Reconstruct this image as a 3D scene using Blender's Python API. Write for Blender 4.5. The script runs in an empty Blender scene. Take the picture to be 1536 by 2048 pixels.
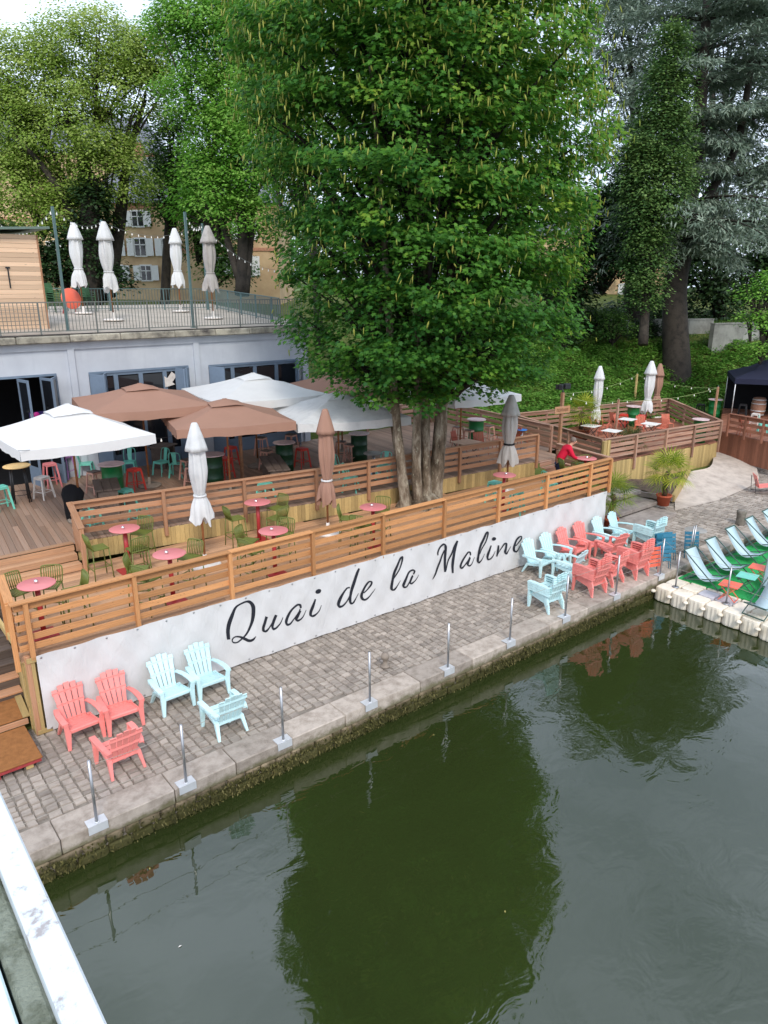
import bpy, bmesh, math, random
import numpy as np
from mathutils import Vector, Matrix
random.seed(7)
rng = np.random.default_rng(11)
R = math.radians
scene = bpy.context.scene
COL = scene.collection

# ---------------------------------------------------------------- camera
CAM_H, FOC, HOR, VPX = 8.0, 1450.0, 570.0, 2640.0      # metres / photograph pixels
PITCH = math.atan((1024 - HOR) / FOC)
HEAD = math.atan((VPX - 768) / FOC * math.cos(PITCH))
_f = Vector((math.cos(HEAD), math.sin(HEAD), 0))
C_R = Vector((math.sin(HEAD), -math.cos(HEAD), 0))
C_F = _f * math.cos(PITCH) - Vector((0, 0, 1)) * math.sin(PITCH)
C_U = _f * math.sin(PITCH) + Vector((0, 0, 1)) * math.cos(PITCH)
C_O = Vector((0, 0, CAM_H))
cam_d = bpy.data.cameras.new('camera')
cam = bpy.data.objects.new('camera', cam_d)
COL.objects.link(cam)
cam_d.sensor_fit = 'VERTICAL'
cam_d.sensor_height = 36.0
cam_d.lens = 36.0 * FOC / 2048
cam_d.clip_start, cam_d.clip_end = 0.05, 2000
cam.matrix_world = Matrix(((C_R.x, C_U.x, -C_F.x, 0), (C_R.y, C_U.y, -C_F.y, 0), (C_R.z, C_U.z, -C_F.z, CAM_H), (0, 0, 0, 1)))
scene.camera = cam

# ---------------------------------------------------------------- sky, sun, exposure
SUN_EL, SUN_AZ = R(42), R(243)      # direction the light comes from (azimuth from +X, counter-clockwise)
world = bpy.data.worlds.new('World')
scene.world = world
world.use_nodes = True
wn, wl = world.node_tree.nodes, world.node_tree.links
wn.clear()
w_out = wn.new('ShaderNodeOutputWorld')
w_bg = wn.new('ShaderNodeBackground')
w_sky = wn.new('ShaderNodeTexSky')
w_sky.sky_type = 'NISHITA'
w_sky.sun_disc = False
w_sky.sun_elevation = SUN_EL
w_sky.sun_rotation = math.pi / 2 - SUN_AZ
w_sky.air_density, w_sky.dust_density, w_sky.ozone_density = 1.0, 2.5, 1.0
w_tc = wn.new('ShaderNodeTexCoord')
w_map = wn.new('ShaderNodeMapping')
w_map.inputs['Scale'].default_value = (1, 1, 2.4)
w_noise = wn.new('ShaderNodeTexNoise')
w_noise.inputs['Scale'].default_value = 2.2
w_noise.inputs['Detail'].default_value = 7
w_noise.inputs['Roughness'].default_value = 0.55
w_ramp = wn.new('ShaderNodeValToRGB')
w_ramp.color_ramp.elements[0].position, w_ramp.color_ramp.elements[1].position = 0.34, 0.62
w_ramp.color_ramp.elements[0].color = (0.45, 0.45, 0.45, 1)
w_mix = wn.new('ShaderNodeMix')
w_mix.data_type = 'RGBA'
w_mix.inputs['B'].default_value = (8.7, 9.9, 12.0, 1)      # the thin cloud deck, in the sky's own units
wl.new(w_tc.outputs['Generated'], w_map.inputs['Vector'])
wl.new(w_map.outputs[0], w_noise.inputs['Vector'])
wl.new(w_noise.outputs['Fac'], w_ramp.inputs['Fac'])
wl.new(w_ramp.outputs['Color'], w_mix.inputs['Factor'])
wl.new(w_sky.outputs[0], w_mix.inputs['A'])
wl.new(w_mix.outputs['Result'], w_bg.inputs['Color'])
w_bg.inputs['Strength'].default_value = 0.125
wl.new(w_bg.outputs[0], w_out.inputs['Surface'])

sun_d = bpy.data.lights.new('sun', 'SUN')
sun_d.energy, sun_d.angle, sun_d.color = 1.5, R(12), (1.0, 0.95, 0.87)
sun = bpy.data.objects.new('sun', sun_d)
COL.objects.link(sun)
_sd = Vector((math.cos(SUN_EL) * math.cos(SUN_AZ), math.cos(SUN_EL) * math.sin(SUN_AZ), math.sin(SUN_EL)))
sun.rotation_euler = _sd.to_track_quat('Z', 'Y').to_euler()
sun.location = (0, -10, 40)

scene.view_settings.view_transform = 'Standard'
scene.view_settings.look = 'None'
scene.view_settings.exposure = 0.42
scene.view_settings.gamma = 1.0
scene.view_settings.use_curve_mapping = False
scene.render.engine = 'CYCLES'
scene.cycles.use_denoising = True
scene.cycles.max_bounces = 6
scene.cycles.transparent_max_bounces = 6
scene.cycles.caustics_reflective = scene.cycles.caustics_refractive = False

# ---------------------------------------------------------------- helpers
def ray(px, py):
    return C_F + C_R * ((px - 768) / FOC) - C_U * ((py - 1024) / FOC)
def at(px, py, z=0.0):                    # point of the horizontal plane z that the photograph shows at (px, py)
    d = ray(px, py)
    return C_O + d * ((z - CAM_H) / d.z)
def at_depth(px, py, t):
    return C_O + ray(px, py) * t

def link(o, parent=None):
    COL.objects.link(o)
    if parent is not None:
        o.parent = parent
    return o
ROOT = {}
def tag(o, label=None, cat=None, group=None, kind=None):
    if label: o['label'] = label
    if cat: o['category'] = cat
    if group: o['group'] = group
    if kind: o['kind'] = kind
    return o
def thing(name, label, cat, loc=(0, 0, 0), rz=0.0, group=None):
    o = bpy.data.objects.new(name, None)
    o.empty_display_size = 0.1
    COL.objects.link(o)
    o.location = loc
    o.rotation_euler = (0, 0, rz)
    ROOT[o.name] = Matrix.Translation(Vector(loc)) @ Matrix.Rotation(rz, 4, 'Z')
    return tag(o, label, cat, group)
def copy_tree(o, loc=None, rz=None, label=None, group=None, parent=None):
    c = o.copy()
    COL.objects.link(c)
    c.parent = parent
    if loc is not None: c.location = loc
    if rz is not None: c.rotation_euler = (0, 0, rz)
    if label: c['label'] = label
    if group: c['group'] = group
    for ch in KIDS.get(o.name, []):
        d = ch.copy(); COL.objects.link(d); d.parent = c
        for g in KIDS.get(ch.name, []):
            e = g.copy(); COL.objects.link(e); e.parent = d
    return c
KIDS = {}
def add_kid(p, o):
    if p is not None:
        o.parent = p
        KIDS.setdefault(p.name, []).append(o)

class MB:
    def __init__(s): s.v = []; s.f = []; s.sm = []
    def add(s, vs, fs, smooth=False):
        n = len(s.v)
        s.v += [tuple(v) for v in vs]
        s.f += [tuple(i + n for i in f) for f in fs]
        s.sm += [smooth] * len(fs)
        return s
    def box(s, c, d, rz=0.0, rx=0.0, ry=0.0, ch=0.0):
        c = Vector(c); hx, hy, hz = d[0] / 2, d[1] / 2, d[2] / 2
        m = Matrix.Rotation(rz, 3, 'Z') @ Matrix.Rotation(ry, 3, 'Y') @ Matrix.Rotation(rx, 3, 'X')
        if ch <= 0:
            vs = [m @ Vector((x, y, z)) + c for x in (-hx, hx) for y in (-hy, hy) for z in (-hz, hz)]
            return s.add(vs, [(0, 1, 3, 2), (4, 6, 7, 5), (0, 4, 5, 1), (2, 3, 7, 6), (0, 2, 6, 4), (1, 5, 7, 3)])
        v0, f0 = cham(ch / d[0], ch / d[1], ch / d[2])
        return s.add([m @ Vector((x * d[0], y * d[1], z * d[2])) + c for x, y, z in v0], f0)
    def beam(s, a, b, w, t, up=(0, 0, 1)):
        a, b = Vector(a), Vector(b)
        d = (b - a); L = d.length; d.normalize()
        up = Vector(up)
        sd = d.cross(up)
        if sd.length < 1e-4: sd = d.cross(Vector((1, 0, 0)))
        sd.normalize(); u = sd.cross(d)
        vs = [p + sd * (x * w / 2) + u * (z * t / 2) for p in (a, b) for x in (-1, 1) for z in (-1, 1)]
        return s.add(vs, [(0, 1, 3, 2), (4, 6, 7, 5), (0, 4, 5, 1), (2, 3, 7, 6), (0, 2, 6, 4), (1, 5, 7, 3)])
    def tube(s, pts, r, n=8, caps=True, smooth=True):
        pts = [Vector(p) for p in pts]
        rs = r if isinstance(r, (list, tuple)) else [r] * len(pts)
        vs, fs = [], []
        pu = None
        for i, p in enumerate(pts):
            d = (pts[min(i + 1, len(pts) - 1)] - pts[max(i - 1, 0)])
            if d.length < 1e-6: d = Vector((0, 0, 1))
            d.normalize()
            if pu is None:
                ref = Vector((0, 0, 1)) if abs(d.z) < 0.9 else Vector((1, 0, 0))
                pu = d.cross(ref).normalized()
            u = (pu - d * pu.dot(d))
            u = u.normalized() if u.length > 1e-5 else d.orthogonal().normalized()
            pu = u; w = d.cross(u)
            for k in range(n):
                a = 2 * math.pi * k / n
                vs.append(p + (u * math.cos(a) + w * math.sin(a)) * rs[i])
        for i in range(len(pts) - 1):
            for k in range(n):
                k2 = (k + 1) % n
                fs.append((i * n + k, i * n + k2, (i + 1) * n + k2, (i + 1) * n + k))
        s.add(vs, fs, smooth)
        if caps:
            m = len(s.v)
            s.f.append(tuple(range(m - len(vs), m - len(vs) + n))[::-1]); s.sm.append(False)
            s.f.append(tuple(range(m - n, m))); s.sm.append(False)
        return s
    def lathe(s, prof, n=16, c=(0, 0, 0), smooth=True, wob=None):
        c = Vector(c); vs, fs = [], []
        for i, (r, z) in enumerate(prof):
            for k in range(n):
                a = 2 * math.pi * k / n
                rr = r * (wob(a, z) if wob else 1)
                vs.append(c + Vector((rr * math.cos(a), rr * math.sin(a), z)))
        for i in range(len(prof) - 1):
            for k in range(n):
                k2 = (k + 1) % n
                fs.append((i * n + k, i * n + k2, (i + 1) * n + k2, (i + 1) * n + k))
        s.add(vs, fs, smooth)
        m = len(s.v)
        if prof[0][0] > 1e-4: s.f.append(tuple(range(m - len(vs), m - len(vs) + n))[::-1]); s.sm.append(False)
        if prof[-1][0] > 1e-4: s.f.append(tuple(range(m - n, m))); s.sm.append(False)
        return s
    def mesh(s, name, mat):
        me = bpy.data.meshes.new(name)
        me.from_pydata(s.v, [], s.f)
        me.polygons.foreach_set('use_smooth', s.sm)
        if mat is not None: me.materials.append(mat)
        me.update()
        return me
    def build(s, name, mat, parent=None):
        o = bpy.data.objects.new(name, s.mesh(name, mat))
        COL.objects.link(o)
        add_kid(parent, o)
        return o

def cham(cx, cy, cz):
    """unit cube with cut edges"""
    vs, idx = [], {}
    for sx in (-1, 1):
        for sy in (-1, 1):
            for sz in (-1, 1):
                for ax in range(3):
                    p = [sx * .5, sy * .5, sz * .5]
                    cc = (cx, cy, cz)
                    for k in range(3):
                        if k != ax: p[k] -= (sx, sy, sz)[k] * min(cc[k], .45)
                    idx[(sx, sy, sz, ax)] = len(vs); vs.append(tuple(p))
    fs = []
    for ax in range(3):
        b, c = [(1, 2), (2, 0), (0, 1)][ax]
        for s_ in (-1, 1):
            q = []
            for (u, v) in ((-1, -1), (1, -1), (1, 1), (-1, 1)):
                t = [0, 0, 0]; t[ax] = s_; t[b] = u; t[c] = v
                q.append(idx[(t[0], t[1], t[2], ax)])
            fs.append(tuple(q if s_ > 0 else q[::-1]))
    for ax in range(3):
        b, c = [(1, 2), (2, 0), (0, 1)][ax]
        for u in (-1, 1):
            for v in (-1, 1):
                q = []
                for s_, fa in ((-1, b), (1, b), (1, c), (-1, c)):
                    t = [0, 0, 0]; t[ax] = s_; t[b] = u; t[c] = v
                    q.append(idx[(t[0], t[1], t[2], fa)])
                fs.append(tuple(q if u * v < 0 else q[::-1]))
    for sx in (-1, 1):
        for sy in (-1, 1):
            for sz in (-1, 1):
                q = [idx[(sx, sy, sz, k)] for k in range(3)]
                fs.append(tuple(q if sx * sy * sz > 0 else q[::-1]))
    return vs, fs

_UB = {}
def unit_board(mat):
    if mat.name not in _UB:
        v, f = cham(0.004, 0.05, 0.09)
        _UB[mat.name] = MB().add(v, f).mesh('board', mat)
    return _UB[mat.name]
def board(name, parent, a, b, w, t, mat, up=(0, 0, 1)):
    """one plank of its own from a to b (world), w across, t thick along 'up'"""
    a, b, up = Vector(a), Vector(b), Vector(up)
    d = b - a; L = d.length; d.normalize()
    sd = up.cross(d)
    if sd.length < 1e-4: sd = Vector((1, 0, 0)).cross(d)
    sd.normalize(); u = d.cross(sd)
    c = (a + b) / 2
    m = Matrix(((d.x * L, sd.x * w, u.x * t, c.x), (d.y * L, sd.y * w, u.y * t, c.y), (d.z * L, sd.z * w, u.z * t, c.z), (0, 0, 0, 1)))
    o = bpy.data.objects.new(name, unit_board(mat))
    COL.objects.link(o)
    if parent is not None:
        add_kid(parent, o)
        m = ROOT.get(parent.name, Matrix.Identity(4)).inverted() @ m
    o.matrix_basis = m
    return o

def np_mesh(name, verts, faces_idx, nper, mat, rnd=None, smooth=False):
    """fast mesh: faces_idx flat, nper vertices a face"""
    me = bpy.data.meshes.new(name)
    nv, nf = len(verts), len(faces_idx) // nper
    me.vertices.add(nv)
    me.vertices.foreach_set('co', np.ascontiguousarray(verts, np.float32).ravel())
    me.loops.add(nf * nper)
    me.loops.foreach_set('vertex_index', np.ascontiguousarray(faces_idx, np.int32).ravel())
    me.polygons.add(nf)
    me.polygons.foreach_set('loop_start', np.arange(nf, dtype=np.int32) * nper)
    if smooth: me.polygons.foreach_set('use_smooth', np.ones(nf, bool))
    if rnd is not None:
        at_ = me.attributes.new('rnd', 'FLOAT', 'POINT')
        at_.data.foreach_set('value', np.ascontiguousarray(rnd, np.float32))
    me.materials.append(mat)
    me.update(calc_edges=True)
    return me
def np_obj(name, me, parent=None):
    o = bpy.data.objects.new(name, me)
    COL.objects.link(o)
    add_kid(parent, o)
    return o

# ---------------------------------------------------------------- materials
def srgb(r, g, b):
    f = lambda c: (c / 255 / 12.92) if c <= 10 else ((c / 255 + .055) / 1.055) ** 2.4
    return (f(r), f(g), f(b))
class N:
    def __init__(s, name):
        s.m = bpy.data.materials.new(name); s.m.use_nodes = True
        s.t = s.m.node_tree; s.n = s.t.nodes; s.l = s.t.links
        s.p = s.n['Principled BSDF']; s.out = s.n['Material Output']
    def new(s, t, **kw):
        n = s.n.new(t)
        for k, v in kw.items(): setattr(n, k, v)
        return n
    def lk(s, a, b): s.l.new(a, b)
    def coords(s, scale=(1, 1, 1), kind='Object', rand=True):
        tc = s.new('ShaderNodeTexCoord'); mp = s.new('ShaderNodeMapping')
        mp.inputs['Scale'].default_value = scale
        s.lk(tc.outputs[kind], mp.inputs['Vector'])
        if rand:
            oi = s.new('ShaderNodeObjectInfo'); mu = s.new('ShaderNodeMath', operation='MULTIPLY')
            mu.inputs[1].default_value = 37.0
            s.lk(oi.outputs['Random'], mu.inputs[0]); s.lk(mu.outputs[0], mp.inputs['Location'])
            s.oi = oi
        return mp.outputs[0]
    def noise(s, vec, scale, detail=4, rough=.55, dist=0):
        n = s.new('ShaderNodeTexNoise')
        n.inputs['Scale'].default_value = scale; n.inputs['Detail'].default_value = detail
        n.inputs['Roughness'].default_value = rough; n.inputs['Distortion'].default_value = dist
        s.lk(vec, n.inputs['Vector'])
        return n.outputs['Fac']
    def ramp(s, fac, stops):
        r = s.new('ShaderNodeValToRGB'); e = r.color_ramp.elements
        while len(e) < len(stops): e.new(0.5)
        for k, (p, c) in enumerate(stops):
            e[k].position = p; e[k].color = (c[0], c[1], c[2], 1) if isinstance(c, (tuple, list)) else (c, c, c, 1)
        s.lk(fac, r.inputs['Fac'])
        return r.outputs['Color']
    def mix(s, fac, a, b, mode='MIX'):
        m = s.new('ShaderNodeMix', data_type='RGBA', blend_type=mode)
        for sock, v in (('Factor', fac), ('A', a), ('B', b)):
            if hasattr(v, 'links'): s.lk(v, m.inputs[sock])
            elif sock == 'Factor': m.inputs[sock].default_value = v
            else: m.inputs[sock].default_value = (v[0], v[1], v[2], 1)
        return m.outputs['Result']
    def bump(s, h, strength=.3, dist=.01):
        b = s.new('ShaderNodeBump'); b.inputs['Strength'].default_value = strength; b.inputs['Distance'].default_value = dist
        s.lk(h, b.inputs['Height']); s.lk(b.outputs[0], s.p.inputs['Normal'])
    def hsv(s, col, h=None, v=None):
        n = s.new('ShaderNodeHueSaturation')
        s.lk(col, n.inputs['Color'])
        if v is not None: s.lk(v, n.inputs['Value'])
        return n.outputs[0]
    def base(s, c, rough=.6, spec=.4, metal=0):
        if hasattr(c, 'links'): s.lk(c, s.p.inputs['Base Color'])
        else: s.p.inputs['Base Color'].default_value = (c[0], c[1], c[2], 1)
        s.p.inputs['Roughness'].default_value = rough
        s.p.inputs['Specular IOR Level'].default_value = spec
        s.p.inputs['Metallic'].default_value = metal
        return s.m
    def rv(s, lo, hi):
        """a value per object between lo and hi"""
        m = s.new('ShaderNodeMapRange')
        if not hasattr(s, 'oi'): s.oi = s.new('ShaderNodeObjectInfo')
        m.inputs['To Min'].default_value = lo; m.inputs['To Max'].default_value = hi
        s.lk(s.oi.outputs['Random'], m.inputs['Value'])
        return m.outputs[0]
def mul(c, k): return tuple(min(1, x * k) for x in c)

def m_plain(name, c, rough=.5, spec=.4, var=.12, scale=5, bump=0.0, metal=0, dirt=None, pv=0):
    n = N(name); v = n.coords()
    f = n.noise(v, scale, 5, .6)
    col = n.ramp(f, [(.3, mul(c, 1 - var)), (.7, mul(c, 1 + var))])
    if dirt:
        g = n.noise(v, scale * .35, 6, .7)
        col = n.mix(n.ramp(g, [(.5, 0), (.72, .6)]), col, dirt)
    if pv: col = n.hsv(col, v=n.rv(1 - pv, 1 + pv * .4))
    n.base(col, rough, spec, metal)
    if bump: n.bump(n.noise(v, scale * 6, 4), bump, .01)
    return n.m
def m_wood(name, c, dark=.62, rough=.62, grey=None, gfac=.5):
    n = N(name); v = n.coords((2.2, 7, 5))
    g = n.noise(v, 1.6, 6, .62, 1.2)
    col = n.ramp(g, [(.3, mul(c, dark)), (.48, mul(c, .95)), (.72, mul(c, 1.22))])
    vk = n.coords((9, 1.1, 1.1))
    kn = n.new('ShaderNodeTexVoronoi'); kn.inputs['Scale'].default_value = 1.3
    n.lk(vk, kn.inputs['Vector'])
    col = n.mix(n.ramp(kn.outputs['Distance'], [(.05, .75), (.13, 0)]), col, mul(c, .35))
    if grey is not None:
        g2 = n.noise(n.coords((1.1, 2.5, 2)), 1.3, 5, .6)
        col = n.mix(n.ramp(g2, [(.4, 0), (.65, gfac)]), col, grey)
    col = n.hsv(col, v=n.rv(.72, 1.22))
    n.base(col, rough, .25)
    n.bump(g, .25, .006)
    return n.m
W_FRONT = m_wood('wood_new_orange', srgb(196, 140, 92))
W_UPPER = m_wood('wood_upper_rail', srgb(172, 124, 90), grey=srgb(170, 140, 118), gfac=.5)
W_YELLOW = m_wood('wood_treated_yellow', srgb(184, 158, 106), dark=.75)
W_DECK = m_wood('wood_deck_boards', srgb(190, 146, 110), grey=srgb(160, 132, 112), gfac=.35)
W_OLDDECK = m_wood('wood_weathered_deck', srgb(150, 120, 100), dark=.75, grey=srgb(150, 132, 118), gfac=.6)
W_RED = m_wood('wood_terrace_redbrown', srgb(156, 114, 92), grey=srgb(186, 162, 146), gfac=.6)
W_REDDECK = m_wood('wood_far_deck', srgb(142, 94, 74), dark=.7)
W_PINE = m_wood('wood_shed_pine', srgb(222, 190, 160), dark=.92)
W_DARK = m_wood('wood_old_dark', srgb(92, 78, 70), dark=.6, grey=srgb(120, 108, 98), gfac=.4)
W_POLE = m_wood('wood_pole', srgb(150, 96, 58))
CORAL = m_plain('plastic_coral', srgb(238, 140, 132), .45, .4, .06, 4, dirt=srgb(206, 128, 118), pv=.12)
AQUA = m_plain('plastic_pale_blue', srgb(200, 232, 234), .45, .4, .05, 4, dirt=srgb(166, 196, 196), pv=.1)
OLIVE = m_plain('metal_olive', srgb(104, 112, 50), .45, .4, .08)
PINKT = m_plain('metal_dusty_pink', srgb(210, 124, 124), .38, .5, .05)
PINKP = m_plain('metal_red_pedestal', srgb(170, 50, 52), .42, .5, .08)
TEAL = m_plain('metal_mint', srgb(112, 196, 176), .4, .5, .08)
REDM = m_plain('metal_red', srgb(206, 62, 50), .4, .5, .1)
WHITEM = m_plain('metal_white', srgb(216, 208, 200), .42, .5, .08, dirt=srgb(150, 130, 115))
BLUSH = m_plain('metal_blush', srgb(206, 156, 138), .45, .5, .08)
VIOLET = m_plain('metal_violet', srgb(176, 120, 186), .45, .5, .05)
BLACKM = m_plain('metal_black', (.012, .012, .014), .45, .5, .2)
STEEL = m_plain('steel', (.42, .42, .43), .32, .5, .1, metal=.85)
GALV = m_plain('galvanised_plate', (.62, .63, .64), .5, .5, .08, metal=.35)
ORANGEM = m_plain('metal_orange', srgb(226, 104, 80), .45, .45, .07)
BARREL = m_plain('barrel_green', srgb(18, 104, 52), .4, .5, .12)
BARRELD = m_plain('barrel_dark_green', srgb(14, 60, 34), .45, .5, .15)
WHITEF = None
def m_cloth(name, c, dirt=None, rough=.85, trans=.25):
    n = N(name); v = n.coords(rand=True)
    f = n.noise(v, 2.2, 6, .6)
    col = n.ramp(f, [(.3, mul(c, .93)), (.7, c)])
    if dirt: col = n.mix(n.ramp(n.noise(v, 3.5, 7, .7), [(.48, 0), (.75, .5)]), col, dirt)
    n.base(col, rough, .15)
    n.bump(n.noise(v, 60, 2), .12, .003)
    if trans:
        t = n.new('ShaderNodeBsdfTranslucent'); n.lk(col, t.inputs['Color'])
        mx = n.new('ShaderNodeMixShader'); mx.inputs[0].default_value = trans
        n.lk(n.p.outputs[0], mx.inputs[1]); n.lk(t.outputs[0], mx.inputs[2]); n.lk(mx.outputs[0], n.out.inputs['Surface'])
    return n.m
WHITEF = m_cloth('canvas_white', (.84, .84, .83))
WHITEF2 = m_cloth('canvas_white_worn', (.80, .80, .79), dirt=(.5, .5, .5))
GREYF = m_cloth('canvas_grey', srgb(196, 190, 184), dirt=srgb(140, 136, 132))
BROWNF = m_cloth('canvas_dusty_brown', srgb(168, 130, 112), trans=.12)
SLING = m_cloth('sling_pale_blue', srgb(196, 216, 222), trans=.15)
NAVYF = m_cloth('canvas_navy', srgb(42, 44, 62), trans=0)
BLACKF = m_cloth('cloth_black', (.012, .012, .014), trans=0)

def m_stone(name, c, c2, rough=.85, scale=3, bump=.5, moss=None, mossz=None):
    n = N(name); v = n.coords(kind='Object')
    f = n.noise(v, scale, 7, .65)
    col = n.ramp(f, [(.28, c2), (.55, c), (.8, mul(c, 1.2))])
    col = n.hsv(col, v=n.rv(.78, 1.2))
    if moss:
        g = n.new('ShaderNodeNewGeometry'); sp = n.new('ShaderNodeSeparateXYZ'); n.lk(g.outputs['Position'], sp.inputs[0])
        mr = n.new('ShaderNodeMapRange'); mr.inputs['From Min'].default_value = mossz[0]; mr.inputs['From Max'].default_value = mossz[1]
        mr.inputs['To Min'].default_value = 1; mr.inputs['To Max'].default_value = 0
        n.lk(sp.outputs['Z'], mr.inputs['Value'])
        gv = n.noise(g.outputs['Position'], 3.2, 6, .7)
        ad = n.new('ShaderNodeMath', operation='ADD'); n.lk(mr.outputs[0], ad.inputs[0]); n.lk(gv, ad.inputs[1])
        col = n.mix(n.ramp(ad.outputs[0], [(.72, 0), (.98, .85)]), col, moss)
    n.base(col, rough, .25)
    n.bump(n.noise(v, scale * 5, 8, .7), bump, .02)
    return n.m
COBBLE = m_stone('cobble_stone', srgb(158, 147, 136), srgb(130, 119, 109), scale=4)
JOINT = m_stone('cobble_joint', srgb(148, 138, 126), srgb(120, 110, 99), scale=6)
KERB = m_stone('kerb_concrete', srgb(172, 160, 148), srgb(136, 124, 112), scale=5, bump=.6, moss=srgb(96, 92, 62), mossz=(-.45, -.05))
WALLST = m_stone('quay_wall_stone', srgb(128, 114, 92), srgb(76, 66, 50), scale=5, bump=.9, moss=srgb(58, 60, 18), mossz=(-.62, -.22))
CONC = m_stone('path_concrete', srgb(206, 192, 178), srgb(176, 162, 150), scale=2.5, bump=.25)
# ---------------------------------------------------------------- the setting: water, quay, ground
WATER_Z = -0.62
n = N('river_water')
g = n.new('ShaderNodeNewGeometry')
mp = n.new('ShaderNodeMapping'); mp.inputs['Scale'].default_value = (1.0, 1.5, 1); mp.inputs['Rotation'].default_value = (0, 0, R(-25))
n.lk(g.outputs['Position'], mp.inputs['Vector'])
big = n.noise(mp.outputs[0], .28, 2, .5, .4)
mid = n.noise(mp.outputs[0], 1.5, 3, .55, .6)
amp = n.ramp(n.noise(mp.outputs[0], .16, 3, .6), [(.38, .25), (.66, 1)])
mm = n.new('ShaderNodeMath', operation='MULTIPLY'); n.lk(mid, mm.inputs[0]); n.lk(amp, mm.inputs[1])
ad = n.new('ShaderNodeMath', operation='MULTIPLY_ADD'); n.lk(big, ad.inputs[0]); ad.inputs[1].default_value = 1.6; n.lk(mm.outputs[0], ad.inputs[2])
n.bump(ad.outputs[0], .085, .16)
n.base((.021, .030, .0075), .03, 1.0)
n.p.inputs['IOR'].default_value = 1.5
WATER = n.m
tag(MB().add([(-60, -160, WATER_Z), (160, -160, WATER_Z), (160, 10.4, WATER_Z), (-60, 10.4, WATER_Z)], [(0, 1, 2, 3)]).build('river_water', WATER), kind='structure', label='dark green river water reflecting tree and sky')

QY0, QY1 = 10.04, 10.60         # coping: outer and inner edge
quay = MB()
quay.add([(-12, QY0 + .06, -2), (60, QY0 + .06, -2), (60, QY0 + .06, -.035), (-12, QY0 + .06, -.035), (-12, 16.5, -.035), (60, 16.5, -.035)],
         [(0, 1, 2, 3), (3, 2, 5, 4)])
quay = tag(quay.build('quay', JOINT), kind='structure', label='cobbled quay beside the river')
# coping blocks
x = -2.0
while x < 42:
    L = random.uniform(1.1, 2.0)
    v, f = cham(.012 / L, .025, .06)
    dz = random.uniform(-.012, .008)
    mb = MB()
    vs = []
    for (a, b, c) in v:
        vs.append((x + (a + .5) * (L - .012), QY0 + (b + .5) * (QY1 - QY0) + (random.uniform(-.012, .012) if b < 0 else 0), -.14 + c * .28 + dz))
    mb.add(vs, f); mb.build('coping_stone', KERB, quay)
    x += L
# wall stones
rows = [(-.28, -.47), (-.47, -.64), (-.64, -.86)]
for ri, (zt, zb) in enumerate(rows):
    x = -1.0
    while x < 19.6:
        L = random.uniform(.2, .5)
        v, f = cham(.1, .2, .14)
        pr = random.uniform(0, .05)
        vs = [(x + .008 + (a + .5) * (L - .016) + random.uniform(-.012, .012), QY0 + .02 - pr * (b < 0) + (b + .5) * .14, (zt + zb) / 2 + c * (zt - zb - .014) + random.uniform(-.012, .012)) for (a, b, c) in v]
        MB().add(vs, f).build('wall_stone', WALLST, quay)
        x += L
# cobbles: rows across the quay
def cobble_verts(cx, cy, lx, ly, z, top, tilt):
    o = []
    for sx in (-1, 1):
        for sy in (-1, 1):
            jx, jy = rng.uniform(-.012, .012, 2)
            o.append((cx + sx * lx / 2 + jx, cy + sy * ly / 2 + jy, z - .06))
            o.append((cx + sx * (lx / 2 - .016) + jx, cy + sy * (ly / 2 - .016) + jy, z + top + sx * tilt[0] + sy * tilt[1]))
    return o
CF = [(0, 4, 5, 1), (4, 6, 7, 5), (6, 2, 3, 7), (2, 0, 1, 3), (1, 5, 7, 3)]
cob = []
def lay(x0, x1, y0, y1, zf, size=(.18, .145)):
    x = x0
    while x < x1:
        w = size[0] * random.uniform(.85, 1.15)
        y = y0 + random.uniform(0, .1) - .05
        while y < y1:
            h = size[1] * random.uniform(.8, 1.3)
            if y > y0 - .03 and y + h < y1 + .05:
                cob.append((x + w / 2, y + h / 2, w * .97, h * .95, zf(x, y)))
            y += h
        x += w
lay(-1.5, 20.0, QY1, 13.4, lambda x, y: -.02)
lay(20.0, 36.0, QY1, 14.6, lambda x, y: -.02 + max(0, min(1, (x - 21) / 12)) * .05, (.26, .21))
vis = [c for c in cob if c[0] > 1.0]
vis.sort(key=lambda c: math.hypot(c[0], c[1]))
near, rest = vis[:300], vis[300:]
for c in near:
    vs = cobble_verts(0, 0, c[2], c[3], 0, random.uniform(.006, .02), (random.uniform(-.006, .006), random.uniform(-.006, .006)))
    o = MB().add(vs, CF).build('cobble', COBBLE, quay); o.location = (c[0], c[1], c[4])
V, F = [], []
for c in rest:
    b = len(V)
    V += cobble_verts(c[0], c[1], c[2], c[3], c[4], random.uniform(.004, .018), (random.uniform(-.006, .006), random.uniform(-.006, .006)))
    F += [tuple(i + b for i in f) for f in CF]
n = N('cobble_field'); g = n.new('ShaderNodeNewGeometry')
vv = n.noise(g.outputs['Position'], 5, 6, .65); iz = g.outputs['Random Per Island']
col = n.ramp(vv, [(.28, srgb(132, 121, 111)), (.55, srgb(159, 148, 137)), (.8, srgb(174, 163, 152))])
mr = n.new('ShaderNodeMapRange'); mr.inputs['To Min'].default_value = .78; mr.inputs['To Max'].default_value = 1.25; n.lk(iz, mr.inputs['Value'])
n.base(n.hsv(col, v=mr.outputs[0]), .85, .25); n.bump(n.noise(g.outputs['Position'], 24, 6), .5, .02)
tag(MB().add(V, F).build('cobbles', n.m, quay), kind='stuff')

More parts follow.
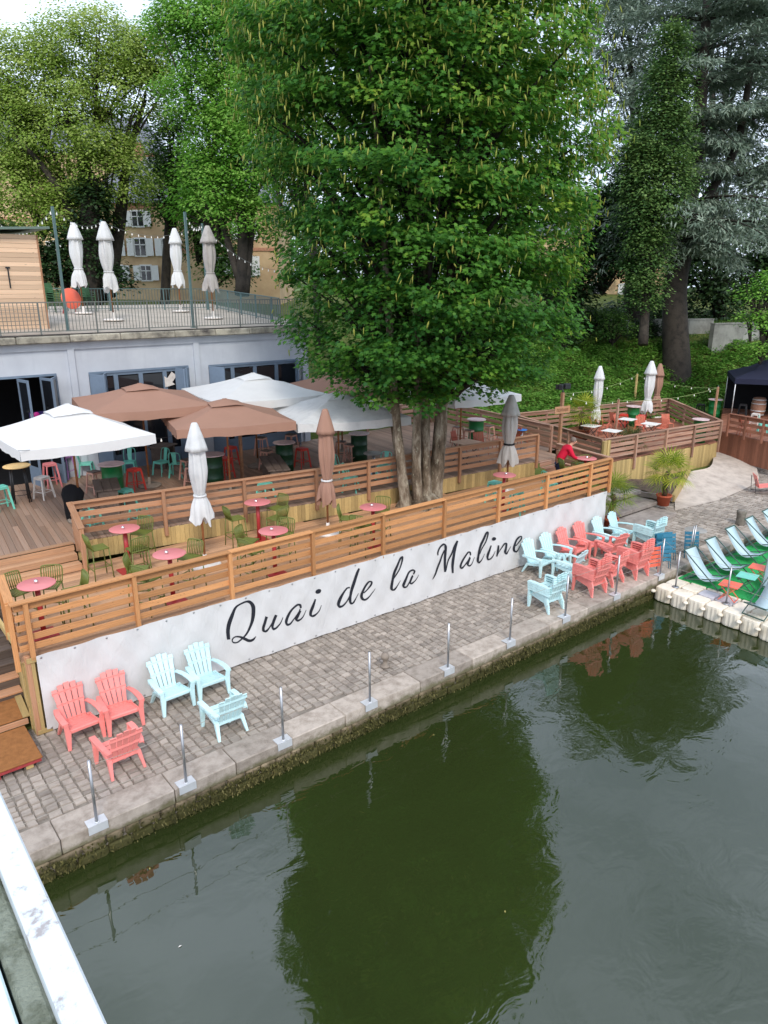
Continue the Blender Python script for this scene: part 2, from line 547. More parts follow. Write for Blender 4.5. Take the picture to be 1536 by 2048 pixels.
# rising ground behind: thin-plate surface through surveyed heights
CP = np.array([(-10, 14, 0), (2, 14, 0), (10, 14, 0), (20, 14.6, 0), (24, 14.2, 0), (30, 14.2, .1), (36, 13.5, .3), (24.5, 16.3, .55), (31, 15.3, .45), (35, 15.5, .6), (38, 17.5, .8), (20, 18, .4),
               (10, 18, .2), (0, 18, .2), (0, 24, .4), (12, 24, .5), (26, 20, .7), (32, 20, .9), (19, 24, 1.4), (28, 24, 1.7), (33, 23.6, 1.9), (40, 20.9, 1.6), (22, 27.5, 3.4), (30, 28, 3.8), (36.5, 28.0, 4.5), (42.4, 23.8, 4.4), (46, 20.4, 4.3),
               (52, 16, 3.5), (60, 10, 1.0), (-20, 30, 3), (10, 34, 4.5), (24, 34, 5.0), (36, 36, 5.2), (50, 28, 5.2), (60, 22, 5), (70, 40, 6), (40, 60, 6.5), (10, 60, 6.8), (-30, 60, 6.5), (90, 90, 7.5), (0, 110, 7.2), (120, 40, 6), (60, 130, 8), (-60, 130, 7), (140, 140, 8), (140, 10, 2)], float)
def tps(r2): return np.where(r2 > 1e-9, r2 * np.log(np.maximum(r2, 1e-9)), 0)
_n = len(CP); _A = np.zeros((_n + 3, _n + 3)); _d = ((CP[:, None, :2] - CP[None, :, :2]) ** 2).sum(-1)
_A[:_n, :_n] = tps(_d) + np.eye(_n) * 1.0; _A[:_n, _n] = 1; _A[:_n, _n + 1:] = CP[:, :2]; _A[_n:, :_n] = _A[:_n, _n:].T
_w = np.linalg.solve(_A, np.concatenate([CP[:, 2], np.zeros(3)]))
def ground_z(x, y):
    x, y = np.atleast_1d(np.asarray(x, float)), np.atleast_1d(np.asarray(y, float))
    d2 = (x[:, None] - CP[None, :, 0]) ** 2 + (y[:, None] - CP[None, :, 1]) ** 2
    z = tps(d2) @ _w[:_n] + _w[_n] + _w[_n + 1] * x + _w[_n + 2] * y
    k = np.clip((y - 14.4) / 3, 0, 1)
    return np.maximum(z * k + 0.0 * (1 - k), -.02) - .03
gx = np.concatenate([np.linspace(-60, -4, 15), np.linspace(-2, 60, 94), np.linspace(63, 180, 24)])
gy_ = np.concatenate([np.linspace(13.45, 50, 76), np.linspace(52, 200, 40)])
GX, GY = np.meshgrid(gx, gy_)
GZ = ground_z(GX.ravel(), GY.ravel())
nx_, ny_ = len(gx), len(gy_)
ii = np.arange(nx_ * ny_).reshape(ny_, nx_)
fc = np.stack([ii[:-1, :-1], ii[:-1, 1:], ii[1:, 1:], ii[1:, :-1]], -1).reshape(-1, 4)
n = N('bank_soil'); g = n.new('ShaderNodeNewGeometry')
a = n.noise(g.outputs['Position'], .5, 7, .65); b = n.noise(g.outputs['Position'], 9, 5, .6)
col = n.ramp(a, [(.35, srgb(70, 84, 36)), (.55, srgb(88, 104, 44)), (.75, srgb(120, 106, 78))])
col = n.mix(.35, col, n.ramp(b, [(.3, srgb(48, 52, 28)), (.7, srgb(120, 118, 74))]))
n.base(col, .95, .1); n.bump(b, .6, .04)
SOIL = n.m
ground = tag(np_obj('ground', np_mesh('ground', np.stack([GX.ravel(), GY.ravel(), GZ], 1), fc.ravel(), 4, SOIL, smooth=True)), kind='structure', label='grassy ground rising behind the terraces')
def gz(x, y): return float(ground_z(x, y)[0])
# ---------------------------------------------------------------- timber terraces
Z1, Z2 = 1.50, 2.00                      # lower and upper deck level
FY = 13.16                               # front of the lower deck
UA, UB, UC = Vector((4.7, 17.75)), Vector((11.15, 16.85)), Vector((20.05, 16.15))   # front edge of the upper deck
def xl(y): return 2.28 + (y - FY) * .115
def xr(y): return 20.16 + (y - FY) * .18
def uy(x):
    if x < UA.x: return 17.65
    if x < UB.x: return UA.y + (UB.y - UA.y) * (x - UA.x) / (UB.x - UA.x)
    return UB.y + (UC.y - UB.y) * (x - UB.x) / (UC.x - UB.x)
deck = thing('lower_deck', 'lower timber terrace deck of tan boards above the banner', 'deck', (10, 15, 0))
y = FY + .02
while y < 17.3:
    x1 = xr(y)
    for xx in np.arange(20.4, 4, -.1):
        if uy(xx) > y + .1: x1 = min(x1, xx) if xx < 20 else x1; break
    xa = xl(y)
    if y > uy(4.8): x1 = 4.65
    while xa < x1 - .05:
        xb = min(x1, xa + random.uniform(3.2, 5))
        if x1 - xb < .8: xb = x1
        board('floorboard', deck, (xa, y + .07, Z1 - .014), (xb - .004, y + .07, Z1 - .014), .138, .028, W_DECK)
        xa = xb
    y += .145
sk = MB()
sk.beam((xl(FY), FY + .09, .75), (20.1, FY + .09, .75), .04, 1.36)
sk.build('front_panel', W_YELLOW, deck).location = (-10, -15, 0)
for i in range(10):
    board('joist', deck, (2.4 + i * 1.96, FY + .2, Z1 - .11), (2.4 + i * 1.96, 16.0, Z1 - .11), .06, .15, W_YELLOW)

def railing(name, label, pts, z0, z1, mat, nb, bh, gap, bays, post_z0, outside=1, pw=.09, capw=.15, post_mat=None, cap_mat=None, group=None, skip_end_post=False):
    """boards behind posts, a flat cap on top; pts: ground polyline, outside: side the posts stand proud (right of travel = 1)"""
    t = thing(name, label, 'railing', (pts[0][0], pts[0][1], z0), 0, group)
    for si in range(len(pts) - 1):
        P, Q = Vector(pts[si]), Vector(pts[si + 1])
        d = (Q - P); L = d.length; d.normalize(); nrm = Vector((d.y, -d.x)) * outside
        n = bays[si]
        za = lambda u: (z1 if not isinstance(z1, (list, tuple)) else z1[si] + (z1[si + 1] - z1[si]) * u)
        dz0 = lambda u: (z0 if not isinstance(z1, (list, tuple)) else za(u) - 1.0)
        for k in range(n + 1):
            if k == 0 and si > 0: continue
            if k == n and skip_end_post and si == len(pts) - 2: continue
            p = P + d * (L * k / n) + nrm * (pw / 2 + .012)
            board('post', t, (p.x, p.y, post_z0), (p.x, p.y, za(k / n) - .03), pw, pw, post_mat or mat, up=(d.x, d.y, 0))
        for k in range(n):
            a, b = P + d * (L * k / n), P + d * (L * (k + 1) / n)
            for j in range(nb):
                zz = za(0) - .05 - bh / 2 - j * (bh + gap) + random.uniform(-.004, .004)
                o_ = za(k / n) - za(0); o2 = za((k + 1) / n) - za(0)
                board('rail_board', t, (a.x + d.x * .003, a.y + d.y * .003, zz + o_), (b.x - d.x * .003, b.y - d.y * .003, zz + o2), bh, .024, mat, up=(nrm.x, nrm.y, 0))
            c1, c2 = a + nrm * .03, b + nrm * .03
            board('cap_rail', t, (c1.x, c1.y, za(k / n) - .014), (c2.x - d.x * .004, c2.y - d.y * .004, za((k + 1) / n) - .014), capw, .034, cap_mat or mat)
    return t
FRX = [2.47, 4.42, 6.47, 8.55, 10.62, 12.7, 14.8, 16.9, 19.05, 20.12]
t = thing('front_railing', 'long new orange timber railing above the lettered banner', 'railing', (2.3, FY, Z1))
for i in range(len(FRX)):
    board('post', t, (FRX[i], FY - .045, 1.52), (FRX[i], FY - .045, 2.63), .085, .085, W_FRONT, up=(0, 1, 0))
    if i < len(FRX) - 1:
        a, b = (FRX[i] if i else 2.28), FRX[i + 1]
        for j in range(5):
            zz = 2.55 - j * .2 + random.uniform(-.007, .007)
            board('rail_board', t, (a + .003, FY + .014, zz), (b - .003, FY + .014, zz + random.uniform(-.006, .006)), .122, .024, W_FRONT, up=(0, 1, 0))
        board('cap_rail', t, (a - (.06 if i == 0 else 0), FY - .02, 2.655), (b - .004, FY - .02, 2.655), .16, .035, W_FRONT)
railing('side_railing', 'timber railing closing the left end of the lower deck', [(2.28, FY + .1), (2.46, 14.75)], Z1, 2.66, W_FRONT, 5, .142, .056, [1], 1.3, outside=-1)
railing('side_railing', 'timber railing at the right end of the lower deck beside the man', [(20.2, FY + .12), (20.62, 15.7)], Z1, 2.66, W_RED, 5, .142, .056, [2], 1.5, outside=1)
up_rail = railing('upper_railing', 'weathered timber railing along the raised upper deck', [tuple(UA), tuple(UB), tuple(UC)], Z2, 3.0, W_UPPER, 4, .135, .075, [3, 5], 1.78)
# sloping return beside the steps
t = thing('stair_railing', 'sloping boarded handrail beside the wide deck steps', 'railing', (4.7, 17.7, Z2))
board('handrail', t, (4.66, 17.78, 3.0), (4.62, 16.9, 2.56), .15, .036, W_UPPER)
board('post', t, (4.62, 16.95, Z1), (4.62, 16.95, 2.55), .1, .1, W_UPPER, up=(1, 0, 0))
for j in range(5):
    board('rail_board', t, (4.66, 17.74, 2.9 - j * .16), (4.62, 16.98, 2.47 - j * .16 if j < 4 else 2.47 - j * .15), .15, .024, W_UPPER, up=(1, 0, 0))
# riser of vertical treated planks under the upper railing
t = thing('plank_riser', 'yellowish upright planks facing the drop below the upper railing', 'panel', (4.7, 17.7, Z1))
for P, Q in ((UA, UB), (UB, UC)):
    d = Q - P; L = d.length; d.normalize(); nrm = Vector((d.y, -d.x))
    k = int(L / .119)
    for i in range(k):
        p = P + d * (L * (i + .5) / k) + nrm * .004
        board('plank', t, (p.x, p.y, Z1), (p.x, p.y, Z2 - .02 + random.uniform(-.006, .006)), L / k - .005, .02, W_YELLOW, up=(nrm.x, nrm.y, 0))
# upper deck boards run away from the river
t = thing('upper_deck', 'weathered upper terrace deck with boards running towards the building', 'deck', (10, 20, 0))
x = -2.0
while x < 22.2:
    y0 = uy(x) + .02 if x < 20.05 else 16.1
    if x > 21.6: y0 = 17
    ym = (y0 + 24.4) / 2 + random.uniform(-1.5, 1.5)
    for (ya, yb) in ((y0, ym), (ym + .004, 24.4)):
        board('floorboard', t, (x + (ya - 17) * .1, ya, Z2 - .014), (x + (yb - 17) * .1, yb, Z2 - .014), .138, .028, W_OLDDECK)
    x += .1455
f = MB(); f.box((0, 1.2, Z2 - .10), (22, 6.0, .02)); f.build('underlay', BLACKM, t)
t = thing('deck_steps', 'wide timber steps from lower deck up to upper deck', 'steps', (3, 17, Z1))
board('riser', t, (2.2, 17.635, Z2 - .1), (4.6, 17.635, Z2 - .1), .14, .03, W_DECK, up=(0, 1, 0))
board('tread', t, (2.2, 17.72, Z2 + .004), (4.6, 17.72, Z2 + .004), .17, .03, W_DECK)
for k, zz in enumerate((1.835, 1.67)):
    yy = 17.48 - k * .3
    board('tread', t, (2.3, yy + .075, zz - .016), (4.57, yy + .075, zz - .016), .138, .032, W_DECK)
    board('tread', t, (2.3, yy - .07, zz - .016), (4.57, yy - .07, zz - .016), .138, .032, W_DECK)
    board('riser', t, (2.3, yy - .135, zz - .095), (4.57, yy - .135, zz - .095), .12, .03, W_DECK, up=(0, 1, 0))
t = thing('deck_steps', 'small timber steps from upper deck down beside the man in red', 'steps', (20.6, 16, Z1))
for k, zz in enumerate((1.98, 1.82, 1.66)):
    yy = 16.1 - k * .28
    board('tread', t, (20.1, yy, zz - .016), (21.5, yy, zz - .016), .27, .032, W_RED)
    board('riser', t, (20.1, yy - .12, zz - .095), (21.5, yy - .12, zz - .095), .12, .028, W_RED, up=(0, 1, 0))
# long side rail at the right end of the upper deck
railing('terrace_side_railing', 'timber railing running back along the right edge of the upper deck', [(21.75, 16.9), (22.25, 21.0), (22.4, 24)], Z2, 3.0, W_RED, 4, .14, .08, [2, 2], 1.5, outside=1)
railing('terrace_back_railing', 'timber rail behind the far end of the upper deck', [(22.4, 24.1), (17.0, 24.3)], Z2, 3.0, W_RED, 4, .14, .08, [3], 1.5, outside=1)
# left of the deck: stairs down to the quay, landing mat on a pallet
t = thing('quay_stairs', 'dark timber stairs at the left end descending to a matted landing', 'steps', (1.2, 15, 0))
for k in range(7):
    zz = 1.46 - k * .18; yy = 16.1 - k * .29
    board('tread', t, (.2, yy, zz), (2.28 + (yy - FY) * .1, yy, zz), .28, .035, W_DARK if k < 5 else W_UPPER)
    board('riser', t, (.2, yy - .13, zz - .1), (2.28 + (yy - FY) * .1, yy - .13, zz - .1), .15, .025, W_DARK, up=(0, 1, 0))
MAT = m_plain('coir_mat', srgb(142, 96, 58), .95, .1, .18, 9, bump=.6)
m = MB(); m.box((0, 0, 0), (2.3, .92, .03), ch=.006); m.build('landing_mat', MAT, t).location = (1.15 - 1.2, 13.85 - 15, .285)
board('landing_edge', t, (-.2, 13.36, .215), (2.26, 13.36, .215), .11, .04, W_UPPER, up=(0, 1, 0))
board('trim_board', t, (2.24, 13.36, .31), (2.32, 14.6, .31), .12, .03, W_YELLOW)
t = thing('plank_wall', 'tall yellowish plank wall at the left end of the banner', 'panel', (2.3, 13.2, 0))
for k in range(9):
    yy = 13.2 + k * .2
    board('plank', t, (2.31 + (yy - FY) * .1, yy, .02), (2.31 + (yy - FY) * .1, yy, 1.5 - random.uniform(0, .03)), .19, .025, W_YELLOW, up=(1, 0, 0))
board('corner_post', t, (2.36, FY - .03, 0), (2.36, FY - .03, 1.62), .09, .09, W_UPPER, up=(1, 0, 0))
board('batten', t, (2.44, FY - .05, .05), (2.44, FY - .05, 1.5), .07, .03, W_YELLOW, up=(0, 1, 0))
board('batten', t, (2.34, FY - .075, .05), (2.6, FY - .075, .05), .09, .025, W_YELLOW, up=(0, 1, 0))
board('batten', t, (2.34, FY - .075, 1.53), (2.6, FY - .075, 1.53), .1, .025, W_YELLOW, up=(0, 1, 0))
t = thing('matted_pallet', 'brown coir mat laid over a low red pallet', 'pallet', (1.2, 12.7, 0))
m = MB(); m.box((0, 0, .165), (1.95, 1.2, .03), ch=.008); m.build('mat', MAT, t)
RPAL = m_plain('pallet_red', srgb(150, 60, 60), .8, .2, .2, 8)
for k in range(4):
    m = MB(); m.box((-.8 + k * .52, -.5, .05), (.12, .12, .09)); m.build('block', RPAL if k < 3 else W_YELLOW, t)
m = MB(); m.box((0, -.56, .125), (1.9, .1, .045)); m.build('pallet_board', RPAL, t)
m = MB(); m.box((0, .3, .11), (1.9, .1, .04)); m.build('pallet_board', RPAL, t)

# ---------------------------------------------------------------- banner with lettering
def wr(x, z):
    return .012 * math.sin(x * 3.1 + z * 2.2) * (1 - .5 * z) + .008 * math.sin(x * 7.3 - z * 5 + 1.3) + .006 * math.sin(x * 13.7 + z * 9) + .010 * max(0, z - 1.2) * math.sin(x * 9.1)
BX0, BX1, BZ0, BZ1 = 2.5, 19.95, .02, 1.6
NXB, NZB = 420, 28
BY = FY - .10
bv, bf = [], []
for j in range(NZB + 1):
    for i in range(NXB + 1):
        xx = BX0 + (BX1 - BX0) * i / NXB; zz = BZ0 + (BZ1 - BZ0) * j / NZB + (.008 * math.sin(xx * 5.5) if j == NZB else 0)
        bv.append((xx, BY + wr(xx, zz), zz))
for j in range(NZB):
    for i in range(NXB):
        a = j * (NXB + 1) + i
        bf.append((a, a + 1, a + NXB + 2, a + NXB + 1))
n = N('banner_vinyl'); v = n.coords(rand=False)
col = n.ramp(n.noise(v, 1.4, 5, .6), [(.3, srgb(200, 198, 196)), (.7, srgb(210, 208, 206))])
n.base(col, .5, .35); n.bump(n.noise(n.coords((1.2, 1, .5), rand=False), 5, 4, .5, 1.5), .5, .03)
t = thing('banner', 'long pale grey banner with flowing black lettering under the railing', 'banner', (0, 0, 0))
MB().add(bv, bf, True).build('banner_sheet', n.m, t)
for i in range(30):
    xx = BX0 + .08 + i * .595
    for zz in (BZ0 + .05, BZ1 - .05):
        o = MB().lathe([(.012, -.003), (.02, -.003), (.02, .003), (.012, .003)], 10).build('eyelet', STEEL, t); o.rotation_euler = (R(90), 0, 0); o.location = (xx, BY + wr(xx, zz) - .004, zz)
LETTER_M = m_plain('banner_print', srgb(34, 36, 44), .55, .3, .1)
LETTERS = [
 [6.282,0.706,0.079,-0.018,6.277,0.895,0.09,-0.031,6.316,1.061,0.086,-0.048,6.39,1.233,0.071,-0.05,6.481,1.382,0.042,-0.042,6.583,1.441,0.019,-0.038,6.73,1.469,0.008,-0.043,6.837,1.43,-0.04,-0.05,6.913,1.31,-0.096,-0.006,6.913,1.166,-0.091,0.031,6.873,0.962,-0.066,0.036,6.799,0.821,-0.048,0.038,6.698,0.689,-0.032,0.032,6.601,0.611,-0.023,0.034,6.488,0.566,-0.01,0.034,6.391,0.598,0.018,0.026,6.369,0.669,0.03,-0.019,6.435,0.71,0.009,-0.033,6.55,0.678,-0.01,-0.04,6.655,0.603,-0.03,-0.055,6.761,0.523,-0.011,-0.069,6.855,0.52,0.028,-0.055,6.933,0.577,0.01,-0.013],
 [7.231,0.963,-0.066,0.042,7.187,0.866,-0.067,0.042,7.132,0.735,-0.066,0.031,7.136,0.651,-0.059,-0.017,7.192,0.615,0.021,-0.057,7.281,0.67,0.026,-0.029,7.404,0.799,0.029,-0.025,7.479,0.916,0.051,-0.039],
 [7.479,0.925,-0.063,0.042,7.414,0.796,-0.068,0.043,7.369,0.68,-0.068,0.024,7.394,0.607,-0.025,-0.052,7.472,0.611,0.026,-0.04,7.575,0.691,0.023,-0.021,7.65,0.818,0.014,-0.01],
 [8.136,0.899,0.051,-0.003,8.119,0.979,0.048,0.034,8.039,1.012,-0.02,0.05,7.905,0.948,-0.036,0.039,7.778,0.798,-0.058,0.046,7.723,0.683,-0.07,0.028,7.749,0.609,-0.03,-0.049,7.829,0.603,0.026,-0.045,7.933,0.676,0.025,-0.026,8.06,0.808,0.027,-0.024,8.115,0.886,0.035,-0.027],
 [8.113,0.849,-0.062,0.044,8.036,0.72,-0.066,0.046,8.003,0.654,-0.068,0.015,8.042,0.61,0.002,-0.058,8.134,0.624,0.023,-0.033,8.22,0.703,0.021,-0.018,8.286,0.808,0.011,-0.008],
 [8.543,1.01,-0.038,0.024,8.476,0.876,-0.066,0.041,8.408,0.724,-0.072,0.036,8.404,0.638,-0.063,-0.012,8.466,0.601,0.017,-0.056,8.562,0.64,0.024,-0.028,8.639,0.713,0.022,-0.017,8.695,0.813,0.012,-0.008],
 [8.559,1.161,0.024,-0.037,8.587,1.172,0.055,-0.09,8.623,1.183,0.065,-0.109,8.659,1.196,0.057,-0.094,8.693,1.208,0.023,-0.038],
 [9.542,1.03,-0.011,0.045,9.46,1.035,-0.027,0.038,9.336,0.944,-0.047,0.04,9.232,0.794,-0.08,0.054,9.189,0.699,-0.092,0.031,9.218,0.628,-0.031,-0.054,9.309,0.619,0.029,-0.047,9.413,0.689,0.03,-0.027,9.518,0.821,0.033,-0.022,9.572,0.951,0.039,-0.021],
 [9.828,1.456,-0.042,0.026,9.775,1.362,-0.069,0.041,9.679,1.173,-0.081,0.046,9.592,0.963,-0.079,0.041,9.538,0.798,-0.076,0.034,9.526,0.693,-0.082,0.016,9.555,0.621,-0.032,-0.046,9.628,0.618,0.033,-0.041,9.723,0.709,0.025,-0.02,9.798,0.816,0.011,-0.008],
 [9.956,0.772,0.024,-0.032,10.084,0.829,0.028,-0.03,10.192,0.928,0.046,-0.032,10.203,0.998,0.05,0.015,10.128,1.027,-0.029,0.043,10.021,0.937,-0.053,0.044,9.914,0.802,-0.074,0.046,9.891,0.699,-0.084,0.016,9.933,0.614,-0.046,-0.04,10.017,0.581,0.022,-0.05,10.147,0.636,0.025,-0.027,10.255,0.726,0.018,-0.015,10.314,0.799,0.009,-0.007],
 [10.885,0.873,0.027,-0.021,10.986,0.978,0.035,-0.026,11.121,1.149,0.042,-0.026,11.199,1.316,0.054,-0.023,11.198,1.428,0.054,0.007,11.153,1.411,-0.05,0.038,11.052,1.278,-0.066,0.041,10.94,1.083,-0.081,0.043,10.874,0.876,-0.084,0.037,10.84,0.716,-0.085,0.028,10.852,0.628,-0.063,-0.02,10.92,0.6,0.031,-0.046,11.033,0.683,0.026,-0.022,11.135,0.798,0.012,-0.009],
 [11.576,0.854,0.045,-0.024,11.61,0.931,0.064,-0.004,11.539,0.984,-0.011,0.048,11.422,0.951,-0.045,0.039,11.308,0.8,-0.068,0.043,11.228,0.65,-0.082,0.036,11.252,0.586,-0.025,-0.046,11.345,0.58,0.034,-0.036,11.449,0.706,0.029,-0.021,11.553,0.831,0.037,-0.027],
 [11.553,0.812,-0.064,0.042,11.484,0.715,-0.07,0.041,11.461,0.645,-0.067,0.001,11.521,0.61,0.019,-0.049,11.638,0.646,0.024,-0.025,11.72,0.721,0.019,-0.014,11.766,0.795,0.011,-0.007],
 [12.42,1.181,0.04,-0.009,12.418,1.269,0.053,-0.025,12.501,1.384,0.045,-0.036,12.623,1.443,0.02,-0.057,12.688,1.38,-0.085,-0.004,12.704,1.26,-0.091,0.021,12.701,1.065,-0.097,0.026,12.699,0.83,-0.092,0.023,12.713,0.629,-0.066,0.015],
 [12.666,1.268,-0.042,0.024,12.559,1.099,-0.057,0.031,12.466,0.888,-0.062,0.032,12.373,0.676,-0.061,0.035,12.265,0.527,-0.018,0.012],
 [12.737,0.662,0.03,-0.013,12.817,0.919,0.044,-0.022,12.938,1.107,0.052,-0.03,13.059,1.295,0.067,-0.039,13.144,1.413,0.061,-0.037],
 [13.144,1.423,-0.056,0.024,13.063,1.196,-0.086,0.037,12.995,0.955,-0.093,0.034,12.977,0.741,-0.088,0.024,12.998,0.526,-0.073,0.016],
 [13.681,0.87,0.048,-0.007,13.664,0.955,0.054,0.019,13.582,0.984,-0.035,0.045,13.467,0.901,-0.055,0.039,13.329,0.734,-0.073,0.044,13.289,0.633,-0.08,0.02,13.336,0.581,0.014,-0.055,13.44,0.616,0.037,-0.034,13.555,0.719,0.033,-0.023,13.656,0.836,0.038,-0.025],
 [13.657,0.815,-0.066,0.037,13.583,0.692,-0.073,0.036,13.573,0.623,-0.067,0.001,13.628,0.579,0.018,-0.048,13.721,0.617,0.028,-0.02,13.839,0.782,0.013,-0.008],
 [14.036,0.826,0.026,-0.014,14.111,0.952,0.041,-0.023,14.239,1.126,0.047,-0.025,14.325,1.31,0.061,-0.023,14.319,1.413,0.059,0.009,14.264,1.405,-0.059,0.038,14.151,1.227,-0.078,0.041,14.027,0.992,-0.086,0.039,13.983,0.798,-0.088,0.03,13.978,0.636,-0.093,0.013,14.036,0.57,0.017,-0.061,14.13,0.619,0.033,-0.024,14.26,0.773,0.013,-0.008],
 [14.499,0.975,-0.049,0.024,14.425,0.817,-0.077,0.035,14.378,0.662,-0.085,0.026,14.412,0.571,-0.036,-0.042,14.51,0.579,0.038,-0.036,14.603,0.671,0.026,-0.016,14.668,0.77,0.013,-0.007],
 [14.525,1.14,0.024,-0.043,14.559,1.142,0.06,-0.09,14.601,1.151,0.085,-0.109,14.634,1.16,0.075,-0.087,14.661,1.171,0.038,-0.041],
 [14.786,0.919,-0.058,0.016,14.782,0.775,-0.081,0.027,14.746,0.585,-0.058,0.021],
 [14.772,0.62,0.027,-0.016,14.896,0.79,0.036,-0.024,15.047,0.902,0.044,-0.046,15.136,0.882,-0.08,-0.006,15.131,0.757,-0.095,0.033,15.095,0.638,-0.101,0.024,15.144,0.574,0.033,-0.059,15.241,0.646,0.031,-0.021,15.336,0.762,0.014,-0.008],
 [15.532,0.728,0.032,-0.028,15.647,0.787,0.04,-0.031,15.774,0.897,0.057,-0.031,15.769,0.962,0.04,0.027,15.677,0.971,-0.047,0.046,15.55,0.872,-0.072,0.042,15.459,0.702,-0.09,0.034,15.483,0.59,-0.077,-0.013,15.577,0.542,0.033,-0.055,15.692,0.605,0.032,-0.022,15.845,0.774,0.014,-0.009]]
def catmull(P, k=7):
    P = [np.array(p, float) for p in P]; out = []
    for i in range(len(P) - 1):
        p0, p1, p2, p3 = P[max(i - 1, 0)], P[i], P[i + 1], P[min(i + 2, len(P) - 1)]
        for j in range(k):
            u = j / k
            out.append(.5 * ((2 * p1) + (-p0 + p2) * u + (2 * p0 - 5 * p1 + 4 * p2 - p3) * u * u + (-p0 + 3 * p1 - 3 * p2 + p3) * u ** 3))
    out.append(P[-1])
    return out
for li, row in enumerate(LETTERS):
    pts = catmull([row[i:i + 4] for i in range(0, len(row), 4)])
    vs, fs = [], []
    for (cx, cz, ex, ez) in pts:
        for s_ in (.5, 0, -.5):
            xx, zz = cx + ex * s_, cz + ez * s_
            vs.append((xx, BY + wr(xx, zz) - .005 - li * .0004, zz))
    for i in range(len(pts) - 1):
        a = i * 3
        fs += [(a, a + 3, a + 4, a + 1), (a + 1, a + 4, a + 5, a + 2)]
    MB().add(vs, fs).build('letter_stroke', LETTER_M, t)

# ---------------------------------------------------------------- rope fence on the coping
POSTX = [.75, 2.41, 3.89, 5.79, 7.81, 9.97, 11.98, 14.06, 16.25, 18.45]
ords = ['behind the bridge rail', 'nearest the bridge', 'second from the bridge', 'third from the bridge', 'fourth, near the little iron bollard', 'fifth from the bridge', 'sixth from the bridge', 'seventh, beside the pale blue chair stack', 'eighth, before the coral chair stacks', 'ninth, at the corner of the pontoon']
for i, px_ in enumerate(POSTX):
    hz = 1.12 + random.uniform(-.03, .03)
    t = thing('rope_post', 'slim steel rope post on the quay edge, ' + ords[i], 'post', (px_, QY0 + .03, 0), 0, 'rope posts along the quay edge')
    MB().tube([(0, 0, .02), (random.uniform(-.01, .01), 0, hz)], .024, 10).build('rod', STEEL, t)
    b = MB(); b.box((0, .04, .012), (.3, .18, .012)); b.box((0, -.056, -.055), (.3, .012, .146)); b.build('bracket', GALV, t)
    MB().lathe([(.04, .018), (.04, .03), (.026, .034)], 10).build('collar', GALV, t)
ROPE = m_plain('rope', srgb(170, 162, 150), .8, .2, .1)
for zz, nm in ((1.06, 'upper'), (.56, 'lower')):
    pts = []
    for i in range(len(POSTX) - 1):
        for k in range(8):
            u = k / 8
            pts.append((POSTX[i] + (POSTX[i + 1] - POSTX[i]) * u, QY0 + .03, zz - .05 * 4 * u * (1 - u)))
    pts.append((POSTX[-1], QY0 + .03, zz))
    tag(MB().tube(pts, .0036, 5).build('guard_rope', ROPE), 'thin pale %s rope strung between the quay edge posts' % nm, 'rope')
# bollards
IRON = m_plain('iron_grey', srgb(132, 120, 108), .7, .4, .2, 8, bump=.4)
tag(MB().lathe([(.11, 0), (.11, .03), (.055, .06), (.05, .16), (.085, .2), (.1, .25), (.075, .31), (.02, .33), (0, .33)], 16, (0, 0, 0)).build('mooring_bollard', IRON), 'small round-headed iron mooring bollard on the cobbles', 'bollard').location = (8.96, 11.0, 0)
STB = m_stone('bollard_stone', srgb(140, 132, 122), srgb(100, 92, 84), scale=6)
tag(MB().lathe([(.17, 0), (.16, .05), (.145, .3), (.15, .31), (.15, .34), (.145, .36), (.165, .42), (.165, .5), (.13, .53), (.05, .53), (0, .53)], 18).build('stone_bollard', STB), 'stout grey stone bollard near the deck chairs', 'bollard').location = at(1480, 1049)

# ---------------------------------------------------------------- bridge parapet at the photographer's feet
n = N('parapet_paint'); v = n.coords(rand=False)
col = n.mix(n.ramp(n.noise(v, 14, 6, .7), [(.57, 0), (.64, .7)]), srgb(204, 210, 212), srgb(132, 116, 110))
n.base(col, .5, .4); PAINT = n.m
MOSS = m_stone('parapet_moss', srgb(150, 156, 140), srgb(64, 70, 40), scale=18, bump=.8)
t = thing('bridge_parapet', 'white painted bridge parapet with mossy ledge at lower left', 'parapet', (0, 0, 0))
zb = 6.9
m = MB(); m.box((.1675, -1.0, zb - .06), (.055, 9.0, .12), ch=.004); m.build('coping', PAINT, t)
m = MB(); m.box((.118, -1.0, zb - .10), (.044, 9.0, .12), ch=.006); m.build('mossy_ledge', MOSS, t)
m = MB(); m.box((-.02, -1.0, zb - .10), (.22, 9.0, .14), ch=.004); m.build('inner_slab', m_plain('parapet_pale', srgb(206, 222, 222), .6, .3, .06, 20), t)
m = MB(); m.box((.05, -1.0, zb - .5), (.2, 9.0, .6)); m.build('wall', MOSS, t)
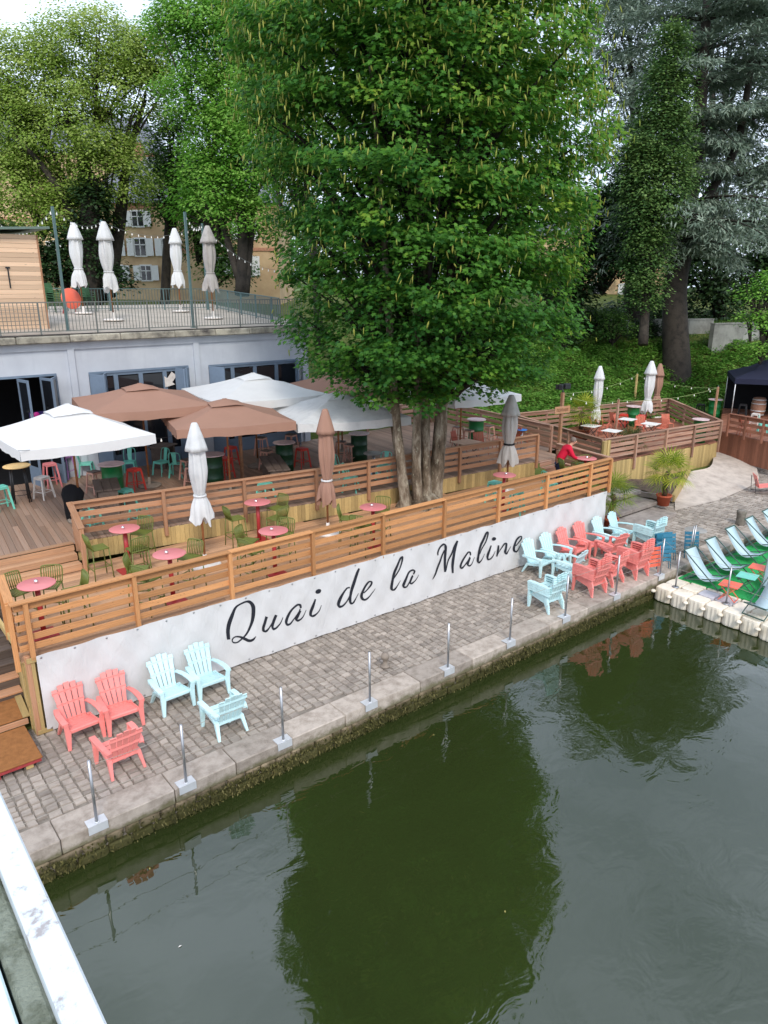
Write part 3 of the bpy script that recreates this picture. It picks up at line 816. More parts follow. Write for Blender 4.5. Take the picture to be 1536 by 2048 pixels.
# ---------------------------------------------------------------- furniture builders (each faces -Y, base at the origin)
def mk_adirondack(mat, name='garden_chair'):
    t = thing(name, 'x', 'chair')
    s = MB()                                           # seat: five slats and a curved front lip
    for k in range(5):
        y = -.26 + k * .105; z = .355 - k * .022
        s.box((0, y, z), (.50, .092, .018), rx=R(-12), ch=.004)
    s.box((0, -.315, .335), (.50, .03, .07), ch=.01)
    for sx in (-1, 0, 1): s.box((sx * .225, -.05, .30), (.04, .5, .035), rx=R(-12))
    s.build('seat', mat, t)
    b = MB()                                           # fan of five slats, slotted, with ribs behind
    prof = [(-.2, .84), (-.105, .925), (0, .955), (.105, .925), (.2, .84)]
    P0, ang = Vector((0, .17, .27)), R(22)
    def bp(u, h, off=0):      # u across, h along the back
        return Vector((u, .17 + math.sin(ang) * h + off * math.cos(ang) - .12 * u * u, .27 + math.cos(ang) * h - off * math.sin(ang)))
    tops = [.63, .69, .71, .69, .63]
    for k in range(5):
        c0, c1 = (k - 2) * .083, (k - 2) * .118
        for (h0, h1) in ((0, tops[k]),):
            vs = []
            hs = [0, .12, .3, .5, tops[k] - .03, tops[k]]
            for h in hs:
                c = c0 + (c1 - c0) * h / .7; w = (.062 + (.103 - .062) * h / .7) * (.93 if h == tops[k] else 1)
                for off in (0, .018):
                    vs += [bp(c - w / 2, h, off), bp(c + w / 2, h, off)]
            fs = []
            for i in range(len(hs) - 1):
                a = i * 4; e = a + 4
                fs += [(a, a + 1, e + 1, e), (a + 2, e + 2, e + 3, a + 3), (a, e, e + 2, a + 2), (a + 1, a + 3, e + 3, e + 1)]
            fs += [(0, 2, 3, 1), (len(vs) - 4, len(vs) - 3, len(vs) - 1, len(vs) - 2)]
            b.add(vs, fs)
    for h, w in ((.03, .42), (.33, .50), (.56, .56)):
        pts = [bp(u * w / 2, h, .014) for u in (-1, -.5, 0, .5, 1)]
        for i in range(4): b.beam(pts[i], pts[i + 1], .03, .045)
    b.build('backrest', mat, t)
    for sx in (-1, 1):
        a = MB()
        pts = [(sx * .33, -.36, .535), (sx * .335, -.2, .55), (sx * .325, 0, .545), (sx * .30, .18, .53), (sx * .27, .31, .51)]
        for i in range(4): a.beam(pts[i], pts[i + 1], (.105, .105, .095, .08)[i], .022)
        for i in range(4): a.beam(Vector(pts[i]) + Vector((sx * .047, 0, -.02)), Vector(pts[i + 1]) + Vector((sx * .04, 0, -.02)), .014, .045)
        a.build('armrest', mat, t)
        l = MB()
        def leg(top, bot, w0, w1, d0, d1):
            (x0, y0, z0), (x1, y1, z1) = top, bot
            vs = []
            for (x, y, z, w, d) in ((x0, y0, z0, w0, d0), (x1, y1, z1, w1, d1)):
                vs += [(x - w / 2, y - d / 2, z), (x + w / 2, y - d / 2, z), (x + w / 2, y + d / 2, z), (x - w / 2, y + d / 2, z)]
            return vs, [(3, 2, 1, 0), (4, 5, 6, 7), (0, 1, 5, 4), (1, 2, 6, 5), (2, 3, 7, 6), (3, 0, 4, 7)]
        l.add(*leg((sx * .33, -.345, .53), (sx * .305, -.33, .33), .07, .085, .05, .05))
        l.add(*leg((sx * .30, -.33, .35), (sx * .315, -.345, 0), .10, .055, .055, .045))
        l.build('leg', mat, t)
        l = MB(); l.add(*leg((sx * .25, .14, .30), (sx * .285, .30, 0), .075, .045, .09, .045)); l.build('leg', mat, t)
        l = MB(); l.box((sx * .262, -.08, .31), (.03, .52, .06), rx=R(-11)); l.build('side_rail', mat, t)
    return t

def rtube(s, pts, r, k=4, n=6):
    """tube through rounded points"""
    s.tube([tuple(p) for p in catmull(pts, k)], r, n)
def mk_olive_stool(mat):
    t = thing('bar_stool', 'x', 'bar stool')
    sh = .76
    s = MB()
    for k in range(9): s.box((-.168 + k * .042, 0, sh), (.028, .38, .014), ch=.003)
    s.tube([(-.19, -.19, sh - .012), (.19, -.19, sh - .012), (.19, .19, sh - .012), (-.19, .19, sh - .012), (-.19, -.19, sh - .012)], .013, 6)
    s.build('seat', mat, t)
    b = MB()
    rtube(b, [(-.195, .17, sh), (-.205, .22, sh + .16), (-.2, .245, sh + .29), (-.15, .25, sh + .325), (0, .255, sh + .335), (.15, .25, sh + .325), (.2, .245, sh + .29), (.205, .22, sh + .16), (.195, .17, sh)], .013)
    for k in range(8):
        x = -.154 + k * .044
        b.tube([(x, .18, sh), (x, .225, sh + .15), (x, .25, sh + .32)], .011, 5)
    b.build('backrest', mat, t)
    for sx in (-1, 1):
        for sy in (-1, 1):
            MB().tube([(sx * .185, sy * .18, sh - .01), (sx * .225, sy * .215, 0)], .013, 6).build('leg', mat, t)
    f = MB(); q = .212
    f.tube([(-q, -q, .28), (q, -q, .28)], .011, 6); f.tube([(-q, q, .28), (q, q, .28)], .011, 6)
    f.tube([(-q, -q, .33), (-q, q, .33)], .011, 6); f.tube([(q, -q, .33), (q, q, .33)], .011, 6)
    f.build('footrest', mat, t)
    return t
def mk_round_table(top, ped, h=1.07, r=.345):
    t = thing('bar_table', 'x', 'table')
    MB().lathe([(r - .01, h - .022), (r, h - .014), (r, h - .004), (r - .008, h), (0, h)], 36).build('table_top', top, t)
    MB().lathe([(.05, .02), (.05, h - .022)], 12).build('pedestal', ped, t)
    MB().box((0, 0, .012), (.46, .46, .022), ch=.006).build('foot_plate', ped, t)
    return t
def mk_tolix(mat, h=.68, seatmat=None, name='metal_stool'):
    t = thing(name, 'x', 'stool')
    s = MB(); s.box((0, 0, h - .012), (.31, .31, .024), ch=.008); s.build('seat', seatmat or mat, t)
    a = MB()
    for k in range(4):
        a.box((math.cos(k * math.pi / 2) * .15, math.sin(k * math.pi / 2) * .15, h - .05), (.012, .27, .055), rz=k * math.pi / 2)
    a.build('apron', mat, t)
    for sx in (-1, 1):
        for sy in (-1, 1):
            l = MB()
            l.beam((sx * .135, sy * .135, h - .03), (sx * .205, sy * .205, 0), .055, .012, up=(sx, -sy, 0))
            l.beam((sx * .14, sy * .125, h - .03), (sx * .21, sy * .195, 0), .012, .04, up=(sx, -sy, 0))
            l.build('leg', mat, t)
    f = MB(); q = .178
    for (x0, y0, x1, y1) in ((-1, -1, 1, -1), (1, -1, 1, 1), (1, 1, -1, 1), (-1, 1, -1, -1)):
        f.beam((x0 * q, y0 * q, h * .33), (x1 * q, y1 * q, h * .33), .008, .022)
    f.build('footrest', mat, t)
    return t
def mk_tolix_chair(mat, h=.46, name='metal_chair'):
    t = thing(name, 'x', 'chair')
    s = MB(); s.box((0, 0, h - .01), (.37, .36, .02), ch=.008); s.box((0, -.17, h - .04), (.34, .012, .05)); s.box((-.175, 0, h - .04), (.012, .32, .05)); s.box((.175, 0, h - .04), (.012, .32, .05)); s.build('seat', mat, t)
    b = MB()
    rtube(b, [(-.18, .16, h), (-.185, .2, h + .2), (-.16, .235, h + .36), (0, .25, h + .4), (.16, .235, h + .36), (.185, .2, h + .2), (.18, .16, h)], .012)
    vs = [(-.06, .17, h), (.06, .17, h), (.075, .25, h + .39), (-.075, .25, h + .39), (-.06, .18, h), (.06, .18, h), (.075, .262, h + .39), (-.075, .262, h + .39)]
    b.add(vs, [(0, 1, 2, 3), (7, 6, 5, 4), (0, 3, 7, 4), (1, 5, 6, 2)])
    b.build('backrest', mat, t)
    for sx in (-1, 1):
        for sy in (-1, 1):
            MB().beam((sx * .165, sy * .16, h - .02), (sx * .215, sy * .215, 0), .05, .02, up=(sx, -sy, 0)).build('leg', mat, t)
    return t
def mk_barrel(mat, topmat, h=1.05, r=.29, tr=.37):
    t = thing('barrel_table', 'x', 'barrel table')
    prof = [(r, 0)]
    for zz in (.3, .62):
        prof += [(r, zz * h - .02), (r + .014, zz * h), (r, zz * h + .02)]
    prof += [(r, h - .06), (r + .012, h - .05), (r + .012, h - .035)]
    MB().lathe(prof, 24).build('drum', mat, t)
    MB().lathe([(r, h - .034), (tr, h - .03), (tr + .005, h - .015), (tr, h), (0, h)], 12, smooth=False).build('table_top', topmat, t)
    return t
def mk_picnic(mat, L=1.5):
    t = thing('wooden_bench_table', 'x', 'table')
    for k in range(3):
        o = MB().box((0, -.23 + k * .225, .74), (L, .215, .045), ch=.006).build('top_board', mat, t)
    for sx in (-1, 1):
        MB().box((sx * (L / 2 - .1), 0, .36), (.09, .5, .70)).build('leg', mat, t)
    MB().box((0, 0, .3), (L - .2, .06, .1)).build('stretcher', mat, t)
    return t
def mk_parasol(fab, size=3.2, h=2.55, rise=.75, val=.24, name='parasol'):
    t = thing(name, 'x', 'parasol')
    hs = size / 2
    K = 10
    def cp(u, v):        # u along one edge, v from hem (0) to top (1)
        r = hs * (1 - v)
        sag = -.05 * math.sin(math.pi * v) - .045 * (1 - abs(u)) * (1 - v) ** 2
        return r, u * r, h + rise * v + sag
    b = MB()
    for q in range(4):
        m = Matrix.Rotation(q * math.pi / 2, 3, 'Z')
        vs, fs = [], []
        for j in range(8):
            v = j / 7 * .93
            for i in range(K + 1):
                u = -1 + 2 * i / K
                vs.append(m @ Vector(cp(u, v)))
        for j in range(7):
            for i in range(K):
                a = j * (K + 1) + i
                fs.append((a, a + 1, a + K + 2, a + K + 1))
        b.add(vs, fs, True)
    b.build('canopy', fab, t)
    for q in range(4):
        m = Matrix.Rotation(q * math.pi / 2, 3, 'Z')
        vs = []
        for i in range(K * 2 + 1):
            u = -1 + i / K
            x, y, z = cp(u, 0)
            fl = .012 * math.sin(i * 2.1 + q)
            vs += [m @ Vector((x, y, z)), m @ Vector((x + .012 + fl, y, z - val + .012 * math.sin(i * 1.3 + q * 2)))]
        MB().add(vs, [(2 * i, 2 * i + 1, 2 * i + 3, 2 * i + 2) for i in range(K * 2)], True).build('valance', fab, t)
    vc = MB(); vh = .48
    for q in range(4):
        m = Matrix.Rotation(q * math.pi / 2, 3, 'Z')
        rr = lambda v: vh * (1 - v)
        vs = [m @ Vector((vh, u * vh, h + rise * .715 + (.02 if abs(u) < 1 else 0) + .012 * math.sin(u * 9 + q))) for u in (-1, -.5, 0, .5, 1)]
        vs += [m @ Vector((.06, u * .06, h + rise + .0)) for u in (-1, -.5, 0, .5, 1)]
        vc.add(vs, [(i, i + 1, i + 6, i + 5) for i in range(4)], True)
    vc.box((0, 0, h + rise + .005), (.12, .12, .02), ch=.004)
    vc.build('vent_cap', fab, t)
    MB().lathe([(.03, .03), (.03, h + rise)], 12).build('pole', W_POLE, t)
    ribs = MB()
    for q in range(8):
        a = q * math.pi / 4 + math.pi / 4
        L = hs * (1.41 if q % 2 == 0 else 1.0)
        ribs.beam((0, 0, h + rise - .2), (math.cos(a) * L * .93, math.sin(a) * L * .93, h - .09), .02, .03)
        ribs.beam((0, 0, h - .35), (math.cos(a) * L * .5, math.sin(a) * L * .5, h + rise * .42 - .2), .016, .022)
    ribs.build('ribs', W_POLE, t)
    MB().lathe([(.36, 0), (.36, .05), (.31, .075), (.05, .085), (.045, .3), (.03, .3)], 20).build('base', IRON, t)
    return t
def mk_closed_parasol(fab, H=3.3, tie=None, pole=W_POLE, basemat=None, seed=0, tz=1.55, rmax=.23, foot=True):
    rr = random.Random(seed)
    t = thing('closed_parasol', 'x', 'parasol')
    lean = (rr.uniform(-.03, .03), rr.uniform(-.03, .03))
    ph = [rr.uniform(0, 6.28) for _ in range(4)]
    def wob(amp):
        def f(a, z):
            return 1 + amp * (.5 - 1.1 * abs(math.sin(a * 4 + ph[0] + z * .35)) ** .7 + math.sin(a * 5 + ph[1] - z * 1.5) * .3 + math.sin(a * 3 + ph[2] + z * 2) * .4 + .25 * math.sin(a * 11 + z * 3 + ph[3]))
        return f
    zt = H
    c0 = H - .62
    zs = np.linspace(tz - .02, c0 + .15, 16)
    body = []
    for z in zs:
        u = (z - tz) / (c0 - tz)
        body.append((rmax * (.50 + .5 * math.sin(min(1, u * 1.25) * math.pi / 2)) * (1 - .22 * max(0, u - .5) * 2), float(z)))
    m = MB().lathe(body, 64, wob=wob(.17)); o = m.build('folded_canopy', fab, t)
    skz = tz - .62
    m = MB().lathe([(rmax * .62, tz + .02), (rmax * .55, tz), (rmax * .68, tz - .08), (rmax * .86, tz - .2), (rmax * .92, tz - .32), (rmax * .98, tz - .45), (rmax * 1.0, skz)], 64, wob=lambda a, z: 1 + (tz - z) * (.55 - 1.0 * abs(math.sin(a * 3.5 + ph[3] + z)) ** .7 + .35 * math.sin(a * 3 + ph[1]) + .2 * math.sin(a * 9 + z * 4)) * .7 + .05 * math.sin(a * 11))
    # uneven hem
    for i, v in enumerate(m.v):
        if v[2] < skz + .05:
            a = math.atan2(v[1], v[0]); m.v[i] = (v[0], v[1], v[2] + .10 * math.sin(a * 4 + ph[0]) + .05 * math.sin(a * 7))
    m.f = [f for f in m.f if len(f) <= 4]; m.sm = m.sm[:len(m.f)]
    m.build('loose_hem', fab, t)
    MB().lathe([(rmax * 1.12, c0 - .02), (rmax * 1.02, c0 + .08), (rmax * .72, c0 + .33), (rmax * .36, H - .04), (rmax * .26, H), (0, H + .01)], 40, wob=lambda a, z: 1 + .10 * math.sin(a * 4 + ph[2]) * (H - z) + .07 * math.sin(a * 8 + ph[0]) * (H - z)).build('top_hood', fab, t)
    MB().lathe([(rmax * .66, tz - .02), (rmax * .68, tz), (rmax * .66, tz + .025)], 24).build('strap', tie or fab, t)
    MB().lathe([(.028, .03), (.026, H - .1)], 10).build('pole', pole, t)
    if foot: MB().lathe([(.38, 0), (.38, .05), (.33, .07), (.05, .085), (.045, .3), (.03, .3)], 20).build('base', basemat or WHITEM, t)
    return t
def mk_deckchair(fab, frame):
    t = thing('deck_chair', 'x', 'deck chair')
    pts = catmull([(0, .62, .88), (0, .38, .52), (0, .12, .24), (0, -.15, .17), (0, -.5, .33)], 6)
    vs, fs = [], []
    for p in pts:
        for sx in (-.282, .282): vs.append((sx, p[1], p[2]))
    k = len(vs)
    for p in pts:
        for sx in (-.282, .282): vs.append((sx, p[1] - .004, p[2] - .012))
    for i in range(len(pts) - 1):
        a = i * 2
        fs += [(a, a + 1, a + 3, a + 2), (k + a, k + a + 2, k + a + 3, k + a + 1), (a, a + 2, k + a + 2, k + a), (a + 1, k + a + 1, k + a + 3, a + 3)]
    MB().add(vs, fs, True).build('sling', fab, t)
    for sx in (-1, 1):
        MB().beam((sx * .29, .64, .9), (sx * .29, -.55, .02), .018, .028).build('back_rail', frame, t)
        MB().beam((sx * .265, -.53, .34), (sx * .265, .5, .02), .018, .028).build('seat_rail', frame, t)
    for (y, z) in ((.63, .89), (-.52, .335), (.48, .03), (-.53, .03)): MB().beam((-.3, y, z), (.3, y, z), .03, .03).build('crossbar', frame, t)
    MB().beam((-.28, .2, .3), (-.28, .55, .02), .02, .03).build('prop', frame, t)
    MB().beam((.28, .2, .3), (.28, .55, .02), .02, .03).build('prop', frame, t)
    return t
def mk_folding_table(top, frame, s=.55, h=.55):
    t = thing('folding_table', 'x', 'table')
    MB().box((0, 0, h - .01), (s, s, .018), ch=.006).build('table_top', top, t)
    for sx in (-1, 1):
        MB().beam((sx * s * .4, -s * .42, h - .02), (sx * s * .4, s * .42, .01), .02, .02).build('leg', frame, t)
        MB().beam((sx * s * .36, s * .42, h - .02), (sx * s * .36, -s * .42, .01), .02, .02).build('leg', frame, t)
    MB().beam((-s * .42, s * .4, .015), (s * .42, s * .4, .015), .018, .018).build('crossbar', frame, t); MB().beam((-s * .38, -s * .4, .015), (s * .38, -s * .4, .015), .018, .018).build('crossbar', frame, t)
    return t
def mk_slat_chair(mat):
    t = thing('slatted_chair', 'x', 'chair')
    s = MB()
    for k in range(6): s.box((0, -.18 + k * .07, .45), (.4, .05, .012), ch=.003)
    s.build('seat', mat, t)
    b = MB()
    for k in range(6): b.beam((-.165 + k * .066, .19, .46), (-.165 + k * .066, .27, .83), .05, .012, up=(0, 1, 0))
    b.tube([(-.2, .18, .45), (-.2, .28, .84), (.2, .28, .84), (.2, .18, .45)], .012, 6)
    b.build('backrest', mat, t)
    for sx in (-1, 1):
        MB().tube([(sx * .2, -.19, .45), (sx * .21, -.22, 0)], .012, 6).build('leg', mat, t)
        MB().tube([(sx * .2, .19, .45), (sx * .21, .25, 0)], .012, 6).build('leg', mat, t)
        a = MB(); a.tube([(sx * .21, -.2, .45), (sx * .22, -.2, .64), (sx * .22, .22, .66)], .011, 6); a.build('armrest', mat, t)
    return t
PROTO = {}
def put(key, maker, loc, rz, label, group=None):
    """first call builds, later calls copy"""
    loc = Vector(loc)
    if abs(loc.z - Z1) < .02 and loc.x < 20.3: loc.y = max(loc.y, FY + .4)
    if abs(loc.z - Z2) < .02 and loc.x < 20.3: loc.y = max(loc.y, uy(loc.x) + .42)      # stay behind the upper railing
    if key not in PROTO:
        o = maker(); PROTO[key] = o
        o.location = loc; o.rotation_euler = (0, 0, rz)
        o['label'] = label
        if group: o['group'] = group
        return o
    o = copy_tree(PROTO[key], loc, rz, label)
    if group: o['group'] = group
    elif 'group' in o: del o['group']
    return o

# ---------------------------------------------------------------- quay chairs
PI = math.pi
c_coral = lambda: mk_adirondack(CORAL)
c_aqua = lambda: mk_adirondack(AQUA)
def chair_at(key, mk, px, py, rz, label, group, back=False, dz=0):
    p = at(px, py)
    if not back and px > 1000:
        p = at(px, py + (p.y > 12.12) * (p.y - 12.12) * 30); p.y = min(p.y, 12.2)
    off = Vector((0, .345, 0)) if not back else Vector((0, -.3, 0))
    off = Matrix.Rotation(rz, 3, 'Z') @ off
    return put(key, mk, p + off + Vector((0, 0, dz)), rz, label, group)
G1 = 'low plastic garden chairs at the left end of the banner'
chair_at('coral', c_coral, 175, 1487, R(3), 'leftmost coral plastic armchair with its back to the banner', G1)
chair_at('coral', c_coral, 254, 1461, R(-2), 'coral plastic armchair facing the water, next to the pale blue pair', G1)
chair_at('aqua', c_aqua, 359, 1422, R(2), 'pale blue plastic armchair facing the water, beside the coral pair', G1)
chair_at('aqua', c_aqua, 430, 1396, R(-1), 'pale blue plastic armchair facing the water below the letter Q', G1)
chair_at('coral', c_coral, 258, 1547, R(182), 'coral plastic armchair turned with its back to the river', G1, back=True)
chair_at('aqua', c_aqua, 467, 1472, R(179), 'lone pale blue plastic armchair turned with its back to the river, near the letter Q', G1, back=True)
G2 = 'low plastic garden chairs at the right end of the banner'
chair_at('aqua', c_aqua, 1093, 1147, R(4), 'pale blue armchair against the banner just right of the lettering', G2)
chair_at('aqua', c_aqua, 1127, 1132, R(2), 'second pale blue armchair from the lettering, left of the coral pair', G2)
chair_at('coral', c_coral, 1160, 1115, R(5), 'coral armchair against the banner, left one of the pair', G2)
chair_at('coral', c_coral, 1191, 1102, R(-2), 'coral armchair against the banner, right one of the pair', G2)
chair_at('aqua', c_aqua, 1229, 1096, R(3), 'pale blue armchair at the end of the banner, left of the palm pot', G2)
chair_at('aqua', c_aqua, 1261, 1084, R(8), 'pale blue armchair farthest right against the banner end, before the palm pot', G2)
chair_at('aqua', c_aqua, 1156, 1160, R(188), 'single pale blue armchair turned away from the river, before the coral stacks', G2, back=True)
for k, (wh) in enumerate(('lowest', 'second', 'third', 'topmost')):
    chair_at('aqua', c_aqua, 1112 - k * .4, 1223, R(178), 'pale blue armchair, %s of the stack nearest the rope fence' % wh, 'pale blue chair stack by the rope fence', back=True, dz=k * .062)
for k, (wh) in enumerate(('lowest', 'second', 'third', 'fourth', 'topmost')):
    chair_at('coral', c_coral, 1198, 1190, R(176), 'coral armchair, %s of the nearest coral stack' % wh, 'nearest coral chair stack', back=True, dz=k * .062)
for k, (wh) in enumerate(('lowest', 'second', 'topmost')):
    chair_at('coral', c_coral, 1236, 1170, R(184), 'coral armchair, %s of the short middle coral stack' % wh, 'middle coral chair stack', back=True, dz=k * .062)
for k, (wh) in enumerate(('lowest', 'second', 'third', 'fourth', 'fifth', 'topmost')):
    chair_at('coral', c_coral, 1284, 1156, R(178), 'coral armchair, %s of the tall right coral stack' % wh, 'right coral chair stack', back=True, dz=k * .062)
chair_at('coral', c_coral, 1236, 1122, R(172), 'single coral armchair turned away from the river behind the stacks', G2, back=True)
for k, (wh) in enumerate(('lowest', 'second', 'third', 'topmost')):
    chair_at('aqua', c_aqua, 1312, 1098, R(176), 'pale blue armchair, %s of the stack beside the folded teal chairs' % wh, 'pale blue chair stack by the folded chairs', back=True, dz=k * .062)
PETROL = m_plain('metal_petrol', srgb(44, 112, 138), .45, .45, .1)
def folded(name, mat, loc, rz, label, tilt=12, w=.42, h=.82):
    t = thing(name, label, 'chair', loc, rz)
    f = MB()
    for sx in (-1, 1):
        f.tube([(sx * w / 2, 0, 0), (sx * w / 2, math.sin(R(tilt)) * h, h)], .011, 6); f.tube([(sx * w / 2 * .85, .05, 0), (sx * w / 2 * .85, .05 + math.sin(R(tilt)) * h * .8, h * .8)], .011, 6)
    f.build('frame', mat, t)
    for k in range(5):
        z = .28 + k * .12
        MB().box((0, math.sin(R(tilt)) * z - .01, z), (w * .98, .012, .095), rx=R(-tilt), ch=.003).build('slat', mat, t)
    return t
folded('folded_chair', PETROL, at(1333, 1140) + Vector((0, .1, 0)), R(-35), 'folded petrol blue metal chair leaning at the quay edge, left one')
folded('folded_chair', PETROL, at(1350, 1125) + Vector((0, .2, 0)), R(-30), 'folded petrol blue metal chair leaning at the quay edge, right one')
folded('folded_chair', ORANGEM, at(1311, 1150) + Vector((0, .05, 0)), R(-20), 'folded orange metal chair leaning at the quay edge', 8)
folded('folded_chair', PETROL, at(1388, 1118) + Vector((0, .1, 0)), R(-40), 'folded blue metal chair leaning near the grey round table')
t = thing('folded_table', 'petrol blue folded metal table leaning behind the coral stacks', 'table', at(1330, 1112), R(-20))
MB().box((0, .1, .42), (.6, .03, .6), rx=R(-8), ch=.01).build('table_top', PETROL, t); MB().box((0, .2, .35), (.5, .02, .66), rx=R(-14)).build('leg_frame', PETROL, t)
o = put('greytable', lambda: mk_round_table(m_plain('zinc_grey', srgb(150, 146, 140), .5, .4), STEEL, .72, .33), at(1386, 1103), 0, 'small grey round metal table on the cobbles')
# ---------------------------------------------------------------- lower deck furniture
def face(d):              # rotation that turns a thing's front (-Y) towards direction d
    return math.atan2(d[0], -d[1])
TB = [((2.91, 14.1), 'at the left end by the steps'), ((5.41, 16.3), 'by the stair handrail'), ((5.54, 14.05), 'above the left blue chairs'),
      ((8.91, 16.25), 'against the plank riser behind the white parasol'), ((8.04, 13.98), 'against the front railing above the lettering'), ((11.0, 14.0), 'left of the big tree trunks'),
      ((16.1, 14.1), 'under the folded grey parasol'), ((19.85, 13.9), 'beside the man in red')]
SEATS = {0: (112, 58, 4), 1: (182, 42, 268), 2: (150, 205, 25), 3: (182, 8, 285), 4: (128, 195, 42), 5: (140, 35, 205), 7: (150, 205)}
SIDE = {112: 'back', 58: 'back right', 4: 'right', 182: 'left', 42: 'back right', 268: 'front', 150: 'back left', 205: 'front left', 25: 'right', 8: 'right', 285: 'front', 128: 'back left', 195: 'left', 140: 'back left', 35: 'back right'}
BALL = m_plain('chrome', (.8, .8, .8), .15, .6, .05, metal=.9)
for i, ((x, y), where) in enumerate(TB):
    put('pinktable', lambda: mk_round_table(PINKT, PINKP), (x, y, Z1), 0, 'round dusty pink bar table ' + where, 'pink bar tables on the lower deck')
    a = MB().lathe([(.02, 0), (.034, .012), (.04, .035), (.03, .058), (.012, .066), (0, .066)], 12).build('table_ashtray', BALL)
    a.location = (x + random.uniform(-.05, .05), y + random.uniform(-.05, .05), Z1 + 1.07)
    tag(a, 'small silver ball ashtray on pink table ' + where, 'ashtray', 'ashtrays on the pink tables')
    for d in SEATS.get(i, ()):
        a = R(d + random.uniform(-5, 5)); q = (x + math.cos(a) * .66, y + math.sin(a) * .66)
        put('olive', lambda: mk_olive_stool(OLIVE), (q[0], q[1], Z1), face((x - q[0], y - q[1])), 'olive slatted bar stool, %s of pink table %s' % (SIDE[d], where), 'olive bar stools on the lower deck')
def stool(key, mat, px, py, z, label, h=.68, seat=None, rz=0.3, group=None):
    return put(key, lambda: mk_tolix(mat, h, seat), at(px, py, z + h) - Vector((0, 0, h)), rz, label, group)
def tchair(key, mat, px, py, z, rz, label, h=.46):
    return put(key, lambda: mk_tolix_chair(mat, h), at(px, py, z + h) - Vector((0, 0, h)), rz, label)
stool('mint', TEAL, 990, 963, Z1, 'mint metal stool on lower deck below the grey parasol', rz=.1)
stool('mint', TEAL, 1048, 986, Z1, 'mint metal stool behind the front railing, right of grey parasol', rz=.4)
tchair('mintchair', TEAL, 1165, 945, Z1, R(120), 'mint metal chair behind the front railing near the man')
tchair('mintchair', TEAL, 1100, 965, Z1, R(80), 'mint metal chair behind the front railing, left of the man')
def closed(fab, b, tp, z, label, seed, H=None, **kw):
    p = at(b[0], b[1], z)
    d = ray(*tp); s_ = (p - C_O).xy.dot(d.xy) / d.xy.length_squared
    H = H or (C_O + d * s_).z - z
    t = mk_closed_parasol(fab, H, seed=seed, **kw)
    t.location = p; t['label'] = label; t['group'] = 'folded parasols'
    return t
closed(WHITEF2, (411, 1132), (402, 845), Z1, 'tall folded white parasol standing on the lower deck', 3, tz=1.78)
closed(BROWNF, (656, 1066), (652, 818), Z1, 'folded dusty brown parasol in front of the upper railing', 4, tz=1.5, tie=WHITEF)
closed(GREYF, (1013, 985), (1026, 790), Z1, 'folded grey parasol right of the tree trunks', 5, tz=1.62, tie=BLACKF, rmax=.27)

# ---------------------------------------------------------------- upper deck furniture
t = thing('bar_table', 'round wood-topped bar table with black legs near the left edge', 'table', at(33, 931, 3.07) - Vector((0, 0, 1.07)))
MB().lathe([(.36, 1.04), (.365, 1.05), (.365, 1.065), (.36, 1.07), (0, 1.07)], 32).build('table_top', m_wood('table_ply', srgb(214, 178, 122), dark=.9), t)
for k in range(8):
    a = k // 2 * PI / 2 + .5 + (k % 2) * .25
    MB().tube([(math.cos(a) * .24, math.sin(a) * .24, 1.04), (math.cos(a) * .30, math.sin(a) * .30, 0)], .017, 8).build('leg', BLACKM, t)
MB().tube([(math.cos(k * PI / 12) * .285, math.sin(k * PI / 12) * .285, .25) for k in range(25)], .01, 6).build('foot_ring', BLACKM, t)
stool('mint', TEAL, 0, 972, Z2, 'mint metal stool at the left picture edge, beside the wood-topped table', rz=.2)
stool('white', WHITEM, 83, 953, Z2, 'scuffed white metal stool right of the wood-topped table', .66, rz=.5)
stool('redsaddle', PINKT, 99, 926, Z2, 'dusty red stool with dark legs under the left white parasol', .76, rz=.1)
stool('violet', VIOLET, 130, 910, Z2, 'violet metal stool under the left white parasol', .76, rz=.6)
tchair('mintchair', TEAL, 172, 925, Z2, R(60), 'mint metal chair left of the green barrel table')
tchair('mintchair', TEAL, 258, 922, Z2, R(-30), 'mint metal chair behind the green barrel table')
stool('blush', BLUSH, 188, 942, Z2, 'blush metal stool with dark seat left of the green barrel table', .68, W_DARK, .3)
stool('red', REDM, 268, 937, Z2, 'bright red metal stool right of the green barrel table', .68, rz=.3)
TOPP = m_plain('barrel_top_print', srgb(206, 180, 178), .5, .4, .2, 6)
put('barrel', lambda: mk_barrel(BARREL, TOPP), at(222, 927, 3.05) - Vector((0, 0, 1.05)), .2, 'green barrel table under the right edge of the left white parasol', 'green barrel tables')
def picnic(px, py, rz, label, L=1.5):
    t = mk_picnic(W_DARK, L); t.location = at(px, py, Z2 + .76) - Vector((0, 0, .76)); t.rotation_euler = (0, 0, rz); t['label'] = label
picnic(212, 968, R(75), 'dark weathered plank table behind the railing corner', 1.3)
picnic(548, 925, R(68), 'dark weathered plank table in the middle of the upper deck', 2.0)
for px_, py_, lb in ((157, 1001, 'beside the black coat'), (250, 978, 'at the near side of the dark plank table'), (182, 1022, 'seen through the railing slats at left'), (276, 1010, 'seen through the railing slats by the dark plank table'), (530, 965, 'behind the railing near the white charger cable')):
    stool('lowmint', TEAL, px_, py_, Z2, 'low mint metal stool ' + lb, .46, rz=.3)
c = thing('draped_coat', 'black coat draped over a seat at the railing corner', 'coat', at(150, 1040, Z2))
MB().lathe([(.16, 0), (.2, .2), (.24, .5), (.27, .75), (.2, .9), (.1, .97), (0, .98)], 20, wob=lambda a, z: 1 + .18 * math.sin(a * 3 + z * 4) + .1 * math.sin(a * 7)).build('cloth', BLACKF, c)
picnic(325, 890, R(35), 'square tan-topped table under the near brown parasol', .8)
tchair('mintchair', TEAL, 322, 922, Z2, R(-70), 'mint metal chair beside the brown parasol pole')
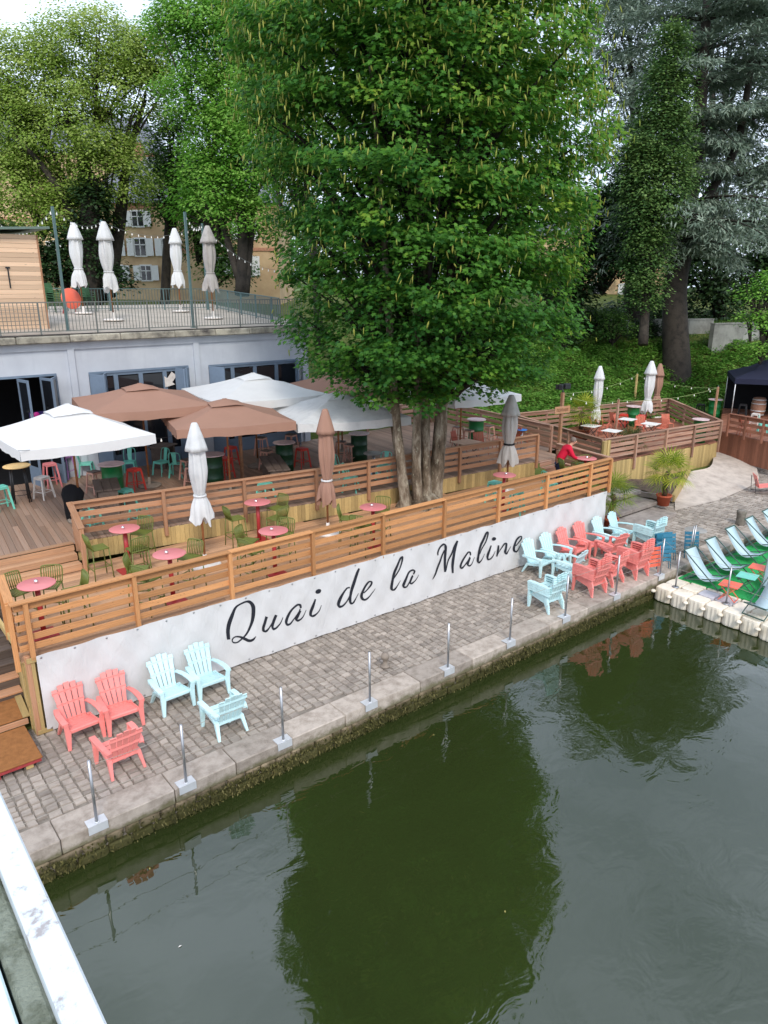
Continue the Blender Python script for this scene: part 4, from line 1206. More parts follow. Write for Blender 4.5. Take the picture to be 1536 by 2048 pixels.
tchair('mintchair', TEAL, 353, 926, Z2, R(140), 'mint metal chair left of the white folded parasol')
stool('blush', BLUSH, 374, 918, Z2, 'blush metal stool just left of the white folded parasol', .68, W_DARK, .2)
stool('blush', BLUSH, 384, 932, Z2, 'blush metal stool half hidden by the white folded parasol', .68, W_DARK, .5)
put('barreld', lambda: mk_barrel(BARRELD, TOPP), at(425, 908, 3.05) - Vector((0, 0, 1.05)), .2, 'green barrel table right behind the white folded parasol', 'green barrel tables')
stool('red', REDM, 450, 915, Z2, 'red metal stool right of the white folded parasol', .68, rz=.2)
stool('red', REDM, 461, 893, Z2, 'red metal stool behind the light post', .68, rz=.5)
put('barreld', lambda: None, at(568, 884, 3.05) - Vector((0, 0, 1.05)), .5, 'dark green barrel table left of the brown folded parasol', 'green barrel tables')
stool('red', REDM, 604, 896, Z2, 'red metal stool between barrel table and brown folded parasol', .68, rz=.1)
for px_, py_, lb in ((522, 872, 'farthest left of the group by the dark barrel'), (533, 898, 'middle of the group left of the dark barrel'), (548, 906, 'nearest of the group left of the dark barrel'), (582, 866, 'behind the dark barrel'), (701, 886, 'left of the barrel near the tree'), (682, 880, 'between brown folded parasol and barrel near the tree')):
    stool('blush', BLUSH, px_, py_, Z2, 'blush metal stool ' + lb, .72, W_DARK, random.uniform(0, 1))
put('barreld', lambda: None, at(718, 866, 3.05) - Vector((0, 0, 1.05)), .1, 'dark green barrel table left of the tree trunks', 'green barrel tables')
put('greytable', lambda: None, at(747, 906, 2.72) - Vector((0, 0, .72)), 0, 'pale grey round table at the railing left of the trunks')
tchair('mintchair', TEAL, 681, 930, Z2, R(90), 'mint metal chair right of the brown folded parasol')
tchair('mintchair', TEAL, 706, 955, Z2, R(40), 'mint metal chair behind the slats left of the trunks')
tchair('mintchair', TEAL, 768, 930, Z2, R(-60), 'mint metal chair at the pale grey round table')
put('barrel', lambda: None, at(953, 838, 3.05) - Vector((0, 0, 1.05)), .3, 'green barrel table right of the trunks under a white parasol', 'green barrel tables')
for px_, py_, lb in ((916, 851, 'right of the tree trunks'), (940, 857, 'in front of the right green barrel'), (978, 849, 'right of the right green barrel')):
    stool('blush', BLUSH, px_, py_, Z2, 'blush metal stool ' + lb, .72, W_DARK, random.uniform(0, 1))
RUST = m_plain('metal_rust', srgb(168, 84, 62), .5, .4, .1)
for px_, py_, rz, lb in ((919, 884, 20, 'first from the tree'), (962, 888, -20, 'second from the tree'), (1000, 880, 200, 'third from the tree'), (1040, 872, 100, 'at the end of the upper railing')):
    put('rustchair', lambda: mk_slat_chair(RUST), at(px_, py_, Z2 + .45) - Vector((0, 0, .45)), R(rz), 'rust red slatted chair behind the upper railing, ' + lb, 'rust red chairs on the upper deck')
t = mk_folding_table(m_plain('table_tan', srgb(196, 162, 138), .6, .3), BLACKM, .9, .74); t.location = at(935, 884, Z2 + .74) - Vector((0, 0, .74)); t['label'] = 'tan square table among the rust red chairs'
# a floor-standing tray table in blue
t = put('bluetable', lambda: mk_round_table(m_plain('tray_blue', srgb(40, 116, 190), .4, .5), STEEL, .75, .2), at(1044, 859, 2.75) - Vector((0, 0, .75)), 0, 'small round blue tray table by the grey folded parasol')

# open parasols
def parasol(fab, x, y, z, rz, label, **kw):
    t = mk_parasol(fab, **kw); t.location = (x, y, z); t.rotation_euler = (0, 0, rz); t['label'] = label; t['group'] = 'open parasols'
parasol(WHITEF, 5.35, 19.4, Z2, 0, 'open white parasol at the left edge of the upper deck', size=3.2, h=2.38, rise=.72)
parasol(BROWNF, 9.75, 19.4, Z2, R(-16), 'nearer open dusty brown parasol', size=3.3, h=2.32, rise=.5)
parasol(BROWNF, 8.1, 21.6, Z2, R(-10), 'farther open dusty brown parasol by the building', size=3.5, h=2.66, rise=.52)
parasol(WHITEF, 12.0, 21.7, Z2, R(-8), 'open white parasol before the right-hand windows', size=3.8, h=2.6, rise=.6)
parasol(WHITEF2, 13.15, 18.5, Z2, R(-18), 'open off-white parasol reaching to the tree trunks', size=3.5, h=2.22, rise=.6)
parasol(BROWNF, 15.6, 21.7, Z2, R(5), 'open dusty brown parasol half hidden behind the tree', size=3.2, h=2.5, rise=.6)
parasol(WHITEF, 18.7, 18.6, Z2, R(-6), 'open white parasol right of the tree trunks', size=3.0, h=2.3, rise=.6)
# festoon lights on timber posts
def post_thing(px, py, tp, z, label, w=.09, mat=W_FRONT):
    p = at(px, py, z); d = ray(*tp); s_ = (p - C_O).xy.dot(d.xy) / d.xy.length_squared
    H = (C_O + d * s_).z - z
    t = thing('light_post', label, 'post', p)
    MB().box((0, 0, H / 2), (w, w, H), ch=.005).build('timber', mat, t)
    MB().lathe([(.012, H), (.012, H + .06)], 8).build('hook', STEEL, t)
    return p + Vector((0, 0, H))
BULB = m_plain('bulb_glass', (.86, .84, .78), .12, .6, .03)
def festoon(a, b, sag, n, label, name='festoon_lights', r=.006, col=None):
    t = thing(name, label, 'string lights', tuple(a))
    a, b = Vector(a), Vector(b); pts = []
    for k in range(25):
        u = k / 24; pts.append(((b - a) * u) - Vector((0, 0, 4 * sag * u * (1 - u))))
    MB().tube(pts, r, 5).build('cable', col or BLACKM, t)
    for k in range(n):
        u = (k + .5) / n; p = (b - a) * u - Vector((0, 0, 4 * sag * u * (1 - u)))
        o = MB().lathe([(.011, -.015), (.012, -.045), (.026, -.07), (.025, -.095), (.011, -.11), (0, -.11)], 10).build('bulb', BULB, t); o.location = p
    return t
pA = post_thing(22, 905, (19, 797), Z2, 'timber light post before the dark left doorway', mat=W_POLE)
pB = post_thing(485, 955, (485, 848), Z2, 'timber light post rising from the upper railing before the brown parasol', mat=W_UPPER)
pC = post_thing(880, 890, (885, 800), Z2, 'timber light post behind the tree trunks', mat=W_POLE)
festoon(pA, (-1.5, 19.5, 4.3), .2, 5, 'festoon lights leaving the doorway post to the left')
festoon(pA, (13.0, 24.3, 5.0), .35, 7, 'festoon lights from the doorway post to the facade')
festoon(pB + Vector((0, 0, -.05)), (3.7, 17.7, 4.42), .10, 8, 'festoon lights draped along the left white parasol hem')
festoon(pB + Vector((0, 0, -.05)), pC, .18, 9, 'festoon lights from the railing post to the tree')
# ---------------------------------------------------------------- right terrace
ZT = 1.22
RT = [Vector((24.5, 16.4)), Vector((32.1, 15.55)), Vector((36.4, 20.6)), Vector((26.2, 22.6))]
def xrange_in(poly, y):
    xs = []
    for i in range(len(poly)):
        a, b = poly[i], poly[(i + 1) % len(poly)]
        if (a.y - y) * (b.y - y) < 0: xs.append(a.x + (b.x - a.x) * (y - a.y) / (b.y - a.y))
    return (min(xs), max(xs)) if len(xs) >= 2 else None
def boarded(name, label, poly, z, mat, w=.145):
    t = thing(name, label, 'deck', (poly[0].x, poly[0].y, 0))
    y = min(p.y for p in poly) + .08
    while y < max(p.y for p in poly):
        r = xrange_in(poly, y)
        if r and r[1] - r[0] > .15: board('floorboard', t, (r[0], y, z - .014), (r[1], y, z - .014), w - .008, .028, mat)
        y += w
    return t
boarded('right_terrace_deck', 'raised red-brown timber deck of the right terrace', RT, ZT, W_REDDECK)
railing('right_terrace_railing', 'timber railing round the front and right of the right terrace', [tuple(RT[0]), tuple(RT[1]), tuple(RT[2])], ZT, 2.2, W_RED, 4, .14, .07, [4, 3], .75)
railing('right_terrace_railing', 'timber railing along the back and left of the right terrace', [tuple(RT[2]), tuple(RT[3]), tuple(RT[0])], ZT, 2.2, W_RED, 4, .14, .08, [5, 3], .9)
t = thing('plank_skirt', 'yellow upright planks under the right terrace railing', 'panel', (RT[0].x, RT[0].y, 0))
for P, Q in ((RT[0], RT[1]), (RT[3] * .35 + RT[0] * .65, RT[0]), (RT[1], RT[2])):
    d = Q - P; L = d.length; d.normalize(); nrm = Vector((d.y, -d.x)); k = int(L / .125)
    for i in range(k):
        p = P + d * (L * (i + .5) / k) + nrm * .006
        board('plank', t, (p.x, p.y, gz(p.x, p.y) - .1), (p.x, p.y, ZT - .03 + random.uniform(-.006, .006)), L / k - .005, .02, W_YELLOW, up=(nrm.x, nrm.y, 0))
GPO = thing('corner_posts', 'thick bundled yellow corner posts of the right terrace', 'posts', (RT[0].x, RT[0].y, 0))
for k in range(4):
    board('post', GPO, (RT[0].x - .12 + k * .13, RT[0].y - .1 + (k % 2) * .03, .4), (RT[0].x - .12 + k * .13, RT[0].y - .1 + (k % 2) * .03, 2.14), .11, .11, W_YELLOW, up=(0, 1, 0))
WTOP = m_plain('table_white', srgb(226, 222, 216), .45, .4, .04)
for px_, py_, lb in ((1255, 838, 'in the middle of the right terrace'), (1302, 847, 'at the right of the right terrace'), (1182, 851, 'behind the palm on the right terrace'), (1224, 861, 'nearest the corner of the right terrace')):
    put('whitetable', lambda: mk_folding_table(WTOP, BLACKM, .7, .74), at(px_, py_, ZT + .74) - Vector((0, 0, .74)), R(8), 'white square folding table ' + lb, 'white tables on the right terrace')
DUSTY = m_plain('metal_dusty_orange', srgb(206, 116, 92), .5, .4, .08)
for k, (px_, py_, rz, lb) in enumerate(((1214, 850, 40, 'left of the middle white table'), (1240, 846, 10, 'behind the corner white table'), (1279, 850, -60, 'right of the middle white table'), (1322, 856, -100, 'right of the right white table'), (1204, 862, 200, 'beside the palm'), (1250, 872, 250, 'nearest the terrace corner'), (1190, 850, 30, 'at the white table behind the palm'), (1232, 840, 80, 'farthest back, left of the green barrel'), (1335, 846, -30, 'farthest right on the terrace'))):
    put('orangechair', lambda: mk_slat_chair(DUSTY), at(px_, py_, ZT + .45) - Vector((0, 0, .45)), R(rz), 'dusty orange slatted chair ' + lb, 'orange chairs on the right terrace')
stool('red', REDM, 1248, 828, ZT, 'red metal stool left of the right terrace barrel', .68, rz=.2)
stool('red', REDM, 1283, 830, ZT, 'red metal stool by the folded white parasol on the right terrace', .68, rz=.4)
put('barrel', lambda: None, at(1268, 812, ZT + 1.05) - Vector((0, 0, 1.05)), .3, 'green barrel table at the back of the right terrace', 'green barrel tables')
put('barrel', lambda: None, at(1402, 838, ZT + 1.05) - Vector((0, 0, 1.05)), .1, 'green barrel table inside the right corner of the right terrace', 'green barrel tables')
put('barrel', lambda: None, at(1426, 838, 1.2), .4, 'green barrel standing outside the right corner of the right terrace', 'green barrel tables')
closed(WHITEF, (1190, 856), (1197, 732), ZT, 'folded white parasol above the palm on the right terrace', 11, tz=1.0, rmax=.24, foot=False)
closed(WHITEF, (1290, 852), (1303, 722), ZT, 'folded white parasol in the middle of the right terrace', 12, tz=1.35, rmax=.26, pole=PINKP)
closed(BROWNF, (1309, 834), (1316, 727), ZT, 'folded brown parasol half hidden behind a white one', 13, tz=1.2, rmax=.24)
p1 = post_thing(1230, 875, (1238, 799), ZT, 'timber light post at the near corner of the right terrace', mat=W_RED)
p2 = post_thing(1267, 822, (1273, 748), ZT, 'timber light post at the back of the right terrace', mat=W_YELLOW)
p3 = post_thing(1426, 850, (1436, 774), ZT, 'timber light post at the right corner of the right terrace', mat=W_UPPER)
p0 = post_thing(1117, 905, (1122, 785), Z2, 'timber post carrying the floodlights and sign', mat=W_UPPER, w=.11)
YROPE = m_plain('cord_green', srgb(176, 190, 130), .8, .2)
for a, b, lb, n_ in ((p0, p2, 'from floodlight post to the back terrace post', 5), (p2, p3, 'between the back and right terrace posts', 5), (p1, p3, 'along the front of the right terrace', 6), (p0, p1, 'from floodlight post to the corner terrace post', 4)):
    festoon(a - Vector((0, 0, .04)), b - Vector((0, 0, .04)), .22, n_, 'festoon lights on pale cord ' + lb, col=YROPE)
t = thing('floodlights', 'cluster of black floodlights on top of the sign post', 'floodlight', p0)
MB().lathe([(.03, -.05), (.03, .1)], 8).build('bracket', BLACKM, t)
for sx, rz in ((-.2, .5), (.16, -.4)):
    m = MB(); m.box((sx, -.05, .22), (.24, .14, .2), rz=rz, ch=.02); m.build('lamp_head', BLACKM, t)
    m = MB()
    for k in range(5): m.box((sx - .09 + k * .045, .06, .22), (.008, .1, .18), rz=rz)
    m.build('cooling_fins', BLACKM, t)
t = thing('wooden_sign', 'small wooden board sign on the floodlight post', 'sign', p0 - Vector((0, .08, .62)), R(-8))
board_sign = MB(); board_sign.box((-.05, 0, 0), (.75, .03, .26), ch=.004); board_sign.build('sign_board', W_UPPER, t)
SIGNP = m_plain('sign_letters', srgb(96, 62, 40), .7, .2)
m = MB()          # burnt-in capital letters, barely legible in the photograph
for k in range(7):
    x0 = -.34 + k * .085
    m.box((x0, -.0175, 0), (.014, .003, .11)); m.box((x0 + .045, -.0175, 0), (.014, .003, .11)); m.box((x0 + .022, -.0175, (.045, -.045, 0, .045, 0, -.045, .045)[k]), (.032, .003, .014))
m.build('lettering', SIGNP, t)

# ---------------------------------------------------------------- plaza steps, planter, path
t = thing('plaza_steps', 'broad low grey stone steps beside the end of the banner', 'steps', (22, 14, 0))
STEPS = m_stone('step_stone', srgb(150, 140, 132), srgb(116, 106, 100), scale=3, bump=.4)
for k in range(3):
    y0 = 12.75 + k * .95; x0 = 20.35; x1 = 24.0 + k * .35
    xx = x0
    while xx < x1:
        L = min(random.uniform(.9, 1.3), x1 - xx)
        MB().box((xx + L / 2, y0 + .17, .07 + k * .15), (L - .01, .34, .14), ch=.012).build('kerb_stone', STEPS, t).location = (-22, -14, 0)
        xx += L
    m = MB(); m.box(((x0 + x1) / 2, y0 + .34 + .3, .055 + k * .15), (x1 - x0, .62, .14)); m.build('tread', STEPS, t).location = (-22, -14, 0)
EARTH = m_stone('planter_earth', srgb(112, 94, 80), srgb(70, 58, 48), scale=14, bump=1.0)
t = thing('planting_bed', 'small earth bed with timber edge before the right terrace', 'planter', (26, 15, 0))
pl = [(24.3, 15.6), (25.4, 13.75), (28.6, 15.0), (28.9, 15.9), (24.6, 16.3)]
G = 24; vs, fs = [], []
for j in range(G + 1):
    for i in range(G + 1):
        u, v = i / G, j / G
        a = Vector(pl[0]) * (1 - u) + Vector(pl[1]) * u if False else None
        x = (pl[0][0] * (1 - u) + pl[4][0] * u) * (1 - v) + (pl[1][0] * (1 - u) + pl[2][0] * u) * v
        y = (pl[0][1] * (1 - u) + pl[4][1] * u) * (1 - v) + (pl[1][1] * (1 - u) + pl[2][1] * u) * v
        vs.append((x - 26, y - 15, .50 - .22 * v + random.uniform(-.03, .03)))
for j in range(G):
    for i in range(G):
        a = j * (G + 1) + i; fs.append((a, a + G + 1, a + G + 2, a + 1))
MB().add(vs, fs, True).build('earth', EARTH, t)
board('edge_beam', t, (25.3, 13.68, .22), (28.75, 14.98, .42), .28, .14, W_YELLOW, up=(.36, -.93, 0))
board('edge_beam', t, (24.15, 15.55, .36), (25.35, 13.7, .2), .2, .1, STEPS, up=(.86, .5, 0))
# concrete path curving up between terrace and lawn, laid a little above the ground
L_ = [(1350, 1022, 0), (1352, 990, .12), (1374, 948, .42), (1420, 934, .46), (1428, 905, .52), (1436, 880, .56), (1440, 866, .6)]
R_ = [(1440, 1000, 0), (1512, 966, .06), (1514, 940, .2), (1506, 915, .36), (1490, 897, .46), (1470, 885, .52), (1452, 872, .6)]
LL, RR = catmull([tuple(at(*p)) for p in L_], 6), catmull([tuple(at(*p)) for p in R_], 6)
vs, fs = [], []
W_ = 12
for a, b in zip(LL, RR):
    for k in range(W_ + 1):
        q = a + (b - a) * k / W_
        vs.append((q[0], q[1], max(q[2], gz(q[0], q[1])) + .02))
for i in range(len(LL) - 1):
    for k in range(W_):
        a = i * (W_ + 1) + k; fs.append((a, a + 1, a + W_ + 2, a + W_ + 1))
tag(MB().add(vs, fs, True).build('concrete_path', CONC), kind='structure', label='pale concrete path curving up past the right terrace')

# ---------------------------------------------------------------- far right timber deck with gazebo
ZF = 1.5
f0, f1 = at(1440, 862, ZF), at(1600, 898, ZF)
b0 = at(1448, 812, ZF)
FD = [Vector((f0.x, f0.y)), Vector((f1.x, f1.y)), Vector((f1.x + 9, f1.y + 4)), Vector((b0.x, b0.y))]
FD = [FD[1], FD[2], FD[3], FD[0]]
boarded('far_deck', 'red-brown timber deck under the navy gazebo at right', FD, ZF, W_REDDECK)
g0 = at(1455, 868, ZF)
railing('far_deck_railing', 'red-brown timber railing on the far right deck', [(g0.x, g0.y), (f1.x, f1.y)], ZF, 2.45, W_REDDECK, 3, .14, .12, [4], ZF - .1, outside=1)
t = thing('plank_skirt', 'red-brown upright planks under the far right deck', 'panel', (f0.x, f0.y, 0))
P, Q = Vector((f0.x, f0.y)), Vector((f1.x, f1.y)); d = Q - P; L = d.length; d.normalize(); nrm = Vector((d.y, -d.x))
for i in range(int(L / .14)):
    p = P + d * (i + .5) * .14 + nrm * .02
    board('plank', t, (p.x, p.y, .3), (p.x, p.y, ZF - .02), .132, .02, W_REDDECK, up=(nrm.x, nrm.y, 0))
t = thing('timber_step', 'low wooden step up to the far right deck', 'steps', at(1428, 872, .9), R(-30))
for k in range(2):
    MB().box((0, -.35 * k, -.05 - .2 * k), (1.2, .34, .05), ch=.006).build('tread', W_REDDECK, t)
    for sx in (-1, 1): MB().box((sx * .4, -.35 * k, -.2 - .2 * k), (.08, .25, .25)).build('support', W_YELLOW, t)
gp = at(1461, 838, ZF)
dd = ray(1473, 757); s_ = (gp - C_O).xy.dot(dd.xy) / dd.xy.length_squared; GH = (C_O + dd * s_).z - ZF
t = thing('gazebo', 'navy pop-up gazebo over the far right deck', 'gazebo', gp, R(-58))
S = 3.6
for (x, y) in ((0, 0), (S, 0), (S, S), (0, S)): MB().tube([(x, y, 0), (x, y, GH)], .025, 8).build('leg', m_plain('gazebo_leg', (.6, .6, .6), .4, .5, metal=.5) if 'gazebo_leg' not in bpy.data.materials else bpy.data.materials['gazebo_leg'], t)
m = MB(); ap = (S / 2, S / 2, GH + .95); e = [(-.05, -.05), (S + .05, -.05), (S + .05, S + .05), (-.05, S + .05)]
for k in range(4):
    a, b = e[k], e[(k + 1) % 4]
    mid = ((a[0] + b[0]) / 2, (a[1] + b[1]) / 2, GH - .05)
    h1 = ((a[0] + ap[0]) / 2, (a[1] + ap[1]) / 2, GH + .38); h2 = ((b[0] + ap[0]) / 2, (b[1] + ap[1]) / 2, GH + .38)
    m.add([(a[0], a[1], GH), mid, (b[0], b[1], GH), h2, ap, h1], [(0, 1, 5), (1, 3, 5), (1, 2, 3), (5, 3, 4)], True)
    m.add([(a[0], a[1], GH), (b[0], b[1], GH), (b[0] * 1.002, b[1] * 1.002, GH - .26), (a[0], a[1], GH - .26)], [(0, 3, 2, 1)])
m.build('canopy', NAVYF, t)
m = MB(); m.add([(0, S, 0), (S, S, 0), (S, S, GH - .1), (0, S, GH - .1)], [(0, 1, 2, 3)]); m.add([(S, 0, 0), (S, S, 0), (S, S, GH - .1), (S, 0, GH - .1)], [(0, 1, 2, 3)]); m.build('back_wall', BLACKF, t)
cask = thing('wine_cask', 'old wooden cask standing on the far right deck', 'cask', at(1514, 832, ZF))
MB().lathe([(.28, 0), (.34, .25), (.36, .48), (.34, .7), (.29, .95), (.25, .95), (.25, .93), (0, .93)], 24).build('staves', m_wood('cask_wood', srgb(150, 112, 92), dark=.7), cask)
for zz, rr in ((.1, .306), (.3, .352), (.66, .348), (.86, .313)): MB().lathe([(rr, zz - .025), (rr + .006, zz - .025), (rr + .004, zz + .025), (rr - .002, zz + .025)], 24).build('hoop', GALV, cask)
stool('greydark', BLACKM, 1487, 808, ZF, 'dark metal stool beside the wine cask', .7, rz=.3)
stool('white', WHITEM, 1512, 827, ZF, 'white metal stool in front of the wine cask', .66, rz=.2)
tchair('mintchair', TEAL, 1527, 848, ZF, R(30), 'mint metal chair behind the far right deck railing')
stool('greydark', BLACKM, 1402, 808, 1.1, 'dark metal stool left of the outer green barrel', .7, rz=.1)
put('rustchair', lambda: None, at(1490, 852, ZF + .45) - Vector((0, 0, .45)), R(40), 'dark rust chair behind the far right deck railing')

# ---------------------------------------------------------------- floating pontoon
PZ = -.2
FLOATW = m_plain('float_cream', srgb(232, 222, 204), .55, .35, .06, 4, dirt=srgb(180, 160, 120))
FLOATG = m_plain('float_grey', srgb(186, 184, 190), .6, .3, .05)
def float_mesh(mat):
    s = MB(); n_ = 28; prof = []
    for (zz, k) in ((-.40, .96), (-.36, 1.0), (-.06, 1.0), (-.012, .97), (0, .9)):
        ring = []
        for i in range(n_):
            a = 2 * PI * i / n_
            c_, s_ = math.cos(a), math.sin(a)
            q = 1 / max(abs(c_), abs(s_)) ** .82
            rib = 1 + (.03 * math.cos(i * PI) if zz < -.03 else 0)
            ring.append((c_ * q * .238 * k * rib, s_ * q * .238 * k * rib, zz))
        prof.append(ring)
    vs = [p for r_ in prof for p in r_]; fs = []
    for j in range(len(prof) - 1):
        for i in range(n_): fs.append((j * n_ + i, j * n_ + (i + 1) % n_, (j + 1) * n_ + (i + 1) % n_, (j + 1) * n_ + i))
    fs.append(tuple(range(len(vs) - n_, len(vs))))
    s.add(vs, fs)
    return s.mesh('float_cube', mat)
FM = {0: float_mesh(FLOATW), 1: float_mesh(FLOATG)}
pon = thing('pontoon', 'floating pontoon of cream plastic cubes with green artificial turf', 'pontoon', (18, 10, PZ))
PUX, PUY = Vector((1, -.0, 0)), Vector((.06, 1, 0)).normalized()
LUG = MB().lathe([(.07, -.03), (.075, 0), (.05, .03), (.02, .035), (0, .035)], 12).mesh('lug', FLOATW)
for i in range(3):
    for j in range(20):
        o = bpy.data.objects.new('float_cube', FM[1 if (i == 1 and j % 4 in (2, 3) and j < 14) or (i == 0 and j in (7, 12)) else 0])
        COL.objects.link(o); add_kid(pon, o)
        o.location = Vector((.28 + i * .5, -.28 - j * .5, 0)) + Vector((-.06 * (.28 + j * .5) * .6, 0, random.uniform(-.012, .012)))
        if i == 0:
            l = bpy.data.objects.new('coupling_lug', LUG); COL.objects.link(l); add_kid(pon, l)
            l.location = o.location + Vector((-.27, .25, -.13))
n = N('artificial_turf'); v = n.coords(rand=False)
n.base(n.ramp(n.noise(v, 1.3, 4), [(.3, srgb(40, 146, 74)), (.7, srgb(62, 176, 98))]), .9, .15); n.bump(n.noise(v, 140, 2), .8, .02)
m = MB(); m.box((5.4, -5.1, -.0), (8.6, 9.9, .05)); m.build('turf', n.m, pon)
FRAME_D = m_plain('deckchair_frame', srgb(70, 92, 84), .5, .4)
for k, (px_, py_, lb) in enumerate(((1412, 1166, 'nearest the rope fence'), (1452, 1144, 'second along the quay'), (1491, 1118, 'third along the quay'), (1529, 1096, 'fourth along the quay'), (1562, 1078, 'fifth along the quay'))):
    put('deckchair', lambda: mk_deckchair(SLING, FRAME_D), at(px_, py_, PZ + .03), R(-4 + k * 2), 'pale blue sling deck chair on the turf, ' + lb, 'deck chairs on the pontoon')
put('deckchair', lambda: None, at(1528, 1226, PZ + .03), R(-95), 'pale blue sling deck chair at the lower right edge of the turf', 'deck chairs on the pontoon')
put('deckchair', lambda: None, at(1545, 1186, PZ + .03), R(-72), 'pale blue sling deck chair cut by the right picture edge', 'deck chairs on the pontoon')
for px_, py_, lb in ((1461, 1170, 'beside the nearest deck chair'), (1519, 1136, 'between the third and fourth deck chairs')):
    put('orangetable', lambda: mk_folding_table(ORANGEM, ORANGEM, .5, .45), at(px_, py_, PZ + .45) - Vector((0, 0, .42)), R(10), 'orange folding table on the turf ' + lb, 'orange tables on the pontoon')
t = mk_folding_table(TEAL, FRAME_D, .5, .45); t.location = at(1495, 1153, PZ + .45) - Vector((0, 0, .42)); t.rotation_euler = (0, 0, .2); t['label'] = 'sea green folding table on the turf'
for b_, tp_, lb in (((1351, 1174), (1361, 1106), 'nearest the quay'), ((1452, 1207), (1460, 1142), 'farther out')):
    p = at(b_[0], b_[1], PZ + .01)
    t = thing('rope_post', 'slim steel rope post on the pontoon, ' + lb, 'post', p, 0, 'rope posts on the pontoon')
    MB().tube([(0, 0, 0), (0, 0, 1.08)], .022, 10).build('rod', STEEL, t); MB().lathe([(.1, 0), (.1, .012), (.03, .02)], 14).build('foot_plate', STEEL, t)
pp = [(18.45, QY0 + .03, 1.05), tuple(at(1351, 1174, PZ) + Vector((0, 0, 1.05))), tuple(at(1452, 1207, PZ) + Vector((0, 0, 1.05))), tuple(at(1600, 1265, PZ) + Vector((0, 0, 1.05)))]
for zz, nm in ((0, 'upper'), (-.5, 'lower')):
    tag(MB().tube([(a, b, c + zz) for a, b, c in pp], .0042, 5).build('guard_rope', ROPE), 'thin %s rope strung over the pontoon edge' % nm, 'rope')
t = thing('rope_post', 'pair of steel posts at the quay edge by the grey round table', 'post', (20.2, QY0 + .12, 0))
for dx in (0, .12): MB().tube([(dx, 0, 0), (dx + .04, 0, 1.1)], .022, 8).build('rod', STEEL, t)
t = thing('lounge_chair', 'low black-framed coral lounge chair at the right picture edge', 'chair', at(1530, 985, .05), R(40))
for sx in (-1, 1): MB().tube([(sx * .3, -.4, .35), (sx * .3, -.45, .02), (sx * .3, .45, .02), (sx * .3, .5, .62)], .014, 6).build('frame', BLACKM, t)
MB().box((0, -.05, .3), (.56, .8, .02), rx=R(-8)).build('seat', CORAL, t); MB().box((0, .4, .5), (.56, .02, .5), rx=R(-20)).build('backrest', CORAL, t)

# ---------------------------------------------------------------- palms
def m_leaf(name, c0, c1, c2, trans=.35, rough=.55):
    n = N(name); a = n.new('ShaderNodeAttribute', attribute_name='rnd')
    col = n.ramp(a.outputs['Fac'], [(.05, c0), (.5, c1), (.95, c2)])
    n.base(col, rough, .3)
    t = n.new('ShaderNodeBsdfTranslucent'); n.lk(col, t.inputs['Color'])
    mx = n.new('ShaderNodeMixShader'); mx.inputs[0].default_value = trans
    n.lk(n.p.outputs[0], mx.inputs[1]); n.lk(t.outputs[0], mx.inputs[2]); n.lk(mx.outputs[0], n.out.inputs['Surface'])
    return n.m
PALM_G = m_leaf('palm_leaf', srgb(84, 112, 30), srgb(140, 160, 44), srgb(190, 192, 70))
PALM_D = m_leaf('palm_leaf_dark', srgb(48, 70, 34), srgb(70, 92, 46), srgb(120, 118, 66))
TRUNKP = m_stone('palm_trunk', srgb(104, 84, 66), srgb(56, 44, 34), scale=16, bump=1.0)
TERRA = m_plain('terracotta', srgb(190, 96, 70), .8, .2, .12, 7)
def palm(loc, label, th=.75, R_=.6, nf=30, pot=None, potr=.24, leaf=PALM_G, seed=1, droop=.5):
    rr = np.random.default_rng(seed)
    t = thing('fan_palm', label, 'palm', loc)
    ph = 0
    if pot:
        ph = potr * 1.5
        MB().lathe([(potr * .75, 0), (potr * .95, ph - .06), (potr * 1.05, ph - .06), (potr * 1.05, ph), (potr * .9, ph), (potr * .9, ph - .04), (0, ph - .04)], 24).build('pot', pot, t)
    pts = [(rr.uniform(-.02, .02) * k, rr.uniform(-.02, .02) * k, ph - .05 + (th + .05) * k / 5) for k in range(6)]
    MB().tube(pts, [.085 + .02 * (k % 2) for k in range(6)], 12).build('trunk', TRUNKP, t)
    top = np.array(pts[-1]); V, F, RN = [], [], []
    for k in range(nf):
        az = k * 2.4 + rr.uniform(-.3, .3); el = R(75) - (k / nf) * R(115) + rr.uniform(-.15, .15)
        d = np.array([math.cos(az) * math.cos(el), math.sin(az) * math.cos(el), math.sin(el)])
        stem = top + d * R_ * .55
        side = np.cross(d, [0, 0, 1.]); side /= np.linalg.norm(side) + 1e-6
        up = np.cross(side, d)
        V += [top + side * .008, top - side * .008, stem - side * .006, stem + side * .006]; b = len(V) - 4; F += [(b, b + 1, b + 2, b + 3)]; rv = rr.uniform(0, 1); RN += [rv * .6] * 4
        nb = 15
        for j in range(nb):
            a = (j / (nb - 1) - .5) * R(250)
            bd = d * math.cos(a) + side * math.sin(a); Lb = R_ * .62 * (1 - .25 * abs(a) / R(125)) * rr.uniform(.85, 1.1)
            wv = np.cross(bd, up) * .017
            m1 = stem + bd * Lb * .5 + up * .02; m2 = stem + bd * Lb + np.array([0, 0, -droop * .22 * Lb / R_ * rr.uniform(.5, 1.6)])
            b = len(V); V += [stem, m1 - wv, m2, m1 + wv]; F += [(b, b + 1, b + 2, b + 3)]; RN += [min(1, max(0, rv + rr.uniform(-.2, .2)))] * 4
    o = np_obj('fronds', np_mesh('fronds', np.array(V), np.array(F).ravel(), 4, leaf, np.array(RN)), t)
    return t
palm(at(1326, 1010, .16), 'yellow-green fan palm in a terracotta pot on the plaza steps', .85, .98, 40, TERRA, .27, seed=2)
